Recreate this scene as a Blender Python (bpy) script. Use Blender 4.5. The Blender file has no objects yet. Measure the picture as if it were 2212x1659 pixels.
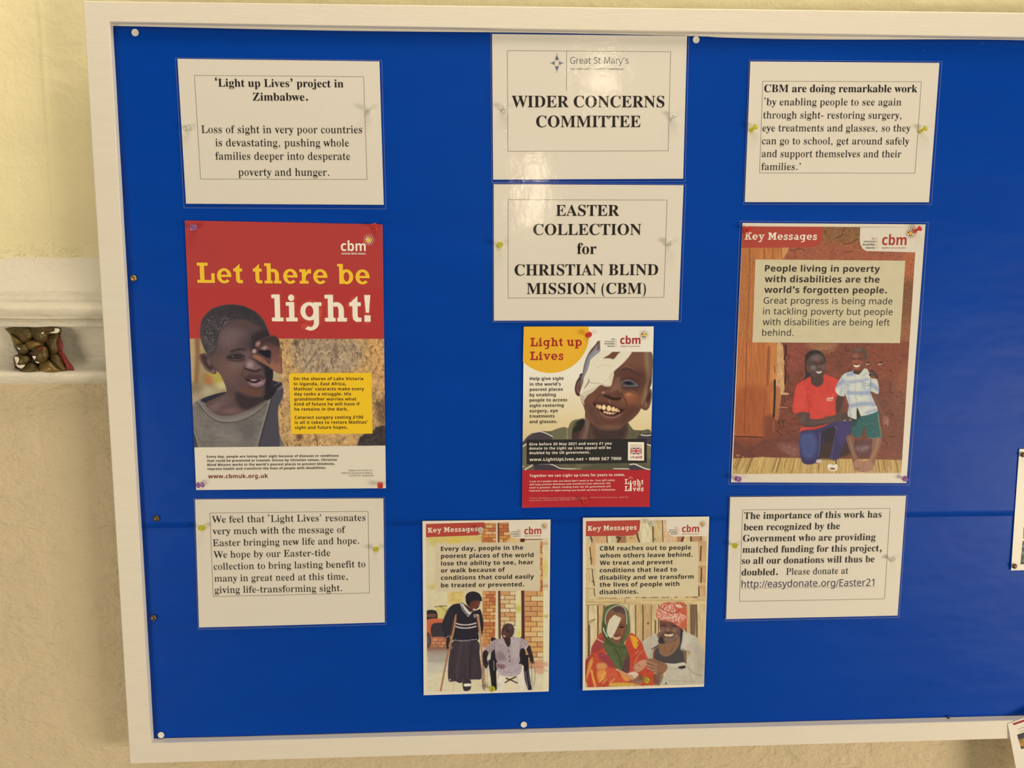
import bpy, math
import numpy as np
from mathutils import Matrix, Vector

# ================================================================ camera, light, exposure
FPX, YAW, PITCH, ROLL = 1729.517, -.0532006, -.1290973, .0026629
CAM = np.array([-.0731203, -1.2616471, .1640545])
Z0 = 1.45                                        # height of the board's middle above the floor
def _rz(a): return np.array([[math.cos(a), -math.sin(a), 0], [math.sin(a), math.cos(a), 0], [0, 0, 1]])
def _rx(a): return np.array([[1, 0, 0], [0, math.cos(a), -math.sin(a)], [0, math.sin(a), math.cos(a)]])
ROT = _rz(YAW) @ _rx(math.pi / 2 + PITCH) @ _rz(ROLL)
CAM = CAM + np.array([0, 0, Z0])
scene = bpy.context.scene
COL = scene.collection
cd = bpy.data.cameras.new('camera'); cam = bpy.data.objects.new('camera', cd); COL.objects.link(cam)
cd.sensor_width = 36; cd.lens = FPX / 2212 * 36; cd.clip_start = .02
cam.matrix_world = Matrix([list(ROT[i]) + [CAM[i]] for i in range(3)] + [[0, 0, 0, 1]])
scene.camera = cam

WARM = (1.0, .835, .588)
world = bpy.data.worlds.new('church_interior'); scene.world = world; world.use_nodes = True
bg = world.node_tree.nodes['Background']; bg.inputs[0].default_value = (*WARM, 1); bg.inputs[1].default_value = .13
def area(name, loc, aim, sx, sy, power, col=WARM):
    l = bpy.data.lights.new(name, 'AREA'); l.shape = 'RECTANGLE'; l.size = sx; l.size_y = sy; l.energy = power; l.color = col
    o = bpy.data.objects.new(name, l); COL.objects.link(o); o.location = loc
    o.rotation_euler = (Vector(aim) - Vector(loc)).to_track_quat('-Z', 'Y').to_euler(); return o
area('ceiling_light', (.35, -.50, Z0 + 1.8), (.1, .05, Z0 - .1), 1.8, .4, 26)
area('hall_light', (.5, -3.0, Z0 + 2.1), (.1, 0, Z0 - .3), 2.0, .9, 7)
area('low_right_fill', (3.5, -2.6, Z0 - .95), (.3, 0, Z0 - .7), 1.8, 1.0, 118)  # unseen fill added low on the right to brighten the lower board
area('low_left_fill', (-2.5, -2.5, Z0 - .90), (-.2, 0, Z0 - .7), 1.4, 1.0, 37)  # weaker unseen fill, added low on the left
area('left_wall_lamp', (-.98, -.13, Z0 + 1.0), (-.9, .05, Z0 - .1), .4, .1, 1.6)
area('wall_lamp_a', (.27, -3.05, Z0 + .62), (.1, 0, Z0 + .3), .10, .36, 2.8)
area('wall_lamp_b', (.62, -3.05, Z0 + 1.20), (.1, 0, Z0 + .3), .12, .14, 1.3)
scene.view_settings.view_transform = 'Standard'; scene.view_settings.look = 'None'
scene.view_settings.gamma = 1; scene.view_settings.use_curve_mapping = False; scene.view_settings.exposure = -.11

# ---------------------------------------------------------------- printed pictures
def lin(c):
    c = np.asarray(c, float) / 255.0
    return np.where(c <= 0.04045, c / 12.92, ((c + 0.055) / 1.055) ** 2.4)

def smooth_path(pts, n=5, closed=True):
    P = np.asarray(pts, float); m = len(P); out = []
    for i in range(m if closed else m - 1):
        if closed: a, b, c, d = P[i - 1], P[i], P[(i + 1) % m], P[(i + 2) % m]
        else: a, b, c, d = P[max(i - 1, 0)], P[i], P[i + 1], P[min(i + 2, m - 1)]
        for t in np.arange(n) / n:
            out.append(.5 * (2 * b + (c - a) * t + (2 * a - 5 * b + 4 * c - d) * t * t + (3 * b - a - 3 * c + d) * t ** 3))
    if not closed: out.append(P[-1])
    return np.array(out)

def vnoise(x, y, seed=0):
    xi = np.floor(x).astype(np.int64); yi = np.floor(y).astype(np.int64)
    fx = x - xi; fy = y - yi; fx = fx * fx * (3 - 2 * fx); fy = fy * fy * (3 - 2 * fy)
    def h(a, b):
        n = (a * 374761393 + b * 668265263 + seed * 974634777) & 0xffffffff
        n = ((n ^ (n >> 13)) * 1274126177) & 0xffffffff
        return ((n ^ (n >> 16)) & 0xffff) / 65535.0
    return (h(xi, yi) * (1 - fx) + h(xi + 1, yi) * fx) * (1 - fy) + (h(xi, yi + 1) * (1 - fx) + h(xi + 1, yi + 1) * fx) * fy

def fbm(x, y, seed=0, o=3):
    s = 0; a = .5; t = 0
    for i in range(o):
        s = s + a * vnoise(x, y, seed + i); t += a; x = x * 2.03 + 7.1; y = y * 2.03 + 3.7; a *= .55
    return s / t

class Paint:
    """Colours the points of a print. X, Y say where each point lies on the sheet; coordinates given to the ops go through (ox, oy, s)."""
    def __init__(self, X, Y, base):
        self.X = X; self.Y = Y; self.C = np.empty((len(X), 3)); self.C[:] = base; self.o = (0, 0, 1); self.M = None
    def at(self, ox, oy, s): self.o = (ox, oy, s); return self
    def _w(self, pts): return np.asarray(pts, float) * self.o[2] + np.array(self.o[:2])
    def _box(self, P, m):
        return np.nonzero((self.X > P[:, 0].min() - m) & (self.X < P[:, 0].max() + m) & (self.Y > P[:, 1].min() - m) & (self.Y < P[:, 1].max() + m))[0]
    def _segd(self, x, y, P, closed):
        d = np.full(len(x), 1e9); ins = np.zeros(len(x), bool); m = len(P)
        for i in range(m if closed else m - 1):
            ax, ay = P[i]; bx, by = P[(i + 1) % m]; ex, ey = bx - ax, by - ay
            L = ex * ex + ey * ey + 1e-12
            t = np.clip(((x - ax) * ex + (y - ay) * ey) / L, 0, 1)
            d = np.minimum(d, (x - ax - t * ex) ** 2 + (y - ay - t * ey) ** 2)
            if closed and ay != by:
                c = (ay > y) != (by > y)
                ins ^= c & (x < ex * (y - ay) / (by - ay) + ax)
        return np.sqrt(d), ins
    def clip(self, pts=None):
        """later ops stay inside this outline"""
        self.M = None
        if pts is None: return
        P = smooth_path(self._w(pts)); idx = self._box(P, 1); self.M = np.zeros(len(self.X))
        d, ins = self._segd(self.X[idx], self.Y[idx], P, True); self.M[idx] = np.clip(.5 + np.where(ins, d, -d), 0, 1)
    def _put(self, idx, a, col):
        if self.M is not None: a = a * self.M[idx]
        col = np.asarray(col, float)
        self.C[idx] = self.C[idx] * (1 - a[:, None]) + (col if col.ndim == 2 else col[None]) * a[:, None]
    def poly(self, pts, col, blur=3, alpha=1., hard=False, noise=None):
        s = self.o[2]; P = self._w(pts)
        if not hard: P = smooth_path(P)
        b = max(blur * s, .45); idx = self._box(P, b * 2)
        if not len(idx): return
        d, ins = self._segd(self.X[idx], self.Y[idx], P, True)
        sd = np.where(ins, d, -d); a = np.clip(.5 + sd / (2 * b), 0, 1); a = a * a * (3 - 2 * a) * alpha
        if noise is not None:
            sx, sy, amp, seed = noise
            n = fbm(self.X[idx] / sx, self.Y[idx] / sy, seed) - .5
            col = np.clip(np.asarray(col, float)[None] * (1 + n[:, None] * amp * 2), 0, 255)
        self._put(idx, a, col)
    def ell(self, cx, cy, rx, ry, col, blur=.5, alpha=1., ang=0):
        s = self.o[2]; c = self._w([(cx, cy)])[0]; rx, ry = rx * s, ry * s; R = max(rx, ry) * (1 + blur) + 1
        idx = np.nonzero((abs(self.X - c[0]) < R) & (abs(self.Y - c[1]) < R))[0]
        if not len(idx): return
        t = np.radians(ang); x = self.X[idx] - c[0]; y = self.Y[idx] - c[1]
        u = (x * np.cos(t) + y * np.sin(t)) / rx; v = (-x * np.sin(t) + y * np.cos(t)) / ry
        r = np.sqrt(u * u + v * v); a = np.clip((1 + blur - r) / (2 * blur + 1e-6), 0, 1); a = a * a * (3 - 2 * a) * alpha
        self._put(idx, a, col)
    def line(self, pts, w, col, blur=2, alpha=1., hard=False):
        s = self.o[2]; P = self._w(pts)
        if not hard: P = smooth_path(P, 4, False)
        b = max(blur * s, .4); w = w * s / 2; idx = self._box(P, w + b * 2)
        if not len(idx): return
        d, _ = self._segd(self.X[idx], self.Y[idx], P, False)
        a = np.clip(.5 + (w - d) / (2 * b), 0, 1); a = a * a * (3 - 2 * a) * alpha
        self._put(idx, a, col)
    def speck(self, pts, col, sc, thr, amt, seed, stretch=1., soft=.08):
        """small noise flecks of one colour inside a region"""
        P = smooth_path(self._w(pts)); idx = self._box(P, 1)
        if not len(idx): return
        d, ins = self._segd(self.X[idx], self.Y[idx], P, True)
        n = fbm(self.X[idx] / sc, self.Y[idx] / (sc * stretch), seed, 2)
        a = np.clip((n - thr) / soft, 0, 1) * ins * np.clip(d / 3, 0, 1) * amt
        self._put(idx, a, col)
    def grain(self, sc, amp, seed=5):
        n = fbm(self.X / sc, self.Y / sc, seed, 2) - .5
        self.C = np.clip(self.C * (1 + 2 * amp * n[:, None]), 0, 255)

# ================================================================ helpers
def B(px, y=0.):
    """points of the photograph -> where they lie on the vertical plane at depth y"""
    px = np.atleast_2d(np.asarray(px, float))
    d = np.stack([(px[:, 0] - 1106) / FPX, -(px[:, 1] - 829.5) / FPX, -np.ones(len(px))], 1) @ ROT.T
    return CAM + d * ((y - CAM[1]) / d[:, 1])[:, None]

def tag(o, label=None, cat=None, group=None, kind=None):
    for k, v in (('label', label), ('category', cat), ('group', group), ('kind', kind)):
        if v: o[k] = v
    return o
def empty(name, loc, label, cat, group=None):
    o = bpy.data.objects.new(name, None); COL.objects.link(o); o.location = loc; o.empty_display_size = .02
    return tag(o, label, cat, group)
def link(name, me, parent=None, mat=None):
    o = bpy.data.objects.new(name, me); COL.objects.link(o)
    if mat and not me.materials: me.materials.append(mat)
    if parent is not None:
        o.parent = parent; o.matrix_parent_inverse = Matrix.Translation(-Vector(parent.location))
    return o
def mesh(name, verts, faces, parent=None, mat=None, smooth=False):
    me = bpy.data.meshes.new(name)
    me.from_pydata([tuple(v) for v in verts], [], [tuple(f) for f in faces]); me.update()
    if smooth: me.shade_smooth()
    return link(name, me, parent, mat)
def fast(name, V, F, k, parent, mat, colour=None, smooth=True):
    """numpy arrays -> mesh; F is (n, k)"""
    me = bpy.data.meshes.new(name); n = len(F)
    me.vertices.add(len(V)); me.vertices.foreach_set('co', np.asarray(V, np.float32).ravel())
    me.loops.add(n * k); me.loops.foreach_set('vertex_index', np.asarray(F, np.int32).ravel())
    me.polygons.add(n); me.polygons.foreach_set('loop_start', np.arange(0, n * k, k, dtype=np.int32))
    if colour is not None:
        a = me.color_attributes.new('print', 'FLOAT_COLOR', 'POINT')
        a.data.foreach_set('color', np.hstack([colour, np.ones((len(colour), 1))]).astype(np.float32).ravel())
    me.update(calc_edges=True)
    if smooth: me.shade_smooth()
    return link(name, me, parent, mat)

# ---------------------------------------------------------------- materials
WREF = None
def lin1(c): return lin(c)
def ink(c):
    """colour of a surface that looks like c (0-255) in the hall's warm light"""
    return tuple(np.clip(lin(c) / lin((224, 207, 177)) * .80, 0, .92))
def nodes(name):
    m = bpy.data.materials.new(name); m.use_nodes = True; nt = m.node_tree
    return m, nt, nt.nodes['Principled BSDF']
def N(nt, t, **kw):
    n = nt.nodes.new(t)
    for k, v in kw.items():
        if k in n.inputs: n.inputs[k].default_value = v
        else: setattr(n, k, v)
    return n
def coords(nt, scale=(1, 1, 1)):
    tc = N(nt, 'ShaderNodeTexCoord'); mp = N(nt, 'ShaderNodeMapping'); mp.inputs['Scale'].default_value = scale
    nt.links.new(tc.outputs['Object'], mp.inputs['Vector']); return mp.outputs['Vector']
def matte(name, col, rough=.6, spec=.3, noise=(300, .04), bump=None, metal=0., stretch=(1, 1, 1)):
    m, nt, p = nodes(name)
    p.inputs['Roughness'].default_value = rough; p.inputs['Specular IOR Level'].default_value = spec; p.inputs['Metallic'].default_value = metal
    v = coords(nt, stretch)
    n = N(nt, 'ShaderNodeTexNoise', Scale=float(noise[0]), Detail=3.); nt.links.new(v, n.inputs['Vector'])
    r = N(nt, 'ShaderNodeMapRange'); r.inputs['To Min'].default_value = 1 - noise[1] * 2; r.inputs['To Max'].default_value = 1 + noise[1] * 2
    nt.links.new(n.outputs['Fac'], r.inputs['Value'])
    x = N(nt, 'ShaderNodeVectorMath', operation='SCALE'); x.inputs[0].default_value = col; nt.links.new(r.outputs[0], x.inputs['Scale'])
    nt.links.new(x.outputs[0], p.inputs['Base Color'])
    if bump:
        b = N(nt, 'ShaderNodeBump', Strength=bump[1], Distance=bump[2]); q = N(nt, 'ShaderNodeTexNoise', Scale=float(bump[0]), Detail=5.)
        nt.links.new(v, q.inputs['Vector']); nt.links.new(q.outputs['Fac'], b.inputs['Height']); nt.links.new(b.outputs[0], p.inputs['Normal'])
    return m
_inks = {}
def inkmat(c, rough=.5, spec=.35):
    k = (tuple(c), rough)
    if k not in _inks: _inks[k] = matte('printed_ink_%02x%02x%02x' % tuple(int(v) for v in c), ink(c), rough, spec, (500, .02))
    return _inks[k]
PAPER = matte('copier_paper', (.81, .81, .81), .55, .3, (900, .012), (1200, .05, .0002))
POSTER = matte('poster_paper', (.80, .80, .79), .38, .4, (900, .01))
def print_mat():
    m, nt, p = nodes('picture_print'); a = N(nt, 'ShaderNodeAttribute', attribute_name='print')
    n = N(nt, 'ShaderNodeTexNoise', Scale=900., Detail=2.); nt.links.new(coords(nt), n.inputs['Vector'])
    r = N(nt, 'ShaderNodeMapRange'); r.inputs['To Min'].default_value = .95; r.inputs['To Max'].default_value = 1.05; nt.links.new(n.outputs['Fac'], r.inputs['Value'])
    x = N(nt, 'ShaderNodeVectorMath', operation='SCALE'); nt.links.new(a.outputs['Color'], x.inputs[0]); nt.links.new(r.outputs[0], x.inputs['Scale'])
    nt.links.new(x.outputs[0], p.inputs['Base Color']); p.inputs['Roughness'].default_value = .45; p.inputs['Specular IOR Level'].default_value = .3
    return m
PRINT = print_mat()
def film_mat():
    """clear laminating film: mostly see-through, a little gloss broken up by an uneven surface"""
    m, nt, p = nodes('laminating_film'); nt.nodes.remove(p); out = nt.nodes['Material Output']
    t = N(nt, 'ShaderNodeBsdfTransparent'); g = N(nt, 'ShaderNodeBsdfGlossy', Roughness=.07); mix = N(nt, 'ShaderNodeMixShader')
    fr = N(nt, 'ShaderNodeFresnel'); ge = N(nt, 'ShaderNodeNewGeometry'); io = N(nt, 'ShaderNodeMapRange')   # same reflectance from either side
    io.inputs['To Min'].default_value = 1.42; io.inputs['To Max'].default_value = 1 / 1.42; nt.links.new(ge.outputs['Backfacing'], io.inputs['Value']); nt.links.new(io.outputs[0], fr.inputs['IOR'])
    v = coords(nt); q = N(nt, 'ShaderNodeTexNoise', Scale=190., Detail=3., Roughness=.55); nt.links.new(v, q.inputs['Vector'])
    q2 = N(nt, 'ShaderNodeTexNoise', Scale=14., Detail=2.); nt.links.new(v, q2.inputs['Vector'])
    b = N(nt, 'ShaderNodeBump', Strength=.5, Distance=.00022); nt.links.new(q.outputs['Fac'], b.inputs['Height'])
    b2 = N(nt, 'ShaderNodeBump', Strength=.35, Distance=.0025); nt.links.new(q2.outputs['Fac'], b2.inputs['Height']); nt.links.new(b2.outputs[0], b.inputs['Normal'])
    nt.links.new(b.outputs[0], g.inputs['Normal']); nt.links.new(fr.outputs[0], mix.inputs[0]); nt.links.new(t.outputs[0], mix.inputs[1]); nt.links.new(g.outputs[0], mix.inputs[2])
    nt.links.new(mix.outputs[0], out.inputs['Surface']); return m
FILM = film_mat()
def film_edge_mat():
    m, nt, p = nodes('film_edge'); out = nt.nodes['Material Output']; t = N(nt, 'ShaderNodeBsdfTransparent'); mix = N(nt, 'ShaderNodeMixShader'); mix.inputs[0].default_value = .16
    p.inputs['Base Color'].default_value = (.7, .72, .75, 1); p.inputs['Roughness'].default_value = .2
    nt.links.new(t.outputs[0], mix.inputs[1]); nt.links.new(p.outputs[0], mix.inputs[2]); nt.links.new(mix.outputs[0], out.inputs['Surface']); return m
FILMEDGE = film_edge_mat()
def plastic(name, col):
    m, nt, p = nodes(name); p.inputs['Base Color'].default_value = (*col, 1); p.inputs['Roughness'].default_value = .08
    p.inputs['Transmission Weight'].default_value = .7; p.inputs['IOR'].default_value = 1.45
    n = N(nt, 'ShaderNodeTexNoise', Scale=400.); nt.links.new(coords(nt), n.inputs['Vector'])
    r = N(nt, 'ShaderNodeMapRange'); r.inputs['To Min'].default_value = .05; r.inputs['To Max'].default_value = .16; nt.links.new(n.outputs['Fac'], r.inputs['Value']); nt.links.new(r.outputs[0], p.inputs['Roughness'])
    return m
PIN = {'clear': plastic('clear_plastic', (.93, .95, .93)), 'yellow': plastic('yellow_plastic', (.80, .80, .10)), 'red': plastic('red_plastic', (.85, .10, .08)), 'purple': plastic('purple_plastic', (.52, .28, .72))}
STEEL = matte('steel', (.6, .6, .58), .3, .5, (300, .05), metal=1.)
BRASS = matte('aged_brass', (.42, .28, .10), .35, .5, (400, .2), metal=.9)
DARKBRASS = matte('tarnished_brass', (.16, .11, .06), .4, .5, (400, .25), metal=.7)
TACKWHITE = matte('white_enamel', (.82, .82, .80), .3, .5, (300, .02))
# ================================================================ the setting
def wall_mat(name, col, bs, strength, dist, stretch, noise=.05, rough=.75, cracks=False):
    m, nt, p = nodes(name); p.inputs['Roughness'].default_value = rough; p.inputs['Specular IOR Level'].default_value = .105
    v = coords(nt, stretch)
    a = N(nt, 'ShaderNodeTexNoise', Scale=bs, Detail=6., Roughness=.6); nt.links.new(v, a.inputs['Vector'])
    b = N(nt, 'ShaderNodeTexNoise', Scale=bs * .18, Detail=4., Distortion=.6); nt.links.new(v, b.inputs['Vector'])
    add = N(nt, 'ShaderNodeMath', operation='MULTIPLY_ADD'); nt.links.new(b.outputs['Fac'], add.inputs[0]); add.inputs[1].default_value = 2.2; nt.links.new(a.outputs['Fac'], add.inputs[2])
    bp = N(nt, 'ShaderNodeBump', Strength=strength, Distance=dist); nt.links.new(add.outputs[0], bp.inputs['Height']); nt.links.new(bp.outputs[0], p.inputs['Normal'])
    c = N(nt, 'ShaderNodeTexNoise', Scale=9., Detail=5.); nt.links.new(coords(nt), c.inputs['Vector'])
    r = N(nt, 'ShaderNodeMapRange'); r.inputs['From Min'].default_value = .3; r.inputs['From Max'].default_value = .7; r.inputs['To Min'].default_value = 1 - noise; r.inputs['To Max'].default_value = 1 + noise; nt.links.new(c.outputs['Fac'], r.inputs['Value'])
    x = N(nt, 'ShaderNodeVectorMath', operation='SCALE'); x.inputs[0].default_value = col; nt.links.new(r.outputs[0], x.inputs['Scale']); last = x.outputs[0]
    if cracks:   # flaked, browned plaster just above the ledge
        g = N(nt, 'ShaderNodeSeparateXYZ'); nt.links.new(coords(nt), g.inputs[0])
        w = N(nt, 'ShaderNodeTexNoise', Scale=24., Detail=6., Roughness=.7, Distortion=1.2); nt.links.new(coords(nt, (1, 1, 2.6)), w.inputs['Vector'])
        k = N(nt, 'ShaderNodeMath', operation='SUBTRACT'); nt.links.new(w.outputs['Fac'], k.inputs[0]); k.inputs[1].default_value = .5
        ab = N(nt, 'ShaderNodeMath', operation='ABSOLUTE'); nt.links.new(k.outputs[0], ab.inputs[0])
        th = N(nt, 'ShaderNodeMapRange'); th.inputs['From Min'].default_value = .0; th.inputs['From Max'].default_value = .012; th.inputs['To Min'].default_value = 1; th.inputs['To Max'].default_value = 0; nt.links.new(ab.outputs[0], th.inputs['Value'])
        hz = N(nt, 'ShaderNodeMapRange'); hz.inputs['From Min'].default_value = LEDGE_Z; hz.inputs['From Max'].default_value = LEDGE_Z + .035; hz.inputs['To Min'].default_value = .75; hz.inputs['To Max'].default_value = .0; nt.links.new(g.outputs['Z'], hz.inputs['Value'])
        ml = N(nt, 'ShaderNodeMath', operation='MULTIPLY'); nt.links.new(th.outputs[0], ml.inputs[0]); nt.links.new(hz.outputs[0], ml.inputs[1])
        mx = N(nt, 'ShaderNodeMix', data_type='RGBA'); nt.links.new(ml.outputs[0], mx.inputs['Factor']); nt.links.new(last, mx.inputs['A']); mx.inputs['B'].default_value = (.25, .17, .08, 1); last = mx.outputs['Result']
    nt.links.new(last, p.inputs['Base Color']); return m
LEDGE_Z = B([(100, 555)], .055)[0, 2]
UPPER = wall_mat('cream_limewash', (.86, .805, .55), 60., .5, .004, (1, 1, 1), .04, cracks=True)
LOWER = wall_mat('rough_painted_plaster', (.78, .68, .50), 80., 1., .006, (1, 1, 1.7), .03)
STONE = wall_mat('painted_stone', (.85, .83, .76), 60., .8, .005, (1, 1, 2.5), .03, .6)

def sweep(name, prof, xs, mat, rough=0., seed=1):
    """profile points (z, y) carried along x"""
    prof = np.array(prof); V = []
    for x in xs:
        j = (fbm(np.full(len(prof), x) / .03, prof[:, 0] / .02, seed) - .5) * rough
        j2 = (fbm(np.full(len(prof), x) / .05 + 9, prof[:, 0] / .03, seed + 5) - .5) * rough
        V.append(np.stack([np.full(len(prof), x), prof[:, 1] + j, prof[:, 0] + j2], 1))
    V = np.vstack(V); k = len(prof); F = []
    for i in range(len(xs) - 1):
        for j in range(k - 1): a = i * k + j; F.append((a, a + k, a + k + 1, a + 1))
    return fast(name, V, np.array(F), 4, None, mat)
XS = np.concatenate([np.arange(-1.9, -.95, .03), np.arange(-.95, -.55, .004), np.arange(-.55, 2.0, .05)])
def zz(py, y): return B([(100, py)], y)[0, 2]
# lower wall
xs = np.linspace(-1.9, 2., 80); zs = np.linspace(0, zz(826, .044), 60); X, Z = np.meshgrid(xs, zs); X = X.ravel(); Z = Z.ravel()
i = np.arange(59)[:, None] * 80 + np.arange(79)[None]; i = i.ravel(); QF = np.stack([i, i + 1, i + 81, i + 80], 1)
tag(fast('wall_lower', np.stack([X, .044 + (fbm(X / .12, Z / .12, 3) - .5) * .008, Z], 1), QF, 4, None, LOWER), 'rough beige plaster wall below the stone moulding', kind='structure')
# upper wall, with its soft arris and the splayed face at the far left
k0 = B([(40, 300)], .055)[0, 0]; ka = B([(104, 300)], .055)[0, 0]
xu = np.concatenate([np.linspace(-1.9, k0 - .03, 12), np.linspace(k0 - .028, ka + .03, 40), np.linspace(ka + .035, 2., 30)]); zu = np.linspace(LEDGE_Z - .03, 3.4, 70)
X, Z = np.meshgrid(xu, zu); X = X.ravel(); Z = Z.ravel(); nu = len(xu)
y = np.full(len(X), .055) - np.clip(k0 - X, 0, .2) * .03 - .0022 * np.exp(-((X - ka - .012 * (fbm(Z / .2, Z * 0, 4) - .5)) / .003) ** 2) + (fbm(X / .2, Z / .2, 8) - .5) * .006
i = np.arange(69)[:, None] * nu + np.arange(nu - 1)[None]; i = i.ravel()
tag(fast('wall_upper', np.stack([X, y, Z], 1), np.stack([i, i + 1, i + nu + 1, i + nu], 1), 4, None, UPPER), 'cream limewashed wall above the stone moulding', kind='structure')
# moulded string course
def prof(pts): return [(zz(a, b), b) for a, b in pts]
PR = prof([(548, .062), (556, .056), (570, .050), (600, .036), (626, .024), (631, .0215), (633, .0225), (636, .0240), (650, .0240), (653, .0220), (655, .0160), (659, .0090), (664, .0060), (669, .0055), (674, .0075), (679, .0120), (683, .0190), (686, .0290), (689, .0300), (691, .0290), (693, .0215), (699, .0205), (704, .0205), (706, .024), (707, .036),
          (712, .045), (725, .051), (745, .053), (770, .051), (785, .047), (795, .040), (799, .034), (800, .0270), (804, .0195), (810, .0160), (816, .0165), (821, .0205), (825, .0280), (828, .037), (831, .048)])
tag(sweep('trim_1', PR[::-1], XS, STONE, .0022, 3), 'painted stone moulding running along the wall behind the board', kind='structure')
xs = np.linspace(-1.9, 2., 5); ys = np.linspace(-4.5, .06, 5); X, Y = np.meshgrid(xs * 1.6, ys); i = (np.arange(4)[:, None] * 5 + np.arange(4)[None]).ravel()
tag(fast('floor', np.stack([X.ravel(), Y.ravel(), X.ravel() * 0], 1), np.stack([i, i + 1, i + 6, i + 5], 1), 4, None, matte('pale_stone_floor', (.42, .40, .36), .6, .3, (20, .2))), 'pale stone floor', kind='structure')

# gilded square flower set in the hollow of the moulding
GOLD = matte('worn_gilding', (.115, .082, .03), .40, .5, (120, .28), (260, .5, .002), metal=.35)
GOLD2 = matte('lit_gilding', (.21, .145, .045), .36, .5, (120, .2), (260, .4, .002), metal=.35)  # same gilding made brighter: light on some petals put into the colour
REDP = matte('old_red_paint', (.22, .03, .026), .5, .4, (90, .3), (260, .4, .002))
CHIP = matte('bare_white_plaster', (.80, .78, .70), .8, .2, (90, .05))
fo = (0, 690, 260 / 2212)
def fpt(x, y, d): return B([(x * fo[2] + fo[0], y * fo[2] + fo[1])], d)[0]
fr = empty('flower_boss', tuple(fpt(700, 1000, .03)), 'chipped gilded square flower with red edges set in the wall moulding', 'carving')
def lump(name, pts, base, height, mat, label=None, smooth=2):
    P = smooth_path(pts, smooth); c = P.mean(0); n = len(P); V = []; F = []
    prof = ((1., 0), (.98, .40), (.90, .58), (.55, .84), (.2, 1.0))
    for s, h in prof:
        for q in P: u = c + (q - c) * s; V.append(fpt(u[0], u[1], base - height * h))
    V.append(fpt(c[0], c[1], base - height * 1.02))
    for r in range(len(prof) - 1):
        for j in range(n): a = r * n + j; b = r * n + (j + 1) % n; F.append((a, b, b + n, a + n))
    F += [((len(prof) - 1) * n + j, (len(prof) - 1) * n + (j + 1) % n, len(V) - 1) for j in range(n)]
    V = np.array(V)
    return tag(mesh(name, V, F, fr, mat, True), label)
BROWN = matte('dark_bronze_paint', (.055, .038, .02), .5, .4, (120, .3), (260, .4, .002))
lump('ground', [(105, 165), (400, 150), (800, 155), (1125, 155), (1110, 300), (1155, 480), (1135, 570), (1270, 770), (1365, 915), (1300, 990), (800, 1005), (330, 1000), (260, 840), (250, 690), (330, 630), (290, 560), (250, 470), (180, 270)], .048, .020, BROWN, 'dark bronze ground')
for pts in ([(1010, 330), (1095, 190), (1118, 160), (1112, 300), (1158, 470), (1140, 560), (1060, 620), (990, 600), (1050, 480)], [(1060, 620), (1140, 570), (1270, 770), (1368, 915), (1300, 992), (1180, 985), (1220, 900), (1130, 760)]):
    lump('red_side', pts, .031, .006, REDP, 'dull red painted side')
for nm, pts, mt, h in (('petal', [(115, 172), (340, 160), (545, 175), (590, 290), (510, 405), (400, 412), (300, 310), (190, 240)], GOLD, .014), ('petal', [(570, 170), (820, 150), (1090, 165), (1080, 250), (900, 280), (870, 400), (720, 425), (620, 330)], GOLD, .015),
                       ('petal', [(190, 265), (300, 330), (405, 425), (380, 450), (275, 470), (230, 370)], GOLD2, .012), ('petal', [(470, 445), (600, 385), (790, 455), (650, 545), (520, 540)], GOLD2, .017),
                       ('petal', [(900, 285), (1070, 250), (1060, 400), (1060, 590), (930, 630), (860, 470)], GOLD, .013), ('petal', [(910, 650), (1060, 650), (1150, 790), (1220, 960), (1130, 955), (970, 790)], GOLD, .012),
                       ('petal', [(750, 790), (900, 760), (1060, 890), (1160, 985), (950, 1000), (740, 995)], GOLD2, .014), ('petal', [(345, 990), (420, 870), (560, 795), (680, 860), (725, 995), (500, 1000)], GOLD, .013),
                       ('petal', [(290, 480), (440, 440), (545, 560), (430, 645), (360, 570)], GOLD, .013), ('petal', [(262, 680), (380, 650), (550, 690), (520, 790), (400, 895), (280, 820)], GOLD, .012)):
    pc = np.mean(pts, 0); lump(nm, [tuple(pc + (np.array(q) - pc) * 1.10) for q in pts], .031, h, mt)
lump('centre', [(640, 540), (760, 480), (860, 510), (895, 640), (870, 740), (760, 800), (650, 760), (600, 650)], .024, .014, GOLD)
lump('red_fleck', [(690, 545), (800, 500), (790, 540), (720, 575)], .0125, .002, REDP, 'fleck of bright red paint')
for pts, b in (([(262, 690), (335, 695), (350, 740), (330, 800), (300, 810)], .019), ([(285, 815), (350, 840), (465, 835), (400, 900), (330, 880)], .019), ([(590, 675), (665, 680), (630, 738)], .0115), ([(320, 520), (350, 520), (375, 552), (335, 545)], .018), ([(1000, 165), (1080, 170), (1095, 210), (1040, 255), (900, 245), (1000, 215)], .016), ([(750, 250), (810, 230), (790, 270)], .0155), ([(640, 770), (730, 790), (690, 808)], .014)):
    lump('bare_chip', pts, b, .0012, CHIP, 'white chip where the gilding has flaked off')
tag(fr, group=None)

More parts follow.
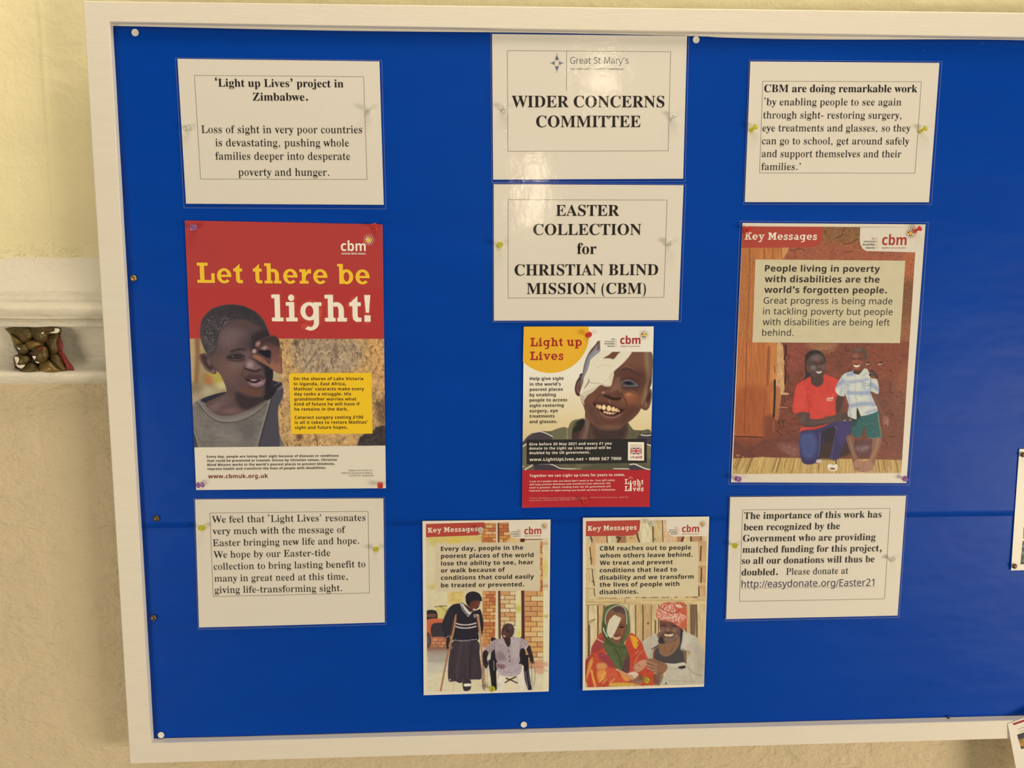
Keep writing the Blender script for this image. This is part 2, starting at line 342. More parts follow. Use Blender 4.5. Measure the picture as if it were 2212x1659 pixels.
# ================================================================ the notice board
FY = -.013
WOOD = matte('white_painted_wood', (.80, .785, .755), .42, .4, (14, .02), (55, .25, .0012), stretch=(1, 1, 6))
WOODH = matte('white_painted_wood_rail', (.80, .785, .755), .42, .4, (14, .02), (55, .25, .0012), stretch=(1, 1, 14))
def along(a, b, x): t = (x - a[0]) / (b[0] - a[0]); return a + (b - a) * t
XR = 1.16
iTL = B([(236, 47)], FY)[0]; iBL = B([(326, 1606)], FY)[0]; iTR = along(iTL, B([(2212, 80.5)], FY)[0], XR); iBR = along(iBL, B([(2212, 1555.5)], FY)[0], XR)
oTL = B([(175, -8)], FY)[0]; oBL = B([(278, 1653)], FY)[0]; oTR = along(B([(700, 6)], FY)[0], B([(2212, 25)], FY)[0], XR + .037); oTL[2] = along(B([(700, 6)], FY)[0], B([(2212, 25)], FY)[0], oTL[0])[2]; oBR = along(oBL, B([(2190, 1598.5)], FY)[0], XR + .037)
board = empty('notice_board', (.25, FY, float(oBL[2])), 'large wall notice board with a white wooden frame', 'notice board')
def rail(name, i0, i1, o0, o1, mat):
    V = []
    for s, (ii, oo) in enumerate(((i0, o0), (i1, o1))):
        d = (oo - ii); w = np.linalg.norm(d[[0, 2]])
        for t, y in ((0, .0015), (0, FY + .0012), (.0012 / w, FY), (1 - .0045 / w, FY), (1, FY + .0055), (1, .0035), (.3, .0035)):
            q = ii + d * t; V.append((q[0], y, q[2]))
    n = 7; F = [(j, (j + 1) % n, n + (j + 1) % n, n + j) for j in range(n)] + [tuple(range(n - 1, -1, -1)), tuple(range(n, 2 * n))]
    me = mesh(name, V, F, board, mat); import bmesh
    bm = bmesh.new(); bm.from_mesh(me.data); bmesh.ops.recalc_face_normals(bm, faces=bm.faces); bm.to_mesh(me.data); bm.free(); return me
rail('frame_rail', iTL, iTR, oTL, oTR, WOODH); rail('frame_rail', iBL, iBR, oBL, oBR, WOODH); rail('frame_rail', iTL, iBL, oTL, oBL, WOOD); rail('frame_rail', iTR, iBR, oTR, oBR, WOOD)
bk = [(iTL[0] - .01, iTL[2] + .01), (XR + .01, iTR[2] + .01), (XR + .01, iBR[2] - .01), (iBL[0] - .01, iBL[2] - .01)]
mesh('backing_panel', [(x, y, z) for y in (-.0002, .0012) for x, z in bk], [(3, 2, 1, 0), (4, 5, 6, 7)] + [(j, (j + 1) % 4, 4 + (j + 1) % 4, 4 + j) for j in range(4)], board, matte('white_board', (.78, .77, .74), .6, .3))['label'] = 'pale backing panel showing at the edges of the blue paper'

def blue_mat():
    m, nt, p = nodes('blue_display_paper'); p.inputs['Roughness'].default_value = .38; p.inputs['Specular IOR Level'].default_value = .10
    v = coords(nt, (1, 1, 2.2)); a = N(nt, 'ShaderNodeTexNoise', Scale=5., Detail=3.); nt.links.new(v, a.inputs['Vector'])
    x = N(nt, 'ShaderNodeMix', data_type='RGBA'); nt.links.new(a.outputs['Fac'], x.inputs['Factor']); x.inputs['A'].default_value = (.0, .048, .42, 1); x.inputs['B'].default_value = (.0, .064, .52, 1)
    nt.links.new(x.outputs['Result'], p.inputs['Base Color'])
    b = N(nt, 'ShaderNodeBump', Strength=.5, Distance=.006); nt.links.new(a.outputs['Fac'], b.inputs['Height'])
    c = N(nt, 'ShaderNodeTexNoise', Scale=700., Detail=2.); nt.links.new(coords(nt), c.inputs['Vector'])
    b2 = N(nt, 'ShaderNodeBump', Strength=.08, Distance=.0004); nt.links.new(c.outputs['Fac'], b2.inputs['Height']); nt.links.new(b.outputs[0], b2.inputs['Normal']); nt.links.new(b2.outputs[0], p.inputs['Normal'])
    return m
BLUE = blue_mat()
seamL = B([(305, 1140)], 0)[0]; seamR = B([(2190, 1113.5)], 0)[0]
def seam(x): return float(along(seamL, seamR, x)[2])
LE = np.array([(243, 55), (244, 110), (247, 170), (250, 240), (254, 290), (259, 350), (263, 400), (265, 440), (268, 500), (273, 560), (276, 600), (278, 660), (282, 740), (285, 820), (289, 900), (293, 980), (299, 1060), (305, 1140), (307, 1180), (309, 1240), (314, 1300), (317, 1345), (317, 1400), (320, 1470), (325, 1540), (331, 1584), (328, 1599)], float)
LW = B(LE, 0)
def left(z): return np.interp(-z, -LW[:, 2], LW[:, 0])
def blue(name, z0f, z1f, y0, label, lift):
    nx, nz = 150, 70; V = []
    for r in range(nz + 1):
        t = r / nz
        for c in range(nx + 1):
            s = c / nx; zc = z1f(0) * (1 - t) + z0f(0) * t; xl = left(zc); x = xl + (XR - .004 - xl) * s; z = z1f(x) * (1 - t) + z0f(x) * t
            V.append((x, z, t, s))
    V = np.array(V); x, z, t, s = V.T
    w = (fbm(x / .22, z / .07, 13) - .35) * .0014; edge = np.minimum(np.clip(t * 12, 0, 1), 1)
    y = y0 - np.clip(w, 0, .0013) - lift * np.clip((t - .985) / .015, 0, 1) ** 2
    i = (np.arange(nz)[:, None] * (nx + 1) + np.arange(nx)[None]).ravel(); F = np.stack([i, i + nx + 1, i + nx + 2, i + 1], 1)
    F = F[:, ::-1] if False else F
    P = np.stack([x, y, z], 1); Q = P.copy(); Q[:, 1] += .00018; n = len(P); k = nx + 1
    rim = list(range(0, k)) + [k * r + nx for r in range(1, nz + 1)] + [k * nz + c for c in range(nx - 1, -1, -1)] + [k * r for r in range(nz - 1, 0, -1)]
    S = np.array([(rim[j], rim[(j + 1) % len(rim)], rim[(j + 1) % len(rim)] + n, rim[j] + n) for j in range(len(rim))])
    o = fast(name, np.vstack([P, Q]), np.vstack([F, F[:, ::-1] + n, S]), 4, None, BLUE); return tag(o, label, 'backing paper', 'blue display paper lining the board')
topz = B([(236, 47)], 0)[0, 2] - .0005
def topf(x): return float(along(iTL, iTR, x)[2]) - .0030 + .0022 * math.sin(x * 9 + 1) * (1 if x > .3 else .4)
def botf(x): return float(along(iBL, iBR, x)[2]) + .0012
blue('backing_paper', botf, lambda x: seam(x) + .012, -.0004, 'lower strip of glossy blue backing paper, tucked under the seam', 0)
blue('backing_paper', seam, topf, -.0009, 'large upper sheet of glossy blue backing paper, down to the seam', .0004)
def paint_boy_ground(p):
    S = 240 / 1207
    p.at(590, 720, 260 / 1232)
    p.poly([(-900, 50), (1300, 50), (1300, 1200), (-900, 1200)], (196, 154, 98), 2, hard=True, noise=(9, 9, .22, 3))
    A = [(60, 60), (1160, 60), (1160, 1150), (40, 1150)]
    p.poly([(230, 70), (820, 70), (900, 260), (760, 400), (300, 400)], (166, 146, 122), 60, .75, noise=(6, 8, .28, 8))
    p.poly([(980, 60), (1140, 60), (1140, 620), (1020, 420)], (214, 156, 92), 40, .7, noise=(5, 8, .2, 9))
    p.speck(A, (112, 78, 48), 2.6, .56, .42, 11, 1.4, .2); p.speck(A, (228, 190, 132), 3.6, .56, .4, 12, 1.3, .2); p.speck(A, (104, 74, 50), 4.5, .68, .6, 41, 1.6, .06)
    p.speck([(230, 60), (850, 60), (850, 400), (230, 400)], (120, 104, 90), 6, .58, .5, 15, 1.4, .16)
    p.poly([(630, 90), (670, 160), (650, 260), (610, 180)], (104, 84, 70), 22, .6)
    p.ell(235, 95, 26, 36, (88, 66, 50), .7, .8); p.line([(440, 190), (380, 280), (330, 350)], 12, (100, 84, 68), 10, .7)
    p.line([(440, 1040), (455, 1150)], 10, (95, 62, 36), 5, .8); p.ell(270, 1060, 30, 34, (92, 58, 36), .8, .8)
    p.poly([(1045, 720), (1100, 690), (1150, 640), (1160, 930), (1080, 900)], (112, 86, 62), 25, .85, noise=(4, 4, .5, 2))
    p.poly([(880, 1080), (940, 1030), (1020, 1000), (1060, 960), (1160, 960), (1170, 1170), (890, 1170)], (58, 50, 50), 12, .97, noise=(5, 5, .35, 4))
    p.at(400, 640, S)
    # blurred yard on the left
    p.poly([(20, 450), (560, 450), (560, 1260), (20, 1260)], (158, 136, 100), 3, hard=True, noise=(14, 20, .15, 6))
    p.line([(75, 440), (85, 900)], 60, (190, 158, 112), 30, .8); p.line([(130, 440), (135, 700), (120, 930)], 46, (134, 92, 56), 22, .85)
    p.line([(185, 470), (190, 620)], 26, (196, 160, 96), 14, .7); p.ell(215, 590, 30, 60, (150, 140, 70), .8, .6)
    for x, y, rx, ry, c in ((300, 840, 60, 50, (182, 172, 66)), (370, 900, 60, 80, (176, 160, 60)), (255, 905, 40, 50, (186, 100, 52)), (205, 880, 50, 50, (150, 120, 70)),
                            (400, 970, 60, 40, (206, 190, 140)), (230, 1030, 130, 50, (186, 170, 134)), (110, 1000, 80, 60, (128, 108, 80)), (130, 1130, 120, 60, (166, 150, 120))):
        p.ell(x, y, rx, ry, c, .8, .8)
    # red ground with the lit lettering halo
    p.poly([(-40, -900), (2200, -900), (2200, 462), (40, 459)], (176, 52, 48), 2, hard=True, noise=(2, 2, .04, 1))
    p.ell(980, 870, 60, 60, (176, 156, 116), .5)
def paint_boy(p):
    p.at(400, 640, 240 / 1207)
    # shirt
    p.poly([(70, 1205), (175, 1120), (215, 1185), (330, 1285), (450, 1305), (600, 1275), (760, 1190), (900, 1110), (940, 960), (1050, 935), (1062, 1080), (1045, 1140), (1008, 1240), (1018, 1480), (1015, 1700), (95, 1700), (88, 1440)],
           (114, 105, 97), 4, noise=(10, 5, .13, 21))
    p.poly([(940, 1120), (1060, 1000), (1060, 1090), (1008, 1240), (1018, 1700), (800, 1700)], (70, 67, 74), 10)
    p.poly([(90, 1440), (150, 1700), (90, 1700)], (62, 60, 68), 6); p.line([(88, 1440), (120, 1530), (150, 1640)], 7, (150, 142, 130), 3)
    p.line([(95, 1250), (180, 1500)], 60, (134, 124, 112), 50, .5)
    p.line([(168, 1135), (240, 1235), (350, 1320), (480, 1340), (620, 1312), (760, 1235), (890, 1135)], 50, (132, 122, 112), 5)
    p.line([(155, 1175), (225, 1270), (345, 1355), (480, 1372), (630, 1345), (770, 1270), (890, 1165)], 7, (52, 46, 48), 4, .9)
    p.line([(940, 1110), (880, 1330), (800, 1640)], 10, (38, 36, 42), 6, .9); p.line([(920, 1120), (850, 1370), (765, 1640)], 14, (146, 138, 124), 8, .7)
    p.poly([(300, 1420), (520, 1460), (620, 1580), (420, 1600)], (138, 128, 116), 60, .45); p.poly([(560, 1400), (760, 1330), (700, 1600)], (92, 84, 82), 60, .5)
    p.line([(330, 1500), (480, 1520), (600, 1490)], 10, (150, 140, 126), 12, .4)
    p.poly([(172, 1122), (300, 1070), (440, 1038), (450, 1065), (330, 1110), (222, 1172)], (30, 32, 48), 5)
    p.poly([(170, 1140), (330, 1200), (600, 1200), (900, 1105), (860, 1180), (700, 1270), (450, 1335), (300, 1300), (220, 1220)], (118, 108, 98), 4)
    # neck
    p.poly([(450, 1040), (330, 1105), (222, 1170), (330, 1278), (450, 1300), (600, 1270), (780, 1180), (900, 1110), (960, 1060), (930, 930), (640, 980), (430, 900)], (88, 66, 64), 5)
    p.ell(330, 1195, 100, 40, (120, 94, 92), .9, .8, -28); p.ell(500, 1245, 110, 34, (126, 92, 84), .9, .7)
    p.poly([(560, 1040), (700, 1090), (880, 1080), (900, 1110), (760, 1200), (640, 1230), (560, 1150)], (44, 32, 40), 34, .85)
    p.ell(440, 1130, 60, 60, (104, 80, 80), .9, .6)
    # head
    H = [(165, 340), (190, 240), (270, 150), (380, 102), (520, 88), (650, 110), (780, 180), (860, 270), (900, 370), (928, 440), (945, 560), (952, 760), (955, 880), (920, 1000), (870, 1070), (790, 1092), (700, 1072), (600, 1035), (480, 985), (425, 930), (385, 850), (340, 800), (300, 700), (235, 620), (190, 530), (165, 430)]
    p.poly([(900, 930), (1010, 935), (1000, 1010), (930, 1110), (860, 1110)], (28, 28, 38), 8)
    p.poly(H, (90, 68, 64), 5)
    p.poly([(330, 430), (520, 300), (760, 340), (900, 420), (860, 560), (560, 590), (340, 600)], (74, 58, 60), 60, .75)
    p.clip(H)
    p.ell(470, 470, 120, 110, (118, 94, 92), .9, .75); p.ell(560, 400, 110, 60, (112, 90, 88), .9, .6)
    p.ell(470, 800, 120, 130, (112, 82, 74), .95, .8); p.ell(640, 810, 60, 80, (98, 70, 62), .9, .6); p.ell(560, 760, 80, 50, (124, 98, 92), .9, .5)
    p.poly([(165, 340), (190, 240), (270, 150), (380, 102), (520, 88), (650, 110), (780, 180), (860, 270), (900, 370), (930, 450), (830, 350), (660, 262), (520, 268), (420, 330), (350, 420), (340, 560), (285, 640), (225, 600), (185, 520), (165, 430)], (58, 53, 57), 34, .92)
    p.speck([(170, 340), (260, 220), (420, 200), (520, 260), (420, 340), (340, 430), (330, 560), (270, 630), (190, 500)], (142, 126, 124), 1.7, .54, .6, 33, 1, .16)
    p.speck([(170, 340), (280, 150), (520, 90), (780, 180), (880, 360), (640, 260), (420, 300), (330, 560)], (30, 28, 32), 1.6, .55, .6, 34)
    p.ell(640, 160, 170, 50, (44, 42, 48), .9, .6, 15)
    p.poly([(730, 430), (880, 360), (930, 450), (952, 640), (955, 880), (900, 1040), (850, 1075), (880, 900), (850, 790), (770, 690), (720, 590)], (42, 34, 40), 42, .92)
    p.poly([(880, 700), (950, 740), (955, 900), (930, 1010), (880, 1070), (870, 860)], (26, 24, 34), 16, .9)
    p.ell(710, 1035, 120, 40, (110, 68, 50), .9, .8, 8); p.poly([(600, 960), (700, 1010), (850, 1000), (800, 1060), (680, 1050)], (92, 60, 50), 26, .5)
    # eye and brow
    p.line([(500, 600), (570, 578), (650, 580)], 24, (44, 34, 36), 12, .8); p.poly([(460, 640), (560, 610), (650, 640), (640, 690), (540, 700), (470, 685)], (62, 48, 50), 26, .8)
    p.line([(455, 668), (520, 645), (590, 640), (650, 650)], 12, (20, 18, 24), 6); p.line([(490, 672), (540, 664), (600, 668)], 13, (14, 14, 22), 5)
    p.line([(480, 690), (560, 706), (640, 690)], 7, (48, 36, 38), 8, .8); p.ell(520, 655, 12, 7, (120, 110, 112), .6, .8)
    p.line([(510, 720), (590, 740), (660, 715)], 8, (132, 106, 100), 12, .5)
    # nose
    p.poly([(660, 640), (720, 660), (790, 740), (810, 790), (760, 810), (690, 790), (650, 770), (660, 700)], (118, 92, 90), 22, .85)
    p.ell(705, 745, 34, 34, (164, 140, 138), .9, .9); p.ell(800, 768, 22, 16, (112, 92, 96), .8, .8)
    p.line([(655, 785), (700, 800), (760, 815), (815, 795)], 18, (38, 26, 30), 9, .9); p.line([(645, 760), (620, 850), (640, 880)], 10, (60, 42, 42), 12, .7)
    p.line([(690, 660), (740, 680), (800, 730)], 22, (58, 44, 50), 16, .6)
    p.poly([(600, 600), (700, 590), (720, 640), (660, 660)], (104, 84, 84), 26, .6)
    # mouth
    p.poly([(640, 890), (700, 850), (760, 856), (820, 858), (885, 885), (860, 905), (760, 915), (690, 905)], (74, 50, 52), 8)
    p.poly([(655, 898), (740, 912), (870, 900), (850, 935), (760, 950), (690, 930)], (34, 20, 26), 6)
    p.ell(745, 912, 34, 9, (186, 164, 158), .5, .85); p.ell(828, 905, 20, 7, (150, 130, 130), .6, .6)
    p.poly([(680, 925), (750, 945), (800, 930), (872, 900), (850, 965), (780, 988), (715, 968)], (134, 98, 100), 8); p.ell(760, 955, 40, 10, (176, 142, 146), .9, .7); p.ell(820, 940, 24, 12, (182, 148, 152), .9, .7)
    p.line([(690, 985), (770, 1005), (850, 985)], 12, (60, 42, 44), 14, .7)
    p.clip()
    # ear
    p.poly([(150, 665), (175, 625), (225, 622), (280, 660), (310, 730), (342, 800), (335, 838), (300, 842), (240, 810), (190, 750)], (84, 62, 60), 5)
    p.poly([(180, 655), (225, 650), (270, 700), (300, 770), (290, 810), (230, 770)], (58, 40, 42), 12, .9); p.line([(160, 660), (190, 735), (250, 800), (300, 838)], 12, (128, 100, 94), 6, .8)
    p.ell(262, 715, 18, 40, (118, 90, 86), .8, .8, -20); p.ell(305, 815, 18, 16, (136, 106, 102), .8, .8)
    # hand
    p.poly([(760, 530), (790, 485), (850, 452), (920, 430), (975, 430), (1012, 462), (1028, 520), (1032, 640), (1046, 700), (1044, 835), (985, 820), (930, 785), (870, 720), (760, 665), (730, 630), (728, 590), (765, 560)], (88, 60, 56), 4)
    p.poly([(735, 645), (780, 635), (860, 680), (920, 740), (960, 640), (1035, 640), (1046, 720), (1042, 835), (975, 812), (900, 760), (830, 720), (745, 668)], (146, 96, 76), 10)
    p.poly([(900, 560), (1000, 560), (1030, 640), (1035, 720), (960, 720), (930, 640)], (112, 72, 62), 26, .8)
    p.poly([(795, 600), (850, 575), (925, 590), (930, 640), (915, 672), (870, 655), (820, 625)], (16, 18, 32), 7)
    p.poly([(800, 500), (860, 455), (960, 435), (1015, 470), (1020, 540), (960, 520), (880, 500), (820, 540)], (58, 42, 44), 18, .9)
    p.ell(792, 515, 30, 22, (158, 122, 116), .6, .95, -35); p.ell(868, 562, 36, 22, (166, 130, 122), .6, .95, -10); p.ell(750, 598, 22, 26, (178, 150, 138), .5, .95, 20); p.ell(745, 622, 18, 6, (90, 62, 56), .5, .9)
    p.line([(765, 560), (800, 590), (790, 625)], 12, (52, 36, 38), 6, .9); p.line([(905, 530), (880, 590)], 8, (70, 46, 44), 6, .7)
    for x in (840, 865, 890): p.line([(x, 665), (x - 8, 715)], 5, (96, 58, 46), 4, .7)
    p.line([(1040, 560), (1046, 700), (1050, 840)], 8, (60, 42, 40), 5, .8)
    p.poly([(925, 940), (960, 930), (1010, 945), (1040, 930), (1052, 960), (1000, 1000), (950, 990)], (40, 38, 46), 6); p.line([(970, 975), (1000, 950), (1050, 935)], 6, (110, 108, 112), 4, .8)

def paint_patch_child(p):
    S = 200 / 1443
    p.at(1110, 690, 320 / 2212)
    p.poly([(-100, -100), (2300, -100), (2300, 3000), (-100, 3000)], (234, 222, 194), 2, hard=True)
    for y, c in ((900, (232, 216, 182)), (1150, (228, 208, 164)), (1400, (224, 200, 148)), (1600, (220, 194, 138)), (1750, (216, 188, 132))):
        p.poly([(-200, y), (2400, y), (2400, 3000), (-200, 3000)], c, 130, hard=True)
    # jacket
    p.at(1110, 900, 320 / 2212)
    J = [(60, 420), (140, 370), (210, 290), (300, 235), (390, 215), (560, 215), (650, 180), (760, 165), (815, 165), (840, 100), (890, 55), (960, 40), (1060, 46), (1080, 330), (1600, 330), (1680, 90), (1740, 140), (1790, 195), (1900, 205), (2060, 250), (2080, 900), (60, 900)]
    p.poly(J, (96, 90, 66), 5, noise=(8, 8, .12, 4))
    p.poly([(560, 230), (650, 180), (780, 165), (800, 330), (580, 340)], (108, 104, 76), 8); p.line([(800, 170), (795, 250), (800, 335)], 12, (170, 160, 120), 5, .8)
    p.poly([(815, 330), (815, 160), (880, 60), (1000, 40), (930, 110), (870, 200), (880, 330)], (112, 106, 74), 8)
    p.poly([(870, 240), (900, 120), (960, 60), (1060, 46), (1080, 200), (1000, 335), (880, 335)], (38, 36, 34), 12); p.ell(900, 130, 50, 22, (104, 92, 52), .8, .6, -40)
    p.poly([(880, 250), (990, 205), (1060, 200), (1010, 340), (880, 340)], (70, 48, 44), 10)
    p.poly([(80, 470), (190, 310), (300, 245), (400, 232), (560, 300), (570, 360), (540, 400), (60, 520)], (72, 62, 66), 8)
    p.line([(300, 238), (390, 222), (480, 248), (575, 298)], 13, (226, 212, 186), 4); p.line([(130, 390), (200, 305), (300, 245)], 5, (150, 136, 110), 4, .7)
    p.poly([(60, 440), (190, 400), (190, 800), (60, 800)], (112, 104, 76), 6, hard=True); p.line([(120, 455), (190, 405)], 16, (228, 214, 188), 4)
    p.poly([(1840, 330), (1900, 265), (2060, 260), (2060, 440), (1840, 440)], (66, 58, 66), 8); p.line([(1900, 272), (1980, 282), (2060, 272)], 14, (226, 212, 186), 4)
    p.line([(1830, 330), (1890, 230), (1905, 210)], 8, (60, 56, 44), 6, .7)
    p.poly([(1985, 430), (2060, 440), (2060, 620), (1985, 600)], (118, 110, 78), 6); p.line([(1985, 412), (2060, 436)], 16, (226, 212, 186), 4)
    p.poly([(190, 700), (330, 690), (570, 700), (720, 770), (900, 830), (180, 830), (270, 720)], (66, 58, 62), 7)
    p.poly([(130, 790), (270, 715), (290, 830), (130, 830)], (90, 84, 66), 8); p.line([(165, 790), (275, 725)], 24, (206, 186, 160), 6); p.line([(110, 735), (150, 750)], 10, (220, 205, 180), 4)
    p.line([(370, 704), (520, 706), (610, 730), (680, 768), (800, 778), (1020, 776)], 14, (226, 212, 186), 4)
    p.line([(1030, 780), (1150, 700), (1260, 690)], 8, (66, 60, 46), 6, .8); p.poly([(960, 690), (1160, 700), (1060, 780), (900, 770)], (110, 104, 76), 14, .7)
    p.poly([(1030, 790), (1130, 730), (1500, 700), (1750, 720), (1720, 800)], (84, 80, 60), 14, .8)
    p.poly([(1720, 800), (1740, 710), (1800, 700), (1900, 740), (2050, 790), (2050, 830)], (66, 58, 66), 5); p.line([(1735, 715), (1800, 708), (1880, 740), (1960, 775), (2050, 792)], 17, (230, 218, 194), 4); p.line([(1490, 775), (1720, 780)], 13, (226, 212, 186), 4)
    p.at(1220, 730, S)
    # neck, ears, head
    p.poly([(320, 1150), (310, 1330), (240, 1600), (900, 1600), (980, 1330), (860, 1380), (520, 1380), (380, 1250)], (92, 66, 56), 8)
    p.line([(345, 1240), (350, 1400), (300, 1560)], 60, (134, 106, 88), 34, .7); p.poly([(420, 1300), (560, 1420), (800, 1420), (960, 1330), (880, 1600), (500, 1600)], (60, 44, 42), 40, .85)
    p.ell(680, 1410, 160, 30, (104, 80, 68), .9, .6); p.line([(420, 1320), (390, 1420), (380, 1560)], 16, (58, 40, 38), 14, .7)
    p.poly([(275, 555), (235, 565), (222, 610), (180, 680), (155, 780), (168, 865), (205, 905), (240, 890), (262, 760), (285, 640)], (74, 50, 42), 5)
    p.poly([(262, 650), (205, 690), (180, 780), (195, 850), (230, 850), (250, 740)], (120, 84, 74), 12); p.line([(262, 655), (225, 740), (232, 830)], 14, (62, 40, 36), 8, .8); p.line([(245, 590), (262, 640)], 12, (180, 160, 140), 8, .5)
    p.poly([(1270, 850), (1330, 790), (1356, 850), (1350, 960), (1320, 1070), (1270, 1128), (1210, 1110), (1185, 1070), (1230, 960)], (102, 68, 52), 5)
    p.poly([(1290, 880), (1330, 830), (1340, 930), (1300, 1010), (1270, 1000)], (66, 42, 36), 12, .9); p.ell(1262, 1040, 22, 40, (140, 102, 82), .8, .8); p.line([(1345, 800), (1348, 920), (1315, 1060)], 9, (146, 112, 90), 6, .7)
    Hd = [(548, 40), (470, 110), (395, 200), (335, 310), (298, 430), (275, 560), (245, 700), (238, 860), (245, 950), (290, 1060), (318, 1150), (345, 1240), (410, 1330), (520, 1400), (680, 1432), (840, 1420), (950, 1340), (1060, 1260), (1160, 1150), (1230, 1000), (1290, 850), (1345, 720), (1362, 560), (1372, 330), (1340, 210), (1200, 150), (800, 100)]
    p.poly(Hd, (106, 68, 52), 4)
    p.clip(Hd)
    p.poly([(820, 380), (960, 260), (1060, 200), (1260, 230), (1290, 420), (1200, 520), (900, 480)], (116, 76, 58), 60, .8)
    p.line([(1275, 240), (1285, 450), (1290, 640), (1260, 860), (1225, 1000)], 70, (152, 122, 86), 42, .75)
    p.poly([(1310, 210), (1400, 260), (1380, 700), (1290, 860), (1320, 560)], (108, 90, 72), 26, .8); p.poly([(1340, 640), (1380, 700), (1300, 840), (1290, 800)], (58, 40, 34), 14, .8)
    p.poly([(330, 320), (440, 190), (548, 40), (556, 150), (570, 205), (480, 270), (390, 400), (300, 600), (262, 720), (240, 760), (275, 560)], (128, 122, 124), 10)
    p.poly([(380, 330), (440, 230), (520, 160), (545, 200), (440, 300), (340, 480), (300, 600)], (160, 156, 158), 34, .8); p.line([(545, 60), (470, 120), (390, 215), (335, 320), (300, 430), (278, 560)], 16, (70, 62, 62), 8, .85)
    p.poly([(520, 90), (550, 60), (556, 160), (500, 190)], (104, 84, 78), 14, .9)
    p.ell(1090, 640, 180, 150, (78, 46, 40), .9, .8); p.poly([(780, 540), (880, 420), (960, 470), (1120, 540), (1240, 560), (1250, 700), (1120, 620), (860, 620)], (88, 54, 46), 40, .7)
    p.line([(900, 500), (960, 480), (1040, 500), (1110, 540), (1180, 600)], 26, (66, 40, 38), 18, .7); p.line([(880, 470), (950, 440), (1080, 490), (1110, 510)], 8, (160, 118, 92), 10, .5)
    p.ell(1010, 920, 100, 70, (172, 102, 66), .9, .85, -10); p.ell(1060, 985, 120, 80, (134, 78, 56), .9, .7); p.ell(990, 880, 40, 20, (196, 134, 92), .9, .7)
    p.ell(420, 960, 80, 80, (118, 78, 62), .9, .5)
    # eye
    p.poly([(850, 700), (930, 650), (1020, 640), (1120, 700), (1170, 760), (1080, 780), (940, 760)], (70, 48, 46), 24, .85)
    p.poly([(880, 700), (940, 665), (1020, 668), (1090, 710), (1140, 748), (1040, 748), (940, 735)], (88, 88, 96), 9); p.poly([(900, 700), (950, 678), (1020, 682), (1080, 722), (1000, 732)], (30, 30, 38), 8)
    p.ell(985, 708, 26, 14, (12, 12, 20), .5); p.line([(870, 712), (930, 664), (1010, 652), (1080, 690), (1140, 740)], 8, (140, 138, 146), 4, .8); p.line([(900, 745), (980, 752), (1060, 750), (1130, 742)], 9, (150, 148, 158), 5, .6)
    p.line([(880, 770), (960, 785), (1080, 800), (1140, 830)], 12, (62, 38, 34), 10, .8); p.line([(930, 800), (1010, 830), (1100, 850)], 8, (76, 46, 38), 10, .6); p.line([(850, 680), (900, 645), (990, 625), (1090, 660)], 10, (52, 32, 30), 8, .8)
    # nose
    p.poly([(755, 770), (790, 640), (850, 620), (880, 760), (880, 860), (780, 850)], (130, 90, 70), 30, .7)
    p.poly([(560, 860), (600, 800), (680, 770), (780, 780), (860, 840), (895, 920), (860, 960), (760, 965), (690, 945), (610, 900)], (98, 60, 48), 14)
    p.poly([(590, 880), (680, 900), (760, 930), (870, 930), (850, 965), (760, 968), (690, 945), (610, 905)], (40, 22, 22), 11, .95); p.ell(600, 850, 34, 20, (170, 132, 110), .9, .85, -20); p.ell(700, 830, 56, 28, (124, 82, 64), .9, .7)
    p.ell(760, 790, 50, 40, (146, 108, 86), .9, .6); p.line([(880, 860), (900, 900), (940, 960), (970, 1060)], 16, (62, 36, 32), 16, .75); p.line([(560, 870), (500, 940), (450, 1010)], 14, (70, 42, 38), 14, .7)
    p.line([(690, 975), (705, 1010)], 22, (148, 112, 98), 14, .7)
    # mouth
    p.poly([(430, 1010), (520, 985), (640, 1000), (720, 1020), (860, 1080), (960, 1090), (900, 1140), (850, 1180), (780, 1225), (680, 1235), (590, 1200), (520, 1120)], (88, 52, 46), 16)
    p.poly([(440, 1020), (500, 1030), (600, 1040), (720, 1065), (850, 1105), (935, 1118), (880, 1150), (830, 1190), (740, 1208), (640, 1192), (570, 1150), (500, 1090)], (44, 18, 18), 8)
    for x, y, rx, ry, c in ((505, 1062, 20, 30, (206, 152, 128)), (545, 1078, 26, 38, (232, 196, 138)), (607, 1083, 34, 42, (240, 208, 148)), (686, 1098, 36, 46, (240, 206, 146)), (754, 1112, 32, 40, (234, 198, 140)), (804, 1126, 24, 34, (222, 180, 130)), (842, 1136, 16, 24, (190, 140, 110)),
                            (622, 1154, 24, 22, (206, 160, 122)), (665, 1166, 22, 24, (216, 172, 128)), (706, 1174, 22, 22, (214, 170, 128)), (748, 1176, 22, 20, (196, 152, 118)), (785, 1168, 16, 16, (160, 112, 96))):
        p.ell(x, y, rx, ry, c, .22)
    p.line([(535, 1105), (600, 1122), (690, 1142), (760, 1150), (850, 1160)], 7, (60, 26, 22), 3)
    p.line([(555, 1165), (620, 1215), (700, 1238), (790, 1230), (860, 1195)], 22, (150, 108, 94), 12, .85); p.poly([(560, 1260), (700, 1300), (820, 1270), (780, 1330), (640, 1330)], (92, 48, 42), 40, .7)
    p.poly([(970, 1080), (1100, 1060), (1150, 1100), (1040, 1220), (900, 1340), (860, 1280)], (84, 52, 42), 50, .7); p.poly([(330, 1050), (440, 1080), (520, 1240), (600, 1370), (480, 1350), (360, 1220)], (90, 62, 52), 40, .7); p.line([(345, 1080), (370, 1200), (440, 1310)], 16, (130, 100, 86), 16, .5)
    p.ell(700, 1385, 150, 26, (120, 92, 78), .9, .6)
    p.clip()
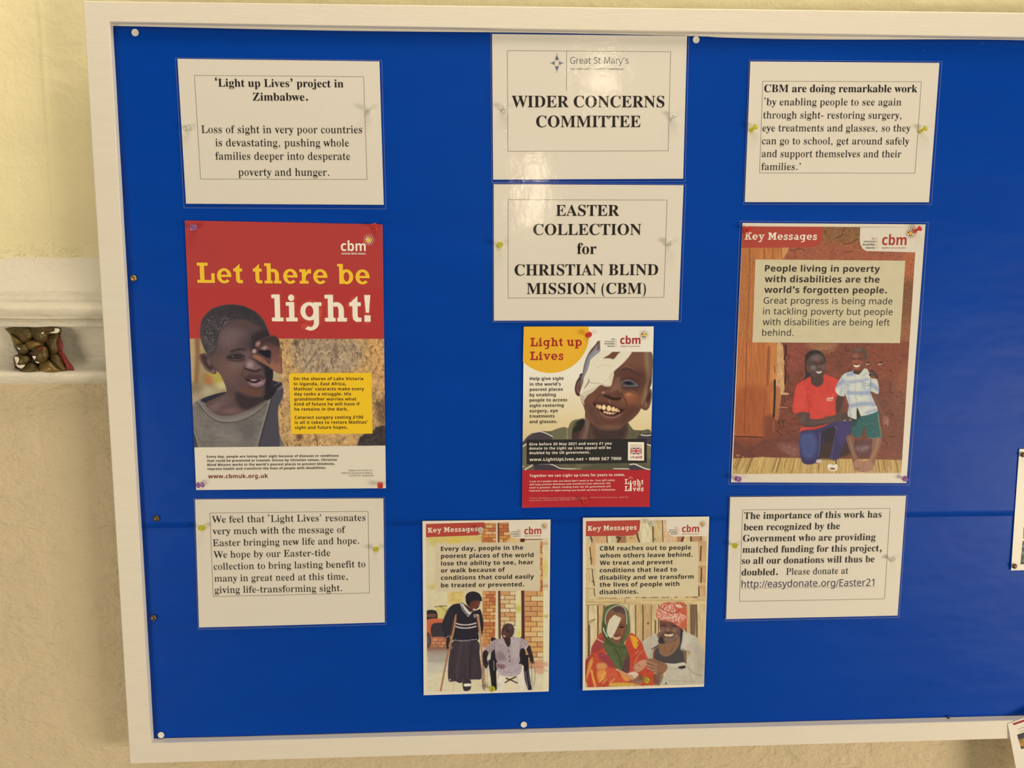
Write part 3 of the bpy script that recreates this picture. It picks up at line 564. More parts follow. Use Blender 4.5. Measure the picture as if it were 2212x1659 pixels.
    # white ground behind the heading, then the dressing
    p.poly([(549, -300), (1500, -300), (1500, 196), (1376, 250), (1345, 217), (590, 217), (566, 204), (549, 170)], (230, 217, 188), 3, hard=True)
    B = [(560, 202), (600, 180), (745, 200), (735, 217), (690, 260), (600, 316), (690, 314), (762, 328), (870, 217), (1030, 215), (1020, 262), (950, 350), (860, 440), (768, 518), (765, 570), (745, 660), (722, 744), (640, 758), (545, 735), (440, 835), (355, 890), (296, 975), (304, 1040), (262, 985), (232, 870), (256, 780), (282, 700), (300, 610), (350, 500), (385, 400), (400, 340), (470, 275)]
    p.poly(B, (224, 210, 178), 5)
    p.line([(560, 205), (600, 180), (745, 205)], 20, (230, 217, 188), 4)
    p.poly([(280, 860), (420, 790), (545, 735), (440, 835), (355, 890), (296, 975)], (204, 188, 158), 16, .8); p.poly([(232, 870), (290, 910), (296, 975), (304, 1040), (262, 985)], (186, 168, 142), 8, .9)
    p.poly([(370, 630), (376, 690), (300, 790), (352, 700), (364, 690)], (96, 72, 58), 4); p.line([(372, 690), (300, 780)], 6, (150, 126, 100), 4, .8)
    p.line([(380, 580), (470, 430), (560, 330)], 12, (238, 228, 200), 8, .8); p.line([(375, 600), (450, 450), (540, 340)], 5, (176, 158, 126), 5, .6); p.line([(545, 735), (650, 620), (760, 520)], 8, (238, 228, 200), 5, .8); p.line([(555, 742), (660, 632), (764, 540)], 5, (168, 148, 118), 4, .7)
    p.line([(385, 692), (460, 706), (545, 712), (640, 740), (722, 740)], 12, (160, 134, 106), 7, .6); p.line([(480, 470), (600, 420), (720, 440)], 16, (206, 188, 156), 14, .6); p.line([(600, 316), (690, 318), (762, 330)], 7, (176, 154, 124), 4, .8)
    p.line([(765, 560), (745, 655), (722, 744)], 8, (150, 126, 100), 4, .6); p.line([(1015, 262), (945, 350), (770, 515)], 6, (176, 154, 124), 4, .6); p.poly([(700, 560), (750, 540), (730, 700), (690, 720)], (210, 194, 162), 14, .7)
    p.line([(300, 610), (350, 500), (385, 400)], 6, (190, 178, 156), 5, .6)

def paint_courtyard(p):
    p.at(1570, 470, 450 / 2212)
    p.poly([(0, 0), (2212, 0), (2212, 3000), (0, 3000)], (150, 84, 60), 2, hard=True, noise=(16, 9, .16, 3))
    p.poly([(1000, 60), (1430, 60), (1430, 330), (1150, 300), (1000, 200)], (134, 98, 58), 60, .8, noise=(5, 4, .2, 5))
    p.poly([(620, 300), (1400, 260), (2030, 380), (2030, 460), (600, 460)], (166, 92, 66), 30, .7, noise=(5, 4, .15, 6))
    p.poly([(1880, 380), (2030, 380), (1990, 700), (1850, 640)], (184, 102, 62), 50, .8); p.poly([(1850, 700), (2000, 680), (1960, 1100), (1830, 1050)], (118, 78, 48), 60, .8); p.poly([(1840, 1080), (1970, 1080), (1940, 1500), (1820, 1400)], (148, 96, 58), 50, .7)
    W = [(560, 60), (1400, 60), (2030, 360), (1930, 1500), (560, 1400)]
    p.speck(W, (74, 44, 34), 3., .66, .45, 17, .6, .12); p.speck(W, (196, 124, 84), 3., .64, .35, 18, .6, .14)
    for L in ([(1260, 100), (1230, 150), (1225, 190)], [(1240, 180), (1150, 220)], [(1380, 230), (1290, 280), (1250, 270)], [(1040, 140), (1050, 190)], [(640, 330), (700, 350), (770, 330), (830, 350)], [(640, 380), (600, 440)], [(1660, 370), (1640, 385)], [(1250, 370), (1330, 355)]):
        p.line(L, 7, (62, 40, 30), 4, .85)
    # plank door
    p.poly([(0, 320), (600, 320), (585, 440), (560, 1500), (0, 1500)], (192, 118, 62), 4, hard=True, noise=(2.5, 30, .14, 7))
    p.poly([(590, 320), (660, 320), (600, 440), (560, 440)], (206, 142, 88), 10)
    p.poly([(140, 440), (300, 440), (270, 1330), (110, 1330)], (180, 110, 62), 30, .7, noise=(3, 20, .14, 9)); p.speck([(120, 500), (300, 500), (270, 1330), (100, 1330)], (110, 66, 42), 1.8, .64, .35, 9, 1, .15)
    for L in ([(243, 320), (240, 700), (205, 1400)], [(575, 330), (580, 440)], [(395, 330), (400, 440)], [(480, 330), (485, 430)]): p.line(L, 7, (112, 62, 36), 4, .8)
    # lower part
    p.at(1570, 730, 420 / 2111)
    p.poly([(520, 40), (2020, 40), (1930, 1330), (80, 1330), (85, 1080), (420, 1080)], (122, 62, 48), 5, hard=True, noise=(12, 7, .18, 21))
    p.poly([(850, 60), (1180, 50), (1150, 130), (1000, 150)], (176, 126, 84), 60, .8, noise=(4, 3, .2, 1)); p.poly([(640, 60), (860, 60), (820, 300), (650, 400)], (150, 74, 62), 60, .7)
    p.poly([(1560, 60), (2000, 60), (1960, 420), (1540, 420)], (138, 66, 46), 40, .7, noise=(12, 2, .16, 2)); p.poly([(1850, 400), (1980, 300), (1950, 760), (1800, 760)], (156, 92, 56), 70, .7)
    p.poly([(1640, 640), (1960, 620), (1940, 1100), (1700, 1100)], (116, 64, 50), 50, .6)
    V = [(620, 60), (2000, 60), (1930, 1300), (560, 1300)]
    p.speck(V, (66, 34, 30), 2.6, .64, .5, 31, .6, .12); p.speck(V, (170, 104, 78), 2.4, .64, .35, 32, .6, .12)
    p.poly([(80, 1090), (780, 1080), (800, 1300), (80, 1310)], (112, 62, 52), 20, .8, noise=(10, 5, .16, 3)); p.poly([(560, 1150), (780, 1180), (760, 1290), (640, 1260)], (150, 108, 96), 40, .6, noise=(3, 3, .3, 6))
    p.poly([(1380, 1120), (1580, 1110), (1600, 1230), (1500, 1300), (1400, 1240)], (90, 58, 62), 30, .8); p.poly([(1400, 1180), (1560, 1170), (1500, 1230), (1430, 1230)], (146, 118, 122), 26, .6, noise=(3, 3, .4, 3))
    for L in ([(1300, 90), (1280, 130), (1330, 140)], [(1790, 490), (1770, 560), (1790, 600)], [(1870, 590), (1900, 590)], [(1720, 820), (1800, 830), (1780, 850)], [(1760, 1070), (1820, 1080)], [(1700, 1100), (1740, 1150)], [(1930, 720), (1880, 700)], [(540, 1010), (600, 1060)], [(600, 880), (620, 960)], [(560, 900), (570, 950)]):
        p.line(L, 8, (54, 30, 28), 4, .85)
    # door, frame post and floor mat
    p.poly([(0, 0), (540, 0), (530, 450), (500, 860), (420, 860), (410, 1085), (0, 1075)], (186, 108, 58), 5, hard=True, noise=(2.5, 26, .14, 7))
    p.poly([(85, 600), (420, 560), (400, 1080), (78, 1070)], (160, 80, 46), 60, .7, noise=(2.5, 22, .12, 8)); p.poly([(450, 60), (540, 60), (530, 420), (450, 460)], (206, 132, 70), 16, .7)
    p.poly([(440, 120), (470, 130), (455, 480), (430, 480)], (138, 74, 48), 10, .8); p.line([(215, 40), (205, 500), (188, 1070)], 6, (110, 58, 34), 4, .9); p.line([(420, 500), (400, 1060)], 6, (128, 68, 40), 5, .7); p.line([(75, 1068), (390, 1078)], 10, (42, 24, 22), 3)
    p.poly([(400, 860), (540, 860), (520, 1080), (400, 1090)], (130, 66, 46), 24, .7)
    p.poly([(545, 50), (600, 70), (615, 150), (622, 260), (618, 420), (625, 560), (590, 620), (570, 740), (520, 760), (525, 560), (530, 460), (540, 300)], (204, 156, 104), 6, noise=(3, 8, .16, 3))
    p.poly([(520, 560), (580, 560), (565, 860), (515, 860)], (176, 108, 66), 12, .9); p.poly([(490, 340), (530, 300), (530, 450), (490, 450)], (214, 138, 72), 12, .8)
    p.line([(635, 80), (640, 150), (625, 230)], 18, (44, 28, 24), 5); p.line([(628, 300), (640, 400), (628, 500)], 14, (46, 28, 24), 5); p.line([(520, 460), (518, 640), (508, 850)], 22, (36, 22, 22), 5, .95); p.line([(515, 300), (520, 370)], 10, (90, 50, 34), 5, .8)
    p.line([(640, 160), (680, 210), (640, 260), (660, 310)], 7, (44, 26, 24), 4, .8); p.poly([(590, 592), (665, 598), (665, 616), (590, 614)], (214, 164, 116), 4); p.line([(555, 750), (655, 756)], 10, (190, 132, 92), 4); p.line([(600, 630), (630, 680), (595, 740)], 8, (60, 34, 28), 4, .8); p.line([(505, 900), (508, 1010)], 14, (168, 98, 66), 5, .8)
    p.line([(665, 400), (670, 460)], 10, (50, 30, 26), 4, .7); p.ell(120, 1275, 22, 12, (170, 116, 82), .5)
    p.poly([(55, 1310), (400, 1295), (800, 1305), (1500, 1315), (1900, 1325), (1900, 1500), (50, 1500)], (196, 160, 96), 5, hard=True, noise=(3.2, 60, .12, 5))
    r = np.random.RandomState(4)
    for i in range(190):
        x = r.uniform(60, 1890); t = (x - 60) / 1830; y0 = 1300 + 25 * t + r.uniform(-14, 12); y1 = r.uniform(1400, 1480); k = -90 + 130 * t
        p.line([(x, y0), (x + k * (y1 - y0) / 190, y1)], r.uniform(3, 9), ((226, 192, 128), (150, 106, 58), (104, 66, 40), (206, 176, 92))[r.randint(4)], 2.5, r.uniform(.35, .85), True)
    # woman kneeling in a red shirt
    p.at(1680, 740, 260 / 1438)
    p.poly([(480, 1180), (900, 1150), (860, 1330), (600, 1390), (480, 1360)], (52, 36, 34), 26, .9)
    p.poly([(330, 160), (370, 110), (440, 88), (510, 105), (560, 170), (570, 230), (545, 250), (470, 140), (390, 170), (350, 280), (360, 340), (400, 380), (350, 430), (300, 450), (330, 400), (325, 290)], (40, 36, 40), 5)
    p.poly([(355, 240), (375, 180), (430, 140), (490, 135), (540, 165), (560, 230), (562, 300), (550, 360), (510, 400), (450, 400), (400, 370), (370, 300)], (78, 58, 52), 5)
    p.ell(455, 185, 60, 34, (118, 100, 98), .9, .85, -10); p.ell(425, 300, 34, 34, (134, 118, 114), .8, .8); p.ell(498, 300, 22, 26, (112, 86, 80), .8, .8); p.ell(540, 290, 20, 30, (120, 92, 84), .8, .8); p.ell(440, 350, 40, 24, (86, 66, 60), .8, .7)
    p.ell(480, 220, 16, 22, (140, 66, 52), .8, .7); p.line([(415, 262), (440, 252), (465, 262)], 12, (44, 36, 34), 6, .9); p.line([(510, 258), (530, 248), (552, 256)], 12, (44, 36, 34), 6, .9); p.line([(405, 235), (440, 225), (470, 238)], 8, (50, 38, 36), 5, .7); p.line([(505, 235), (545, 230)], 8, (50, 38, 36), 5, .7)
    p.line([(470, 305), (500, 312), (520, 300)], 8, (50, 34, 32), 5, .8); p.poly([(450, 340), (490, 345), (530, 335), (515, 362), (480, 368)], (218, 200, 186), 4); p.line([(445, 337), (490, 344), (535, 332)], 6, (70, 38, 36), 3); p.line([(455, 370), (490, 378), (520, 366)], 6, (100, 58, 54), 4, .8)
    p.line([(352, 210), (345, 270), (352, 340)], 14, (96, 74, 66), 6, .7)
    p.poly([(395, 380), (440, 405), (520, 400), (545, 385), (545, 470), (510, 520), (450, 525), (400, 480)], (72, 54, 50), 5)
    p.poly([(385, 410), (400, 480), (455, 525), (515, 510), (545, 460), (548, 385), (620, 400), (700, 430), (735, 470), (720, 620), (700, 850), (560, 880), (600, 960), (560, 1000), (440, 1030), (300, 1050), (265, 1075), (285, 1010), (350, 1000), (380, 900), (370, 838), (190, 840), (185, 700), (210, 560), (240, 490), (310, 450)], (206, 62, 52), 4, noise=(6, 7, .07, 4))
    p.poly([(220, 560), (300, 520), (340, 640), (300, 780), (200, 820)], (214, 78, 66), 30, .6); p.poly([(440, 620), (560, 620), (640, 800), (480, 840)], (214, 74, 60), 50, .5); p.line([(210, 730), (330, 760)], 6, (226, 110, 96), 6, .5); p.line([(350, 620), (375, 740), (372, 830)], 14, (172, 46, 42), 12, .7); p.line([(395, 480), (455, 530), (520, 515), (550, 450)], 7, (160, 40, 38), 4, .7)
    p.poly([(580, 940), (660, 960), (420, 1040), (300, 1055), (420, 1005)], (186, 50, 46), 14, .6)
    p.poly([(236, 842), (370, 838), (385, 905), (470, 915), (620, 890), (700, 860), (760, 830), (830, 850), (885, 915), (880, 938), (800, 940), (700, 950), (560, 980), (400, 1008), (310, 1000), (265, 930)], (84, 62, 58), 5)
    p.ell(300, 910, 30, 50, (112, 86, 82), .9, .6, 20); p.line([(400, 960), (560, 940), (680, 915)], 22, (108, 82, 78), 14, .6); p.line([(310, 1000), (420, 1002), (560, 975)], 10, (50, 36, 36), 8, .7)
    for a in ([(780, 870), (830, 900), (882, 925)], [(760, 890), (820, 930)], [(800, 850), (850, 870)]): p.line(a, 8, (52, 36, 36), 5, .8)
    p.ell(800, 932, 14, 8, (196, 170, 160), .4); p.ell(870, 924, 14, 8, (190, 164, 154), .4)
    p.poly([(700, 650), (790, 640), (780, 720), (750, 800), (700, 850)], (76, 50, 46), 8)
    p.poly([(265, 1090), (310, 1050), (450, 1040), (580, 990), (680, 950), (860, 940), (890, 990), (885, 1060), (820, 1180), (760, 1300), (720, 1395), (620, 1380), (660, 1200), (560, 1180), (530, 1250), (495, 1400), (420, 1450), (330, 1452), (280, 1400), (258, 1250)], (52, 46, 88), 5)
    p.poly([(262, 1120), (340, 1080), (430, 1090), (470, 1200), (450, 1330), (380, 1390), (290, 1330)], (70, 86, 132), 34, .8, noise=(3, 3, .12, 8)); p.line([(500, 1080), (505, 1200), (488, 1360)], 10, (110, 116, 150), 6, .6); p.line([(530, 1120), (520, 1220), (495, 1390)], 16, (34, 30, 52), 7, .8)
    p.poly([(540, 1060), (690, 1010), (680, 1150), (640, 1190), (560, 1180)], (34, 26, 38), 14, .9); p.poly([(700, 980), (850, 950), (880, 1040), (800, 1180), (720, 1200)], (66, 52, 108), 26, .6); p.line([(690, 1000), (710, 1040), (680, 1120), (640, 1380)], 7, (112, 106, 150), 4, .6); p.line([(670, 990), (700, 1030)], 7, (120, 116, 160), 4, .6)
    p.ell(490, 1420, 34, 26, (206, 190, 166), .3); p.line([(445, 1440), (500, 1440)], 10, (150, 98, 72), 4); p.line([(620, 1390), (690, 1410), (690, 1460)], 18, (96, 70, 62), 8, .9)
    p.poly([(592, 1470), (620, 1450), (660, 1462), (700, 1452), (716, 1480), (700, 1525), (640, 1535), (605, 1515)], (232, 222, 196), 4); p.ell(652, 1507, 34, 14, (140, 92, 66), .4); p.line([(610, 1500), (650, 1530), (700, 1510)], 6, (236, 226, 204), 2)
    p.at(1680, 740, 260 / 1438)
    p.line([(592, 698), (662, 690)], 5, (240, 220, 200), 2); p.line([(652, 615), (656, 640)], 8, (226, 130, 116), 4, .7)
    # boy in a checked shirt
    p.poly([(1110, 590), (1195, 590), (1240, 700), (1290, 870), (1325, 920), (1318, 990), (1280, 980), (1255, 900), (1200, 760), (1130, 650)], (110, 66, 54), 5); p.line([(1150, 640), (1220, 780), (1265, 870)], 18, (134, 88, 72), 10, .6)
    p.poly([(1262, 880), (1310, 885), (1335, 930), (1318, 998), (1300, 960), (1270, 985), (1255, 930)], (146, 90, 78), 6); p.line([(1310, 930), (1310, 990)], 6, (224, 186, 168), 3, .7); p.line([(1290, 950), (1275, 980)], 6, (220, 180, 160), 3, .6)
    p.poly([(820, 1120), (910, 1120), (920, 1280), (960, 1390), (960, 1480), (905, 1470), (880, 1350), (840, 1230)], (124, 86, 68), 6); p.line([(860, 1150), (890, 1280), (925, 1370)], 22, (158, 118, 96), 12, .7); p.poly([(1140, 1120), (1235, 1120), (1225, 1230), (1180, 1360), (1140, 1480), (1085, 1440), (1120, 1300)], (142, 96, 74), 6); p.line([(1200, 1150), (1170, 1280), (1110, 1400)], 22, (176, 128, 102), 14, .7)
    p.poly([(900, 1440), (950, 1390), (1010, 1420), (1100, 1410), (1140, 1470), (1125, 1530), (1040, 1552), (950, 1540), (910, 1515)], (166, 120, 94), 7); p.line([(945, 1545), (1040, 1553), (1125, 1532)], 7, (216, 180, 150), 3, .7); p.line([(915, 1505), (985, 1500)], 7, (84, 56, 46), 4, .8); p.line([(1030, 1430), (1020, 1540)], 10, (140, 96, 74), 8, .6)
    p.poly([(890, 905), (950, 905), (1000, 880), (1192, 815), (1210, 930), (1238, 1110), (1180, 1140), (1100, 1140), (1060, 1110), (1035, 1000), (1010, 1100), (985, 1130), (900, 1115), (880, 1000)], (34, 92, 88), 4, noise=(4, 7, .1, 4))
    p.line([(1195, 850), (1212, 960), (1236, 1110)], 6, (170, 160, 110), 3); p.line([(1070, 1138), (1160, 1142), (1236, 1115)], 5, (110, 150, 130), 3); p.line([(1000, 960), (1060, 980), (1120, 960), (1160, 990)], 7, (98, 150, 134), 6, .5); p.poly([(1040, 990), (1035, 1100), (1005, 1130), (1015, 1040)], (96, 52, 44), 8, .8); p.poly([(880, 910), (960, 905), (900, 1010)], (20, 46, 52), 14, .8)
    p.poly([(900, 320), (1030, 310), (1020, 360), (960, 385), (905, 365)], (70, 44, 40), 6)
    p.poly([(885, 345), (905, 325), (905, 365), (970, 380), (1040, 308), (1090, 345), (1110, 420), (1190, 450), (1203, 610), (1110, 580), (1125, 640), (1160, 720), (1195, 810), (1120, 850), (985, 875), (955, 780), (945, 908), (870, 895), (835, 860), (850, 760), (835, 700), (800, 600), (795, 640), (730, 630), (688, 560), (740, 440), (800, 370)], (206, 204, 184), 4, noise=(5, 5, .06, 2))
    p.clip([(885, 345), (905, 325), (905, 365), (970, 380), (1040, 308), (1090, 345), (1110, 420), (1190, 450), (1203, 610), (1110, 580), (1125, 640), (1160, 720), (1195, 810), (1120, 850), (985, 875), (955, 780), (945, 908), (870, 895), (835, 860), (850, 760), (835, 700), (800, 600), (795, 640), (730, 630), (688, 560), (740, 440), (800, 370)])
    for L, w in (([(840, 600), (980, 605), (1100, 600)], 40), ([(850, 760), (960, 740), (1070, 730), (1150, 740)], 46), ([(820, 470), (900, 470), (1080, 440)], 26), ([(840, 380), (890, 380)], 40), ([(1120, 500), (1200, 560)], 50), ([(700, 520), (780, 460)], 44), ([(1060, 840), (1180, 800)], 26)):
        p.line(L, w, (136, 146, 174), 20, .75)
    for L in ([(835, 500), (850, 700), (870, 880)], [(1080, 560), (1120, 700)], [(770, 420), (760, 620)], [(1020, 480), (1060, 620)]): p.line(L, 22, (146, 158, 184), 18, .6)
    p.line([(930, 390), (925, 600), (950, 780)], 6, (150, 150, 140), 5, .6); p.line([(985, 470), (1090, 500), (1090, 520), (1000, 505)], 7, (110, 130, 140), 4, .7); p.line([(820, 500), (850, 520), (860, 490)], 7, (120, 140, 130), 4, .7); p.line([(800, 480), (800, 600)], 8, (130, 130, 130), 8, .6); p.line([(1112, 430), (1108, 560)], 12, (96, 120, 130), 8, .7); p.line([(1010, 400), (1090, 350)], 8, (150, 160, 150), 4, .6); p.poly([(885, 345), (905, 325), (900, 360), (870, 385)], (110, 150, 190), 8, .7)
    p.clip()
    p.poly([(948, 780), (985, 870), (975, 900), (945, 905)], (22, 26, 34), 5)
    p.poly([(880, 170), (905, 95), (965, 65), (1030, 75), (1070, 130), (1070, 190), (1045, 250), (1035, 300), (1000, 330), (940, 332), (905, 315), (880, 260)], (118, 64, 50), 5)
    p.poly([(885, 170), (905, 95), (965, 65), (1030, 75), (1070, 130), (1068, 210), (1040, 200), (1015, 140), (950, 110), (905, 130)], (84, 64, 54), 12, .95); p.ell(960, 85, 40, 16, (122, 98, 82), .8, .7)
    p.ell(930, 160, 34, 26, (160, 92, 74), .8, .8); p.ell(905, 235, 20, 22, (172, 88, 60), .8, .8); p.ell(985, 240, 30, 24, (164, 84, 56), .8, .8); p.ell(940, 225, 14, 18, (170, 100, 78), .8, .8); p.ell(940, 305, 34, 20, (182, 92, 58), .8, .8)
    p.line([(893, 198), (915, 190), (928, 200)], 10, (54, 32, 30), 4, .9); p.line([(955, 195), (985, 188), (1005, 198)], 10, (54, 32, 30), 4, .9); p.line([(920, 245), (945, 250), (965, 243)], 7, (76, 38, 32), 4, .8)
    p.poly([(905, 265), (945, 270), (985, 265), (970, 288), (940, 294), (915, 286)], (240, 214, 184), 3); p.line([(902, 262), (945, 268), (990, 262)], 6, (100, 46, 38), 3)
    p.poly([(1050, 195), (1070, 190), (1068, 240), (1050, 262)], (116, 66, 52), 4)
    p.line([(1100, 345), (1130, 340), (1165, 375)], 26, (62, 44, 42), 7, .95); p.line([(1105, 385), (1150, 375), (1185, 410)], 30, (58, 42, 42), 7, .95); p.line([(1105, 365), (1160, 370)], 5, (150, 116, 106), 3, .7); p.line([(1110, 400), (1170, 395)], 5, (136, 104, 96), 3, .7)
    for x in (1085, 1235): p.poly([(x - 14, 250), (x - 2, 225), (x + 14, 250), (x, 272)], (36, 24, 24), 4); p.line([(x - 26, 262), (x + 10, 256)], 9, (232, 200, 170), 3)
    # label colour of the stained paper ground behind the text stays in the text panel
    p.grain(1.6, .05)

def bricks(p, x0, y0, x1, y1, bw, bh, cols, mortar, r, skew=0):
    p.poly([(x0, y0), (x1, y0), (x1 + skew, y1), (x0 + skew, y1)], mortar, 2, hard=True)
    y = y0; k = 0
    while y < y1:
        x = x0 - (k % 2) * bw * .5 - r.uniform(0, 6)
        while x < x1:
            a, b = max(x + 4, x0 + 1), min(x + bw - 6, x1 - 1)
            if b - a > 8:
                d = skew * (y - y0) / (y1 - y0)
                p.poly([(a + d, y + 4), (b + d, y + 4 + r.uniform(-3, 3)), (b + d, min(y + bh - 5, y1)), (a + d, min(y + bh - 5, y1))], cols[r.randint(len(cols))], 4, .95, hard=True)
            x += bw
        y += bh; k += 1

def paint_schoolyard(p):
    r = np.random.RandomState(9)
    p.at(900, 1110, 300 / 2212)
    p.poly([(0, 0), (2212, 0), (2212, 1300), (0, 1300)], (214, 194, 152), 2, hard=True, noise=(10, 10, .05, 3))
    p.poly([(200, 340), (1000, 340), (960, 440), (300, 470)], (206, 178, 78), 60, .7); p.ell(600, 420, 90, 50, (214, 182, 70), .8, .7); p.ell(260, 480, 60, 50, (196, 178, 90), .8, .7); p.ell(260, 1160, 60, 50, (196, 178, 90), .8, .7); p.ell(230, 700, 60, 200, (216, 200, 156), .8, .7)
    O = [(206, 138, 72), (214, 152, 84), (188, 104, 62), (222, 172, 112), (200, 128, 74)]
    bricks(p, 1035, 120, 1265, 460, 120, 52, O, (136, 84, 52), r)
    bricks(p, 1310, 120, 1500, 450, 150, 56, O, (116, 76, 50), r); p.poly([(1480, 380), (1640, 380), (1640, 450), (1440, 450)], (216, 178, 112), 8, .8)
    p.line([(1300, 130), (1305, 450)], 24, (84, 40, 34), 6); p.line([(1278, 130), (1280, 450)], 16, (222, 206, 170), 5)
    p.poly([(1655, 390), (1720, 395), (1715, 445), (1655, 445)], (92, 40, 34), 5); p.line([(1720, 408), (2005, 408)], 12, (110, 62, 44), 4)
    bricks(p, 1960, 440, 2010, 1230, 70, 90, O + [(224, 190, 130)], (120, 76, 56), r)
    p.poly([(2012, 440), (2110, 440), (2110, 1300), (2012, 1300)], (218, 200, 150), 4, hard=True, noise=(8, 8, .06, 2)); p.ell(2050, 860, 50, 130, (206, 184, 90), .8, .7); p.poly([(2015, 450), (2095, 450), (2095, 490), (2015, 490)], (196, 150, 122), 6, .7); p.poly([(2020, 1125), (2095, 1125), (2095, 1165), (2020, 1165)], (176, 140, 116), 6, .7)
    p.at(900, 1270, 300 / 2074)
    p.poly([(100, 20), (1000, 20), (1000, 700), (100, 700)], (214, 198, 154), 8, hard=True, noise=(10, 10, .05, 3))
    p.poly([(500, 40), (700, 40), (720, 230), (490, 240)], (208, 176, 92), 30, .8, noise=(6, 6, .12, 3)); p.poly([(720, 50), (990, 50), (990, 300), (720, 300)], (212, 196, 150), 20, .8)
    p.poly([(300, 290), (450, 270), (470, 470), (310, 470)], (204, 186, 108), 6); p.line([(275, 280), (330, 272), (450, 265)], 10, (64, 48, 36), 3); p.line([(360, 280), (450, 345)], 8, (110, 86, 56), 4, .8)
    p.poly([(150, 340), (290, 340), (300, 470), (150, 470)], (44, 38, 44), 6); p.poly([(155, 390), (280, 385), (280, 430), (155, 430)], (110, 74, 60), 7)
    p.poly([(150, 475), (480, 475), (480, 560), (240, 545), (240, 740), (150, 740)], (196, 100, 66), 6); p.poly([(232, 540), (450, 540), (450, 740), (240, 745)], (58, 50, 56), 8)
    p.poly([(150, 745), (490, 745), (480, 900), (150, 900)], (176, 106, 72), 6); bricks(p, 235, 748, 470, 905, 90, 48, [(196, 124, 84), (206, 140, 100)], (120, 74, 56), r); p.ell(165, 780, 50, 120, (68, 56, 58), .15); p.ell(168, 780, 24, 80, (104, 84, 76), .5)
    p.poly([(150, 890), (480, 890), (480, 1010), (150, 1010)], (134, 98, 78), 34, .9)
    p.poly([(150, 960), (2000, 960), (2000, 1600), (150, 1600)], (196, 186, 160), 60, hard=True, noise=(30, 4, .07, 4)); p.poly([(150, 1280), (2000, 1250), (2000, 1600), (150, 1600)], (218, 202, 160), 80, .9, noise=(30, 5, .05, 5)); p.poly([(180, 960), (460, 960), (460, 1100), (180, 1100)], (150, 136, 124), 50, .6)
    bricks(p, 985, 45, 1185, 880, 110, 52, O, (130, 84, 56), r, 0)
    p.poly([(1185, 40), (1245, 40), (1245, 760), (1170, 760)], (216, 204, 160), 6, hard=True)
    bricks(p, 1245, 45, 1490, 620, 150, 64, [(222, 196, 148), (216, 182, 124), (226, 200, 156), (206, 150, 94)], (126, 90, 62), r)
    p.poly([(1485, 40), (1570, 40), (1560, 760), (1480, 760)], (218, 206, 150), 8, hard=True); p.ell(1520, 310, 40, 50, (186, 176, 60), .8, .8); p.ell(1530, 680, 40, 60, (206, 190, 90), .8, .7)
    bricks(p, 1612, 45, 1888, 1200, 190, 76, [(224, 196, 140), (216, 160, 92), (208, 132, 78), (222, 180, 116), (206, 148, 92)], (118, 78, 56), r)
    p.poly([(1888, 40), (1980, 40), (1975, 1540), (1890, 1540)], (222, 208, 166), 6, hard=True); p.ell(1935, 420, 40, 22, (176, 168, 74), .8, .8); p.poly([(1890, 1110), (1970, 1110), (1970, 1165), (1890, 1165)], (196, 152, 126), 10, .7); p.line([(1890, 1215), (1965, 1245)], 8, (110, 90, 80), 4, .7)
    p.poly([(1770, 1080), (1890, 1080), (1890, 1280), (1760, 1240)], (206, 150, 116), 20, .8)
    p.line([(1232, 40), (1240, 760)], 36, (92, 46, 38), 6); p.line([(1228, 60), (1232, 740)], 6, (190, 160, 150), 3, .5)
    p.line([(1583, 40), (1590, 780)], 46, (84, 36, 34), 7); p.line([(1570, 60), (1575, 740)], 6, (160, 110, 100), 3, .6)
    # pupil on crutches
    p.poly([(975, 730), (1040, 740), (1100, 1000), (1000, 900)], (196, 140, 90), 14, .6)
    p.line([(545, 1530), (570, 1400)], 7, (150, 132, 110), 4, .7)
    p.poly([(690, 1380), (800, 1370), (812, 1480), (780, 1530), (705, 1530)], (58, 48, 50), 6); p.poly([(712, 1430), (806, 1428), (806, 1462), (712, 1466)], (232, 220, 196), 4)
    p.poly([(560, 785), (910, 790), (940, 1000), (975, 1330), (860, 1365), (700, 1370), (690, 1400), (640, 1418), (580, 1390), (480, 1385), (470, 1180), (500, 960)], (62, 50, 56), 6, noise=(8, 30, .14, 4))
    p.line([(660, 850), (620, 1100), (600, 1350)], 34, (84, 70, 74), 26, .6); p.line([(820, 860), (800, 1100), (790, 1340)], 26, (44, 34, 42), 20, .7); p.line([(740, 830), (760, 1340)], 24, (82, 68, 72), 22, .5); p.ell(500, 1368, 8, 12, (230, 220, 200), .4)
    p.poly([(640, 230), (700, 225), (800, 345), (900, 330), (950, 320), (985, 430), (998, 550), (980, 680), (965, 740), (940, 690), (920, 660), (900, 790), (560, 790), (530, 720), (440, 760), (400, 660), (380, 540), (430, 400), (490, 290), (560, 240)], (38, 35, 44), 5)
    p.poly([(420, 440), (500, 300), (560, 400), (520, 560), (470, 690), (410, 640)], (50, 46, 54), 40, .6); p.line([(440, 740), (470, 720), (495, 712)], 9, (176, 164, 164), 3, .9); p.line([(520, 430), (500, 640), (520, 720)], 10, (24, 22, 30), 8, .8)
    p.poly([(655, 235), (690, 230), (760, 300), (830, 345), (775, 400), (700, 310)], (206, 196, 180), 4); p.poly([(700, 240), (760, 270), (830, 345), (790, 350)], (60, 38, 36), 6)
    p.line([(650, 235), (690, 330), (770, 425), (830, 345)], 8, (196, 186, 170), 3, hard=True); p.line([(668, 235), (705, 325), (770, 400)], 5, (40, 36, 44), 2, hard=True); p.poly([(850, 395), (885, 390), (885, 440), (855, 440)], (170, 160, 156), 5, .75, noise=(1.2, 1.2, .5, 3))
    for y in (530, 578): p.line([(585, y - 8), (640, y + 12), (740, y + 20), (830, y + 8), (888, y - 8)], 17, (206, 196, 184), 3)
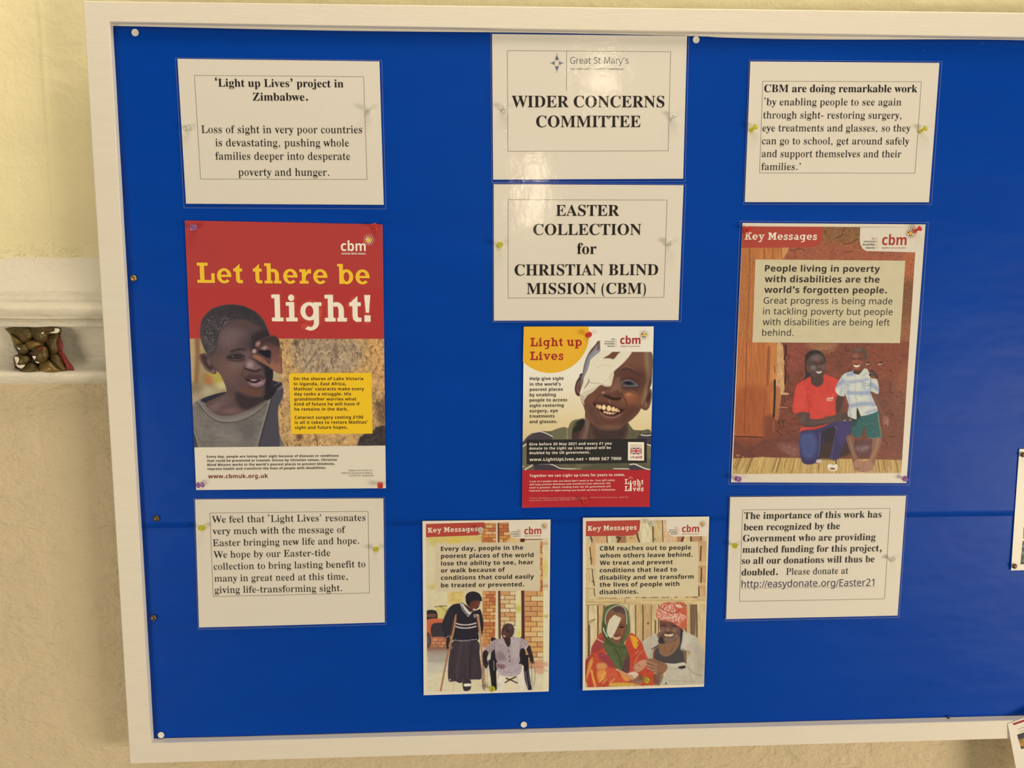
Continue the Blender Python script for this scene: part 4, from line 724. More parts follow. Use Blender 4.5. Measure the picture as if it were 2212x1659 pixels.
    p.line([(580, 548), (660, 572), (760, 576), (890, 548)], 14, (64, 34, 40), 4, .8); p.line([(550, 775), (700, 785), (900, 765)], 7, (196, 186, 176), 3); p.line([(640, 795), (800, 800)], 6, (180, 170, 160), 3, .7)
    p.poly([(735, 200), (735, 110), (780, 65), (850, 52), (930, 80), (972, 150), (968, 195), (940, 200), (930, 280), (880, 320), (830, 345), (790, 290), (760, 260)], (42, 34, 38), 5)
    p.poly([(790, 210), (870, 190), (945, 200), (930, 270), (890, 310), (850, 345), (810, 320), (780, 260)], (94, 52, 42), 10); p.poly([(860, 200), (940, 200), (925, 260), (880, 260)], (110, 62, 48), 14, .8); p.line([(870, 225), (905, 215)], 8, (40, 24, 26), 4, .8); p.poly([(835, 315), (860, 308), (880, 318), (860, 335)], (216, 190, 180), 3); p.ell(905, 245, 14, 20, (130, 70, 54), .8, .7); p.ell(770, 235, 14, 24, (84, 58, 52), .6, .8); p.ell(850, 280, 30, 16, (120, 68, 54), .8, .6)
    p.poly([(735, 190), (735, 110), (780, 65), (850, 52), (930, 80), (972, 150), (968, 195), (900, 180), (820, 190), (790, 240), (760, 240)], (34, 30, 36), 5); p.speck([(740, 180), (780, 65), (930, 80), (968, 190), (820, 190)], (70, 62, 66), 1.4, .56, .5, 4)
    p.poly([(445, 770), (500, 740), (510, 830), (495, 900), (455, 910), (440, 850)], (52, 36, 38), 6)
    p.line([(590, 400), (560, 600), (500, 860), (430, 1160), (360, 1530)], 26, (168, 112, 74), 4); p.line([(580, 400), (545, 620), (480, 870)], 8, (206, 158, 112), 3, .9); p.line([(550, 470), (520, 620), (500, 700)], 10, (120, 72, 48), 4, .9); p.line([(455, 930), (440, 1090), (400, 1330)], 8, (150, 100, 68), 4, .8); p.line([(580, 396), (600, 396), (592, 430)], 16, (110, 66, 44), 4)
    p.line([(905, 400), (930, 560), (960, 800), (985, 1100), (1005, 1510)], 26, (176, 124, 88), 4, hard=True); p.line([(925, 398), (955, 640), (985, 900), (1030, 1500)], 9, (212, 170, 128), 3, .9, hard=True); p.line([(940, 990), (975, 1330), (990, 1510)], 8, (120, 76, 54), 3, .9, hard=True); p.ell(908, 405, 18, 14, (206, 170, 130), .4); p.line([(520, 870), (525, 905)], 10, (190, 176, 150), 4, .8)
    # pupil in a wheelchair
    p.poly([(1115, 740), (1180, 750), (1190, 800), (1120, 800)], (46, 32, 36), 6); p.poly([(1550, 740), (1600, 745), (1600, 900), (1540, 900)], (60, 36, 38), 7)
    p.poly([(1530, 920), (1620, 920), (1620, 1230), (1540, 1230)], (36, 30, 36), 8); p.poly([(1115, 960), (1200, 930), (1210, 1200), (1110, 1240)], (36, 32, 38), 8)
    for cx, rx in ((1060, 90), (1690, 80)):
        for q in (1., .8): p.line([(cx + rx * q * math.cos(t), 1310 + 230 * q * math.sin(t)) for t in np.linspace(-1.9, 1.9, 12) + (0 if cx > 1300 else math.pi)], 8, (120, 104, 98), 3, .85)
    p.line([(1100, 1100), (1130, 1300), (1150, 1500)], 60, (36, 32, 38), 8); p.line([(1160, 1230), (1170, 1500)], 54, (30, 26, 32), 8); p.line([(1150, 1090), (1155, 1230)], 9, (170, 160, 150), 3, .9); p.line([(1235, 1200), (1215, 1480)], 12, (160, 146, 140), 4, .9); p.line([(1195, 1290), (1200, 1480)], 8, (190, 178, 170), 3, .8); p.line([(1010, 1200), (1030, 1480)], 8, (96, 70, 60), 4, .8); p.line([(1050, 1180), (1060, 1500)], 7, (150, 120, 100), 3, .8)
    p.line([(1640, 1030), (1650, 1250), (1690, 1500)], 56, (32, 28, 34), 8); p.line([(1610, 1220), (1630, 1350), (1680, 1505)], 40, (40, 34, 46), 6); p.line([(1640, 1010), (1700, 1020), (1700, 1080)], 26, (28, 24, 30), 5); p.line([(1735, 1130), (1755, 1300), (1745, 1480)], 12, (206, 186, 160), 4); p.line([(1715, 1150), (1720, 1420)], 8, (90, 76, 74), 3, .8); p.line([(1620, 1250), (1660, 1480)], 8, (180, 170, 176), 3, .8); p.line([(1655, 1240), (1690, 1440)], 6, (150, 140, 150), 3, .7)
    p.line([(1340, 1350), (1400, 1370), (1505, 1420)], 18, (44, 36, 38), 4, hard=True); p.line([(1480, 1325), (1400, 1365), (1320, 1415)], 18, (44, 36, 38), 4, hard=True)
    p.poly([(1250, 1290), (1560, 1150), (1600, 1240), (1610, 1515), (1510, 1515), (1500, 1310), (1330, 1320), (1320, 1515), (1215, 1515)], (224, 208, 182), 6); p.line([(1500, 1320), (1520, 1500)], 10, (186, 166, 136), 5, .8); p.poly([(1330, 1400), (1500, 1390), (1500, 1515), (1325, 1515)], (222, 206, 166), 8, .9); p.line([(1340, 1350), (1400, 1370), (1505, 1420)], 16, (44, 36, 38), 4, hard=True); p.line([(1480, 1325), (1400, 1365), (1320, 1415)], 16, (44, 36, 38), 4, hard=True)
    p.poly([(1195, 1110), (1300, 1130), (1440, 1170), (1560, 1130), (1570, 1200), (1530, 1290), (1400, 1320), (1260, 1300), (1200, 1210)], (178, 158, 158), 8, noise=(5, 5, .1, 3)); p.poly([(1200, 1130), (1320, 1150), (1290, 1210), (1210, 1190)], (120, 84, 84), 20, .8); p.line([(1300, 1250), (1420, 1260), (1540, 1200)], 10, (146, 122, 124), 8, .7)
    p.poly([(1290, 740), (1400, 720), (1440, 760), (1400, 890), (1350, 890), (1300, 800)], (54, 38, 38), 7)
    p.poly([(1210, 760), (1290, 750), (1330, 830), (1365, 880), (1400, 860), (1410, 720), (1480, 735), (1560, 745), (1640, 790), (1678, 850), (1650, 915), (1560, 900), (1535, 980), (1540, 1100), (1440, 1170), (1330, 1140), (1200, 1090), (1170, 960), (1160, 900), (1090, 985), (1040, 960), (1010, 920), (1080, 850), (1150, 780)], (168, 148, 146), 5, noise=(5, 5, .08, 2))
    p.poly([(1060, 880), (1150, 820), (1160, 900), (1090, 975), (1040, 950)], (150, 130, 128), 14, .7); p.poly([(1200, 960), (1300, 980), (1330, 1080), (1210, 1060)], (118, 92, 92), 34, .6); p.poly([(1420, 780), (1540, 780), (1520, 1000), (1430, 1050)], (190, 172, 168), 34, .6); p.line([(1165, 800), (1172, 960), (1200, 1080)], 9, (120, 100, 100), 6, .7); p.line([(1560, 770), (1550, 890)], 9, (130, 110, 110), 6, .7); p.line([(1340, 850), (1375, 930), (1400, 1090)], 6, (120, 100, 102), 4, .8); p.line([(1620, 905), (1668, 850)], 12, (214, 200, 190), 4, .9); p.line([(1230, 800), (1290, 820), (1350, 890)], 8, (206, 192, 186), 5, .8); p.line([(1400, 735), (1430, 800), (1380, 880)], 8, (206, 192, 186), 5, .8)
    for y in (942, 1020, 1088): p.ell(1375 + (y - 942) * .08, y, 10, 9, (66, 46, 50), .5)
    p.poly([(990, 960), (1030, 925), (1070, 970), (1050, 1060), (1070, 1130), (1040, 1200), (1000, 1150), (985, 1050)], (44, 34, 38), 6); p.poly([(1660, 870), (1690, 860), (1720, 950), (1750, 1080), (1740, 1130), (1700, 1100), (1660, 960), (1640, 930)], (48, 36, 38), 6); p.ell(1745, 1110, 20, 20, (120, 80, 66), .7, .8); p.ell(1030, 1160, 20, 30, (64, 46, 44), .7, .8)
    p.poly([(1270, 620), (1300, 560), (1360, 530), (1430, 550), (1455, 620), (1440, 700), (1400, 740), (1330, 760), (1290, 745), (1265, 690)], (76, 50, 46), 5); p.poly([(1300, 560), (1360, 530), (1430, 550), (1455, 620), (1445, 690), (1410, 640), (1370, 590), (1310, 600)], (70, 54, 54), 14, .9)
    p.ell(1400, 590, 30, 30, (104, 80, 76), .8, .6); p.ell(1310, 660, 24, 30, (104, 68, 58), .8, .8); p.ell(1350, 690, 24, 20, (110, 72, 62), .8, .7); p.line([(1335, 655), (1365, 650)], 8, (34, 22, 26), 4, .9); p.line([(1280, 640), (1300, 630)], 8, (36, 24, 26), 4, .8); p.poly([(1290, 705), (1320, 710), (1325, 728), (1300, 728)], (206, 184, 176), 4); p.line([(1330, 620), (1370, 612)], 7, (44, 28, 30), 4, .7)
    p.grain(1.5, .05)

def paint_fence_pair(p):
    r = np.random.RandomState(12)
    p.at(1245, 1110, 300 / 2212)
    p.poly([(0, 0), (2212, 0), (2212, 3000), (0, 3000)], (208, 178, 126), 2, hard=True, noise=(3, 24, .1, 3))
    for x0, x1, c in ((100, 240, (206, 190, 148)), (250, 480, (200, 160, 110)), (495, 620, (212, 194, 150)), (640, 790, (150, 104, 72)), (800, 960, (206, 168, 114)), (1010, 1210, (216, 200, 158)), (1220, 1360, (206, 178, 122)), (1380, 1600, (210, 172, 128)), (1600, 1700, (176, 116, 78)), (1720, 1810, (206, 178, 128)), (1820, 1990, (176, 128, 88)), (2000, 2100, (206, 180, 130))):
        p.poly([(x0, 80), (x1, 80), (x1 + 4, 470), (x0 + 4, 470)], c, 8, .9, hard=True, noise=(2.5, 16, .14, int(x0)))
    for L, w in (([(225, 350), (240, 400), (250, 465)], 22), ([(485, 350), (490, 460)], 16), ([(640, 370), (700, 380), (660, 440)], 26), ([(960, 300), (985, 400), (1000, 440)], 26), ([(1215, 180), (1222, 440)], 20), ([(1368, 90), (1372, 300), (1378, 440)], 14), ([(1700, 370), (1680, 430)], 34), ([(1822, 360), (1825, 430)], 26), ([(1985, 360), (1988, 420)], 16)):
        p.line(L, w, (72, 46, 36), 6, .9, hard=True)
    p.ell(1250, 400, 22, 8, (110, 76, 46), .5, .8); p.ell(870, 380, 30, 16, (168, 120, 80), .7, .8)
    p.poly([(140, 470), (300, 470), (300, 1400), (140, 1400)], (208, 182, 132), 4, .9, hard=True, noise=(3, 16, .12, 6)); p.poly([(220, 480), (300, 480), (300, 780), (240, 780)], (206, 160, 106), 10, .8)
    for L, w in (([(212, 530), (225, 650), (240, 800)], 15), ([(250, 880), (262, 1000), (285, 1140)], 15), ([(280, 1190), (292, 1300), (300, 1350)], 13)): p.line(L, w, (60, 42, 36), 5, .95)
    for x, y in ((235, 390), (230, 700), (265, 1070)): p.line([(x - 25, y + 10), (x, y), (x + 25, y + 15)], 8, (70, 50, 40), 4, .9); p.line([(x - 10, y - 20), (x + 15, y + 40)], 7, (70, 50, 40), 4, .9)
    p.line([(145, 840), (230, 850), (300, 870)], 34, (214, 188, 138), 10, .9); p.line([(145, 868), (300, 880)], 7, (120, 92, 62), 4, .8); p.line([(145, 1186), (290, 1186)], 7, (130, 104, 72), 4, .8)
    p.poly([(1935, 430), (2075, 430), (2065, 1400), (1935, 1400)], (200, 156, 104), 5, .9, hard=True, noise=(3, 16, .14, 8))
    for L in ([(1985, 515), (1980, 640), (1975, 745)], [(1992, 860), (1990, 980), (1985, 1090)], [(1945, 1160), (1950, 1330)]): p.line(L, 20, (54, 40, 38), 5, .95)
    p.line([(1940, 790), (2060, 790)], 64, (206, 176, 124), 10, .95); p.line([(1940, 840), (2060, 838)], 7, (120, 84, 56), 4, .8); p.line([(1940, 1120), (2060, 1118)], 40, (208, 178, 128), 10, .9)
    # rails and posts behind the two people
    p.at(1245, 1280, 300 / 2212)
    xs = [140, 190, 340, 440, 640, 830, 940, 1055, 1200, 1310, 1740, 1820, 1910, 2060]
    for i in range(len(xs) - 1):
        p.poly([(xs[i] + 8, 60), (xs[i + 1] - 6, 60), (xs[i + 1] - 6, 1500), (xs[i] + 8, 1500)], ((206, 178, 126), (212, 188, 140), (196, 162, 108), (186, 152, 104))[i % 4], 9, .95, hard=True, noise=(2.6, 18, .14, 20 + i))
        if i: p.line([(xs[i], 190), (xs[i] + r.uniform(-10, 10), 600), (xs[i] + r.uniform(-8, 8), 1500)], r.uniform(8, 22), (78, 56, 42), 6, .9)
    p.line([(180, 480), (240, 440), (300, 420)], 12, (84, 62, 46), 5, .8); p.line([(200, 500), (290, 430)], 7, (90, 66, 50), 4, .8); p.line([(200, 520), (205, 760), (200, 1000)], 26, (60, 42, 34), 10, .8); p.ell(1140, 485, 16, 18, (84, 60, 42), .5, .8); p.line([(1255, 440), (1258, 640)], 20, (60, 44, 36), 8, .8); p.poly([(1820, 200), (1900, 200), (1890, 660), (1820, 640)], (104, 82, 62), 18, .85)
    p.poly([(140, 110), (600, 90), (1100, 90), (2060, 85), (2060, 180), (1500, 180), (1100, 190), (600, 190), (140, 200)], (206, 178, 124), 6, noise=(24, 3, .12, 3)); p.line([(145, 150), (500, 150), (900, 175), (1200, 180)], 6, (136, 104, 66), 4, .8); p.line([(145, 200), (420, 180)], 8, (110, 80, 54), 5, .8); p.line([(1280, 130), (2040, 120)], 6, (150, 118, 78), 4, .7); p.line([(770, 100), (775, 150)], 8, (70, 52, 40), 3, .9); p.line([(1515, 80), (1515, 120)], 6, (90, 66, 50), 3, .9)
    for x in (330, 380, 440, 590, 780, 800, 945, 1050, 1200, 1250, 1360, 1430, 1560, 1730, 1840, 1880): p.line([(x, 76 - (x - 330) * .002), (x + 46, 74)], r.uniform(8, 16), (70, 52, 40), 4, .8)
    # woman in a green headscarf
    p.poly([(420, 640), (330, 720), (240, 860), (230, 960), (150, 1100), (130, 1340), (170, 1450), (220, 1505), (700, 1480), (1250, 1460), (1270, 1350), (1130, 1050), (1050, 820), (950, 690), (850, 650), (700, 900)], (186, 72, 50), 5, noise=(8, 8, .1, 2))
    p.poly([(240, 900), (300, 780), (400, 700), (440, 780), (400, 900), (240, 960)], (150, 62, 60), 10, .9); p.line([(335, 740), (380, 760), (430, 790)], 20, (214, 176, 150), 6, .8); p.line([(360, 985), (420, 990), (490, 960)], 22, (222, 170, 130), 7, .8)
    p.poly([(340, 960), (460, 960), (560, 1080), (620, 1190), (520, 1180), (400, 1080)], (146, 58, 66), 14, .85); p.poly([(140, 1080), (240, 1020), (230, 1150), (170, 1260), (140, 1280)], (150, 58, 56), 12, .9)
    p.poly([(190, 1130), (250, 1030), (260, 1110), (220, 1230), (180, 1330), (150, 1400)], (216, 158, 70), 12, .85); p.line([(240, 1240), (260, 1340), (300, 1490)], 34, (226, 180, 80), 12, .8); p.line([(220, 1300), (230, 1490)], 26, (186, 60, 40), 10, .8); p.line([(330, 1060), (320, 1240), (330, 1480)], 14, (190, 70, 50), 8, .8)
    p.poly([(330, 1130), (460, 1120), (480, 1200), (340, 1220)], (216, 158, 90), 26, .8); p.poly([(340, 1240), (470, 1230), (480, 1330), (380, 1420), (330, 1340)], (220, 150, 66), 26, .85); p.poly([(480, 1200), (620, 1220), (700, 1330), (800, 1420), (520, 1440)], (200, 86, 60), 24, .85)
    for a in ((360, 1420), (420, 1440), (400, 1330), (540, 1430)): p.line([(a[0], a[1]), (a[0] + 60, a[1] - 60)], 22, (232, 186, 96), 14, .6)
    p.line([(500, 1340), (560, 1290), (640, 1320)], 8, (224, 140, 90), 5, .6); p.poly([(540, 1440), (760, 1430), (900, 1440), (1000, 1470), (560, 1490)], (206, 168, 70), 10, .9); p.poly([(690, 1260), (800, 1340), (860, 1400), (760, 1390)], (222, 156, 66), 12, .85)
    p.poly([(830, 680), (940, 700), (990, 780), (970, 860), (930, 890), (880, 800)], (222, 160, 48), 8, .95); p.ell(975, 795, 8, 14, (90, 50, 30), .4); p.line([(990, 915), (940, 970)], 10, (226, 150, 120), 4, .8); p.line([(1080, 905), (960, 1030), (910, 1200)], 9, (226, 150, 110), 5, .8); p.line([(1110, 1050), (1000, 1090), (940, 1180)], 8, (150, 46, 36), 5, .7)
    p.poly([(780, 740), (850, 680), (900, 900), (860, 1100), (850, 1250), (800, 1100)], (190, 62, 44), 16, .7)
    G = [(440, 260), (500, 205), (600, 180), (700, 190), (790, 240), (835, 340), (855, 500), (850, 640), (800, 740), (760, 800), (810, 900), (820, 990), (760, 1080), (720, 1230), (640, 1210), (560, 1080), (440, 890), (420, 820), (450, 740), (400, 620), (410, 420)]
    p.poly([(700, 1060), (830, 960), (840, 1250), (720, 1240)], (92, 58, 60), 10)
    p.poly(G, (84, 92, 56), 5, noise=(6, 6, .1, 3)); p.line([(440, 500), (450, 700), (560, 820)], 40, (56, 64, 42), 24, .6); p.line([(620, 900), (700, 1060), (720, 1200)], 20, (58, 64, 40), 14, .7); p.line([(480, 860), (600, 1060), (680, 1200)], 40, (100, 108, 66), 26, .6); p.line([(820, 330), (835, 560), (790, 720)], 30, (112, 118, 86), 16, .6); p.line([(540, 220), (460, 320), (450, 460)], 30, (104, 110, 70), 20, .6); p.line([(580, 820), (700, 870), (790, 860)], 22, (60, 66, 42), 16, .7)
    F = [(475, 460), (470, 380), (520, 290), (600, 230), (690, 210), (760, 260), (785, 360), (788, 480), (770, 600), (740, 720), (690, 790), (640, 812), (580, 760), (540, 690), (500, 600)]
    p.line([(470, 500), (460, 400), (500, 290), (590, 220), (690, 200), (770, 250), (800, 380), (800, 500)], 16, (188, 192, 166), 5, .8)
    p.poly(F, (126, 78, 56), 5); p.poly([(540, 310), (600, 240), (690, 215), (750, 260), (770, 340), (650, 310)], (80, 62, 58), 18, .95); p.ell(690, 380, 60, 60, (150, 106, 86), .9, .7); p.ell(740, 620, 34, 50, (150, 92, 62), .9, .8); p.ell(645, 620, 34, 36, (132, 78, 54), .8, .8); p.ell(570, 300, 34, 20, (150, 120, 104), .9, .5)
    p.poly([(680, 540), (720, 530), (760, 545), (740, 560), (700, 560)], (40, 28, 28), 4); p.line([(670, 520), (715, 505), (765, 520)], 10, (56, 36, 32), 5, .8); p.line([(600, 665), (640, 672), (690, 650)], 10, (70, 38, 32), 6, .8); p.poly([(580, 690), (640, 710), (700, 690), (690, 725), (640, 745), (595, 730)], (214, 172, 140), 5); p.line([(572, 685), (640, 708), (710, 682)], 7, (84, 42, 36), 4); p.line([(590, 735), (640, 756), (695, 735)], 10, (146, 88, 70), 6, .8); p.line([(760, 600), (740, 700), (700, 770)], 20, (90, 54, 42), 16, .6)
    p.poly([(608, 350), (650, 372), (708, 405), (690, 460), (600, 660), (560, 715), (520, 700), (485, 640), (488, 560), (520, 440), (560, 390)], (212, 198, 162), 4); p.line([(510, 640), (560, 600), (580, 520)], 7, (176, 160, 126), 5, .6); p.line([(600, 650), (690, 480), (706, 410)], 6, (150, 130, 100), 4, .5)
    p.line([(430, 560), (440, 610), (490, 700)], 15, (212, 216, 206), 3); p.line([(445, 580), (470, 620)], 6, (70, 80, 60), 3); p.line([(455, 640), (485, 660)], 6, (70, 80, 60), 3)
    # swaddled baby
    p.poly([(640, 1215), (700, 1230), (800, 1280), (900, 1310), (920, 1370), (880, 1385), (780, 1330), (690, 1270)], (196, 140, 104), 6); p.ell(650, 1225, 24, 16, (206, 156, 122), .6)
    p.poly([(830, 1280), (900, 1255), (960, 1270), (990, 1310), (920, 1370), (890, 1310), (820, 1300)], (216, 190, 160), 5)
    p.poly([(910, 1170), (960, 1110), (1040, 1070), (1100, 1080), (1120, 1150), (1080, 1200), (1020, 1250), (960, 1262), (915, 1240)], (190, 132, 100), 6); p.ell(1040, 1110, 50, 34, (202, 146, 112), .8, .7, -20); p.line([(915, 1215), (935, 1240)], 10, (110, 62, 48), 4, .8); p.line([(985, 1130), (1000, 1160)], 8, (120, 76, 58), 4, .8); p.line([(955, 1180), (975, 1200)], 12, (222, 170, 140), 5, .7); p.line([(912, 1180), (950, 1115), (1040, 1068)], 8, (150, 60, 40), 4, .7)
    # man in a pale jacket and a red patterned turban
    p.poly([(1050, 800), (1120, 730), (1250, 650), (1330, 640), (1360, 700), (1330, 800), (1280, 880), (1240, 1050), (1150, 1040)], (186, 172, 146), 6, noise=(7, 7, .06, 3))
    p.poly([(1300, 640), (1680, 560), (1700, 1100), (1260, 1100), (1230, 900), (1330, 800)], (120, 84, 62), 8)
    p.poly([(1270, 900), (1330, 870), (1320, 960), (1420, 1020), (1540, 960), (1640, 830), (1660, 690), (1700, 900), (1740, 1190), (1650, 1210), (1300, 1120), (1240, 1010)], (72, 66, 62), 6, noise=(4, 4, .06, 4)); p.line([(1310, 900), (1350, 970), (1420, 1005), (1530, 960), (1620, 830), (1650, 680)], 7, (150, 134, 112), 3, .8)
    p.poly([(1340, 800), (1560, 780), (1620, 700), (1640, 760), (1590, 880), (1520, 960), (1420, 1000), (1340, 950), (1310, 870)], (138, 98, 70), 8); p.line([(1400, 860), (1440, 960)], 14, (110, 74, 54), 12, .6); p.line([(1560, 830), (1500, 940)], 16, (108, 72, 54), 12, .6)
    p.poly([(1360, 680), (1400, 780), (1420, 800), (1330, 810), (1300, 760)], (54, 46, 54), 7); p.poly([(1650, 590), (1700, 600), (1690, 740), (1660, 860)], (50, 44, 58), 7)
    p.poly([(1700, 620), (1800, 650), (1930, 720), (2000, 830), (2040, 960), (2040, 1200), (2030, 1450), (1330, 1460), (1360, 1380), (1440, 1280), (1450, 1150), (1560, 1190), (1730, 1190), (1760, 1060), (1800, 940), (1660, 910), (1690, 740)], (188, 176, 150), 5, noise=(8, 8, .06, 5))
    p.poly([(1410, 1120), (1560, 1130), (1720, 1110), (1740, 1190), (1560, 1190), (1450, 1150)], (200, 188, 160), 6); p.poly([(1620, 1180), (1730, 1160), (1730, 1200), (1660, 1212)], (48, 42, 46), 6); p.line([(1660, 912), (1790, 935), (1795, 980)], 10, (96, 84, 76), 5, .8); p.line([(1700, 900), (1740, 1100)], 20, (120, 106, 98), 10, .7)
    p.poly([(1690, 700), (1780, 680), (1800, 800), (1700, 870)], (202, 190, 166), 24, .7); p.poly([(1900, 820), (2030, 960), (2020, 1300), (1900, 1280)], (168, 154, 128), 50, .6); p.line([(1780, 1190), (1880, 1290), (2000, 1320)], 16, (146, 130, 106), 12, .7); p.line([(1500, 1230), (1600, 1210), (1700, 1230)], 12, (160, 144, 118), 10, .6); p.line([(1800, 1230), (1840, 1420)], 12, (160, 144, 120), 10, .6); p.line([(1460, 1400), (1900, 1420)], 14, (166, 150, 124), 12, .5); p.poly([(1410, 1450), (1425, 1425), (1442, 1452)], (70, 54, 46), 3)
    p.line([(1200, 890), (1310, 830)], 16, (60, 54, 58), 4, .9); p.line([(1240, 850), (1310, 815)], 9, (60, 54, 58), 3, .9); p.line([(1200, 870), (1300, 822)], 10, (214, 202, 178), 3, .9); p.line([(1250, 880), (1190, 930), (1180, 1030)], 12, (130, 116, 98), 8, .7)
    p.poly([(1322, 470), (1340, 430), (1500, 430), (1640, 500), (1660, 580), (1640, 680), (1590, 740), (1530, 780), (1470, 782), (1410, 740), (1350, 660), (1325, 560)], (108, 74, 58), 6)
    p.ell(1370, 590, 30, 34, (140, 104, 84), .8, .8); p.ell(1560, 600, 44, 34, (150, 112, 92), .8, .8); p.ell(1455, 590, 34, 30, (148, 112, 94), .8, .8); p.line([(1350, 525), (1385, 515), (1420, 528)], 13, (54, 36, 34), 6, .9); p.line([(1520, 535), (1560, 522), (1600, 532)], 13, (54, 36, 34), 6, .9); p.line([(1362, 530), (1385, 524), (1408, 532)], 8, (40, 28, 28), 3, .9); p.line([(1530, 534), (1556, 528), (1586, 536)], 8, (40, 28, 28), 3, .9)
    p.line([(1340, 500), (1390, 488), (1430, 500)], 9, (62, 44, 40), 6, .7); p.line([(1500, 510), (1560, 495), (1620, 515)], 9, (62, 44, 40), 6, .7); p.line([(1425, 615), (1455, 635), (1500, 615)], 10, (66, 42, 36), 5, .8)
    p.line([(1380, 665), (1450, 640), (1530, 645), (1570, 665)], 20, (76, 56, 50), 9, .85); p.poly([(1395, 655), (1460, 665), (1550, 655), (1520, 690), (1460, 700), (1420, 690)], (226, 190, 150), 5); p.line([(1455, 690), (1470, 690)], 10, (60, 34, 30), 3); p.line([(1400, 700), (1460, 722), (1530, 705)], 16, (110, 74, 64), 9, .8); p.poly([(1400, 720), (1540, 720), (1590, 690), (1560, 760), (1480, 782), (1420, 755)], (126, 108, 96), 16, .7); p.ell(1590, 690, 26, 26, (150, 136, 124), .8, .6)
    T = [(1275, 300), (1290, 250), (1340, 200), (1380, 165), (1470, 150), (1560, 155), (1680, 150), (1740, 200), (1755, 300), (1760, 420), (1750, 540), (1720, 605), (1700, 570), (1660, 560), (1590, 520), (1500, 470), (1380, 450), (1300, 415), (1268, 380)]
    p.poly(T, (188, 84, 62), 5, noise=(4, 4, .1, 3)); p.clip(T)
    p.speck(T, (232, 196, 172), 1.5, .5, .9, 7, .8, .05); p.poly([(1570, 190), (1700, 160), (1770, 220), (1760, 360), (1660, 330), (1580, 280)], (190, 84, 58), 14, .8); p.poly([(1640, 480), (1770, 420), (1770, 620), (1690, 580)], (196, 92, 62), 12, .95); p.poly([(1580, 190), (1650, 190), (1690, 240), (1600, 230)], (226, 206, 172), 8, .8)
    for i in range(20):
        x = 1330 + i * 20; y = 425 - 40 * math.sin(i / 19 * 2.2) + i; p.line([(x - 8, y + 14), (x + 12, y - 16)], 6, (240, 214, 188), 2, .85, True)
    p.line([(1340, 230), (1450, 310), (1560, 315), (1640, 280)], 9, (96, 40, 36), 5, .8); p.line([(1290, 380), (1420, 340), (1560, 350), (1740, 370)], 12, (228, 170, 136), 6, .6); p.line([(1600, 500), (1680, 460), (1740, 400)], 14, (230, 170, 130), 6, .6); p.line([(1310, 400), (1440, 440), (1590, 490), (1700, 440)], 7, (130, 54, 44), 4, .6)
    p.clip()
    # the man's hand and the supporting hand below
    p.poly([(1090, 1080), (1150, 1050), (1230, 1050), (1330, 1090), (1420, 1130), (1450, 1180), (1430, 1240), (1370, 1290), (1280, 1280), (1160, 1230), (1130, 1200), (1180, 1190), (1100, 1150), (1100, 1120), (1170, 1130)], (140, 98, 72), 6)
    for L in ([(1110, 1090), (1200, 1120), (1280, 1150)], [(1100, 1140), (1180, 1170), (1270, 1200)], [(1140, 1205), (1210, 1230), (1280, 1240)]): p.line(L, 20, (176, 134, 104), 9, .8)
    for L in ([(1130, 1120), (1210, 1150)], [(1130, 1185), (1230, 1205)], [(1280, 1090), (1380, 1150)]): p.line(L, 8, (92, 60, 46), 5, .8)
    p.ell(1100, 1075, 16, 9, (206, 166, 140), .5); p.ell(1103, 1135, 15, 9, (206, 166, 140), .5); p.ell(1140, 1200, 15, 9, (206, 166, 140), .5)
    p.poly([(830, 1400), (900, 1380), (980, 1330), (1040, 1320), (1080, 1370), (1040, 1440), (960, 1460), (900, 1430)], (150, 104, 78), 7); p.line([(850, 1405), (960, 1400), (1040, 1370)], 8, (96, 60, 46), 5, .7); p.ell(970, 1340, 24, 12, (196, 150, 120), .7, .8)
    p.poly([(1180, 1290), (1290, 1310), (1260, 1460), (1150, 1450)], (186, 82, 50), 16, .8); p.poly([(1240, 1300), (1380, 1290), (1330, 1460), (1240, 1450)], (96, 72, 62), 20, .7)
    p.grain(1.5, .05)

# ---------------------------------------------------------------- lettering
SERIF_CUSTOM = {}
def _disc(cx, cy, rx, ry=None, n=14):
    ry = ry or rx; return [(cx + rx * math.cos(2 * math.pi * i / n), cy + ry * math.sin(2 * math.pi * i / n)) for i in range(n)]
def _rect(x0, y0, x1, y1): return [(x0, y0), (x1, y0), (x1, y1), (x0, y1)]
def _strip(path, w0, w1=None, n=4, closed=False):
    """quads along a smoothed path; width may taper"""
    P = smooth_path(path, n, closed); w1 = w0 if w1 is None else w1
    if closed: P = np.vstack([P, P[:1]])
    T = np.gradient(P, axis=0); T /= np.linalg.norm(T, axis=1)[:, None] + 1e-9; Nn = np.stack([-T[:, 1], T[:, 0]], 1)
    W = np.linspace(w0, w1, len(P))[:, None] / 2; a = P + Nn * W; b = P - Nn * W
    return [[tuple(a[i]), tuple(a[i + 1]), tuple(b[i + 1]), tuple(b[i])] for i in range(len(P) - 1)]
def _arc(cx, cy, rx, ry, tx, ty, a0, a1, n=18):
    """thick elliptical arc, thickness tx across and ty at top and bottom"""
    out = []; A = np.radians(np.linspace(a0, a1, n))
    for u, v in zip(A[:-1], A[1:]):
        o = lambda t: (cx + rx * math.cos(t), cy + ry * math.sin(t)); i = lambda t: (cx + (rx - tx) * math.cos(t), cy + (ry - ty) * math.sin(t))
        out.append([o(u), o(v), i(v), i(u)])
    return out
def _stem(x0, x1, y0, y1, s0=None, s1=None, t=.14):
    out = [_rect(x0, y0, x1, y1)]
    if s0: out.append(_rect(s0[0], y0, s0[1], y0 + t))
    if s1: out.append(_rect(s1[0], y1 - t, s1[1], y1))
    return out
X_ = .72
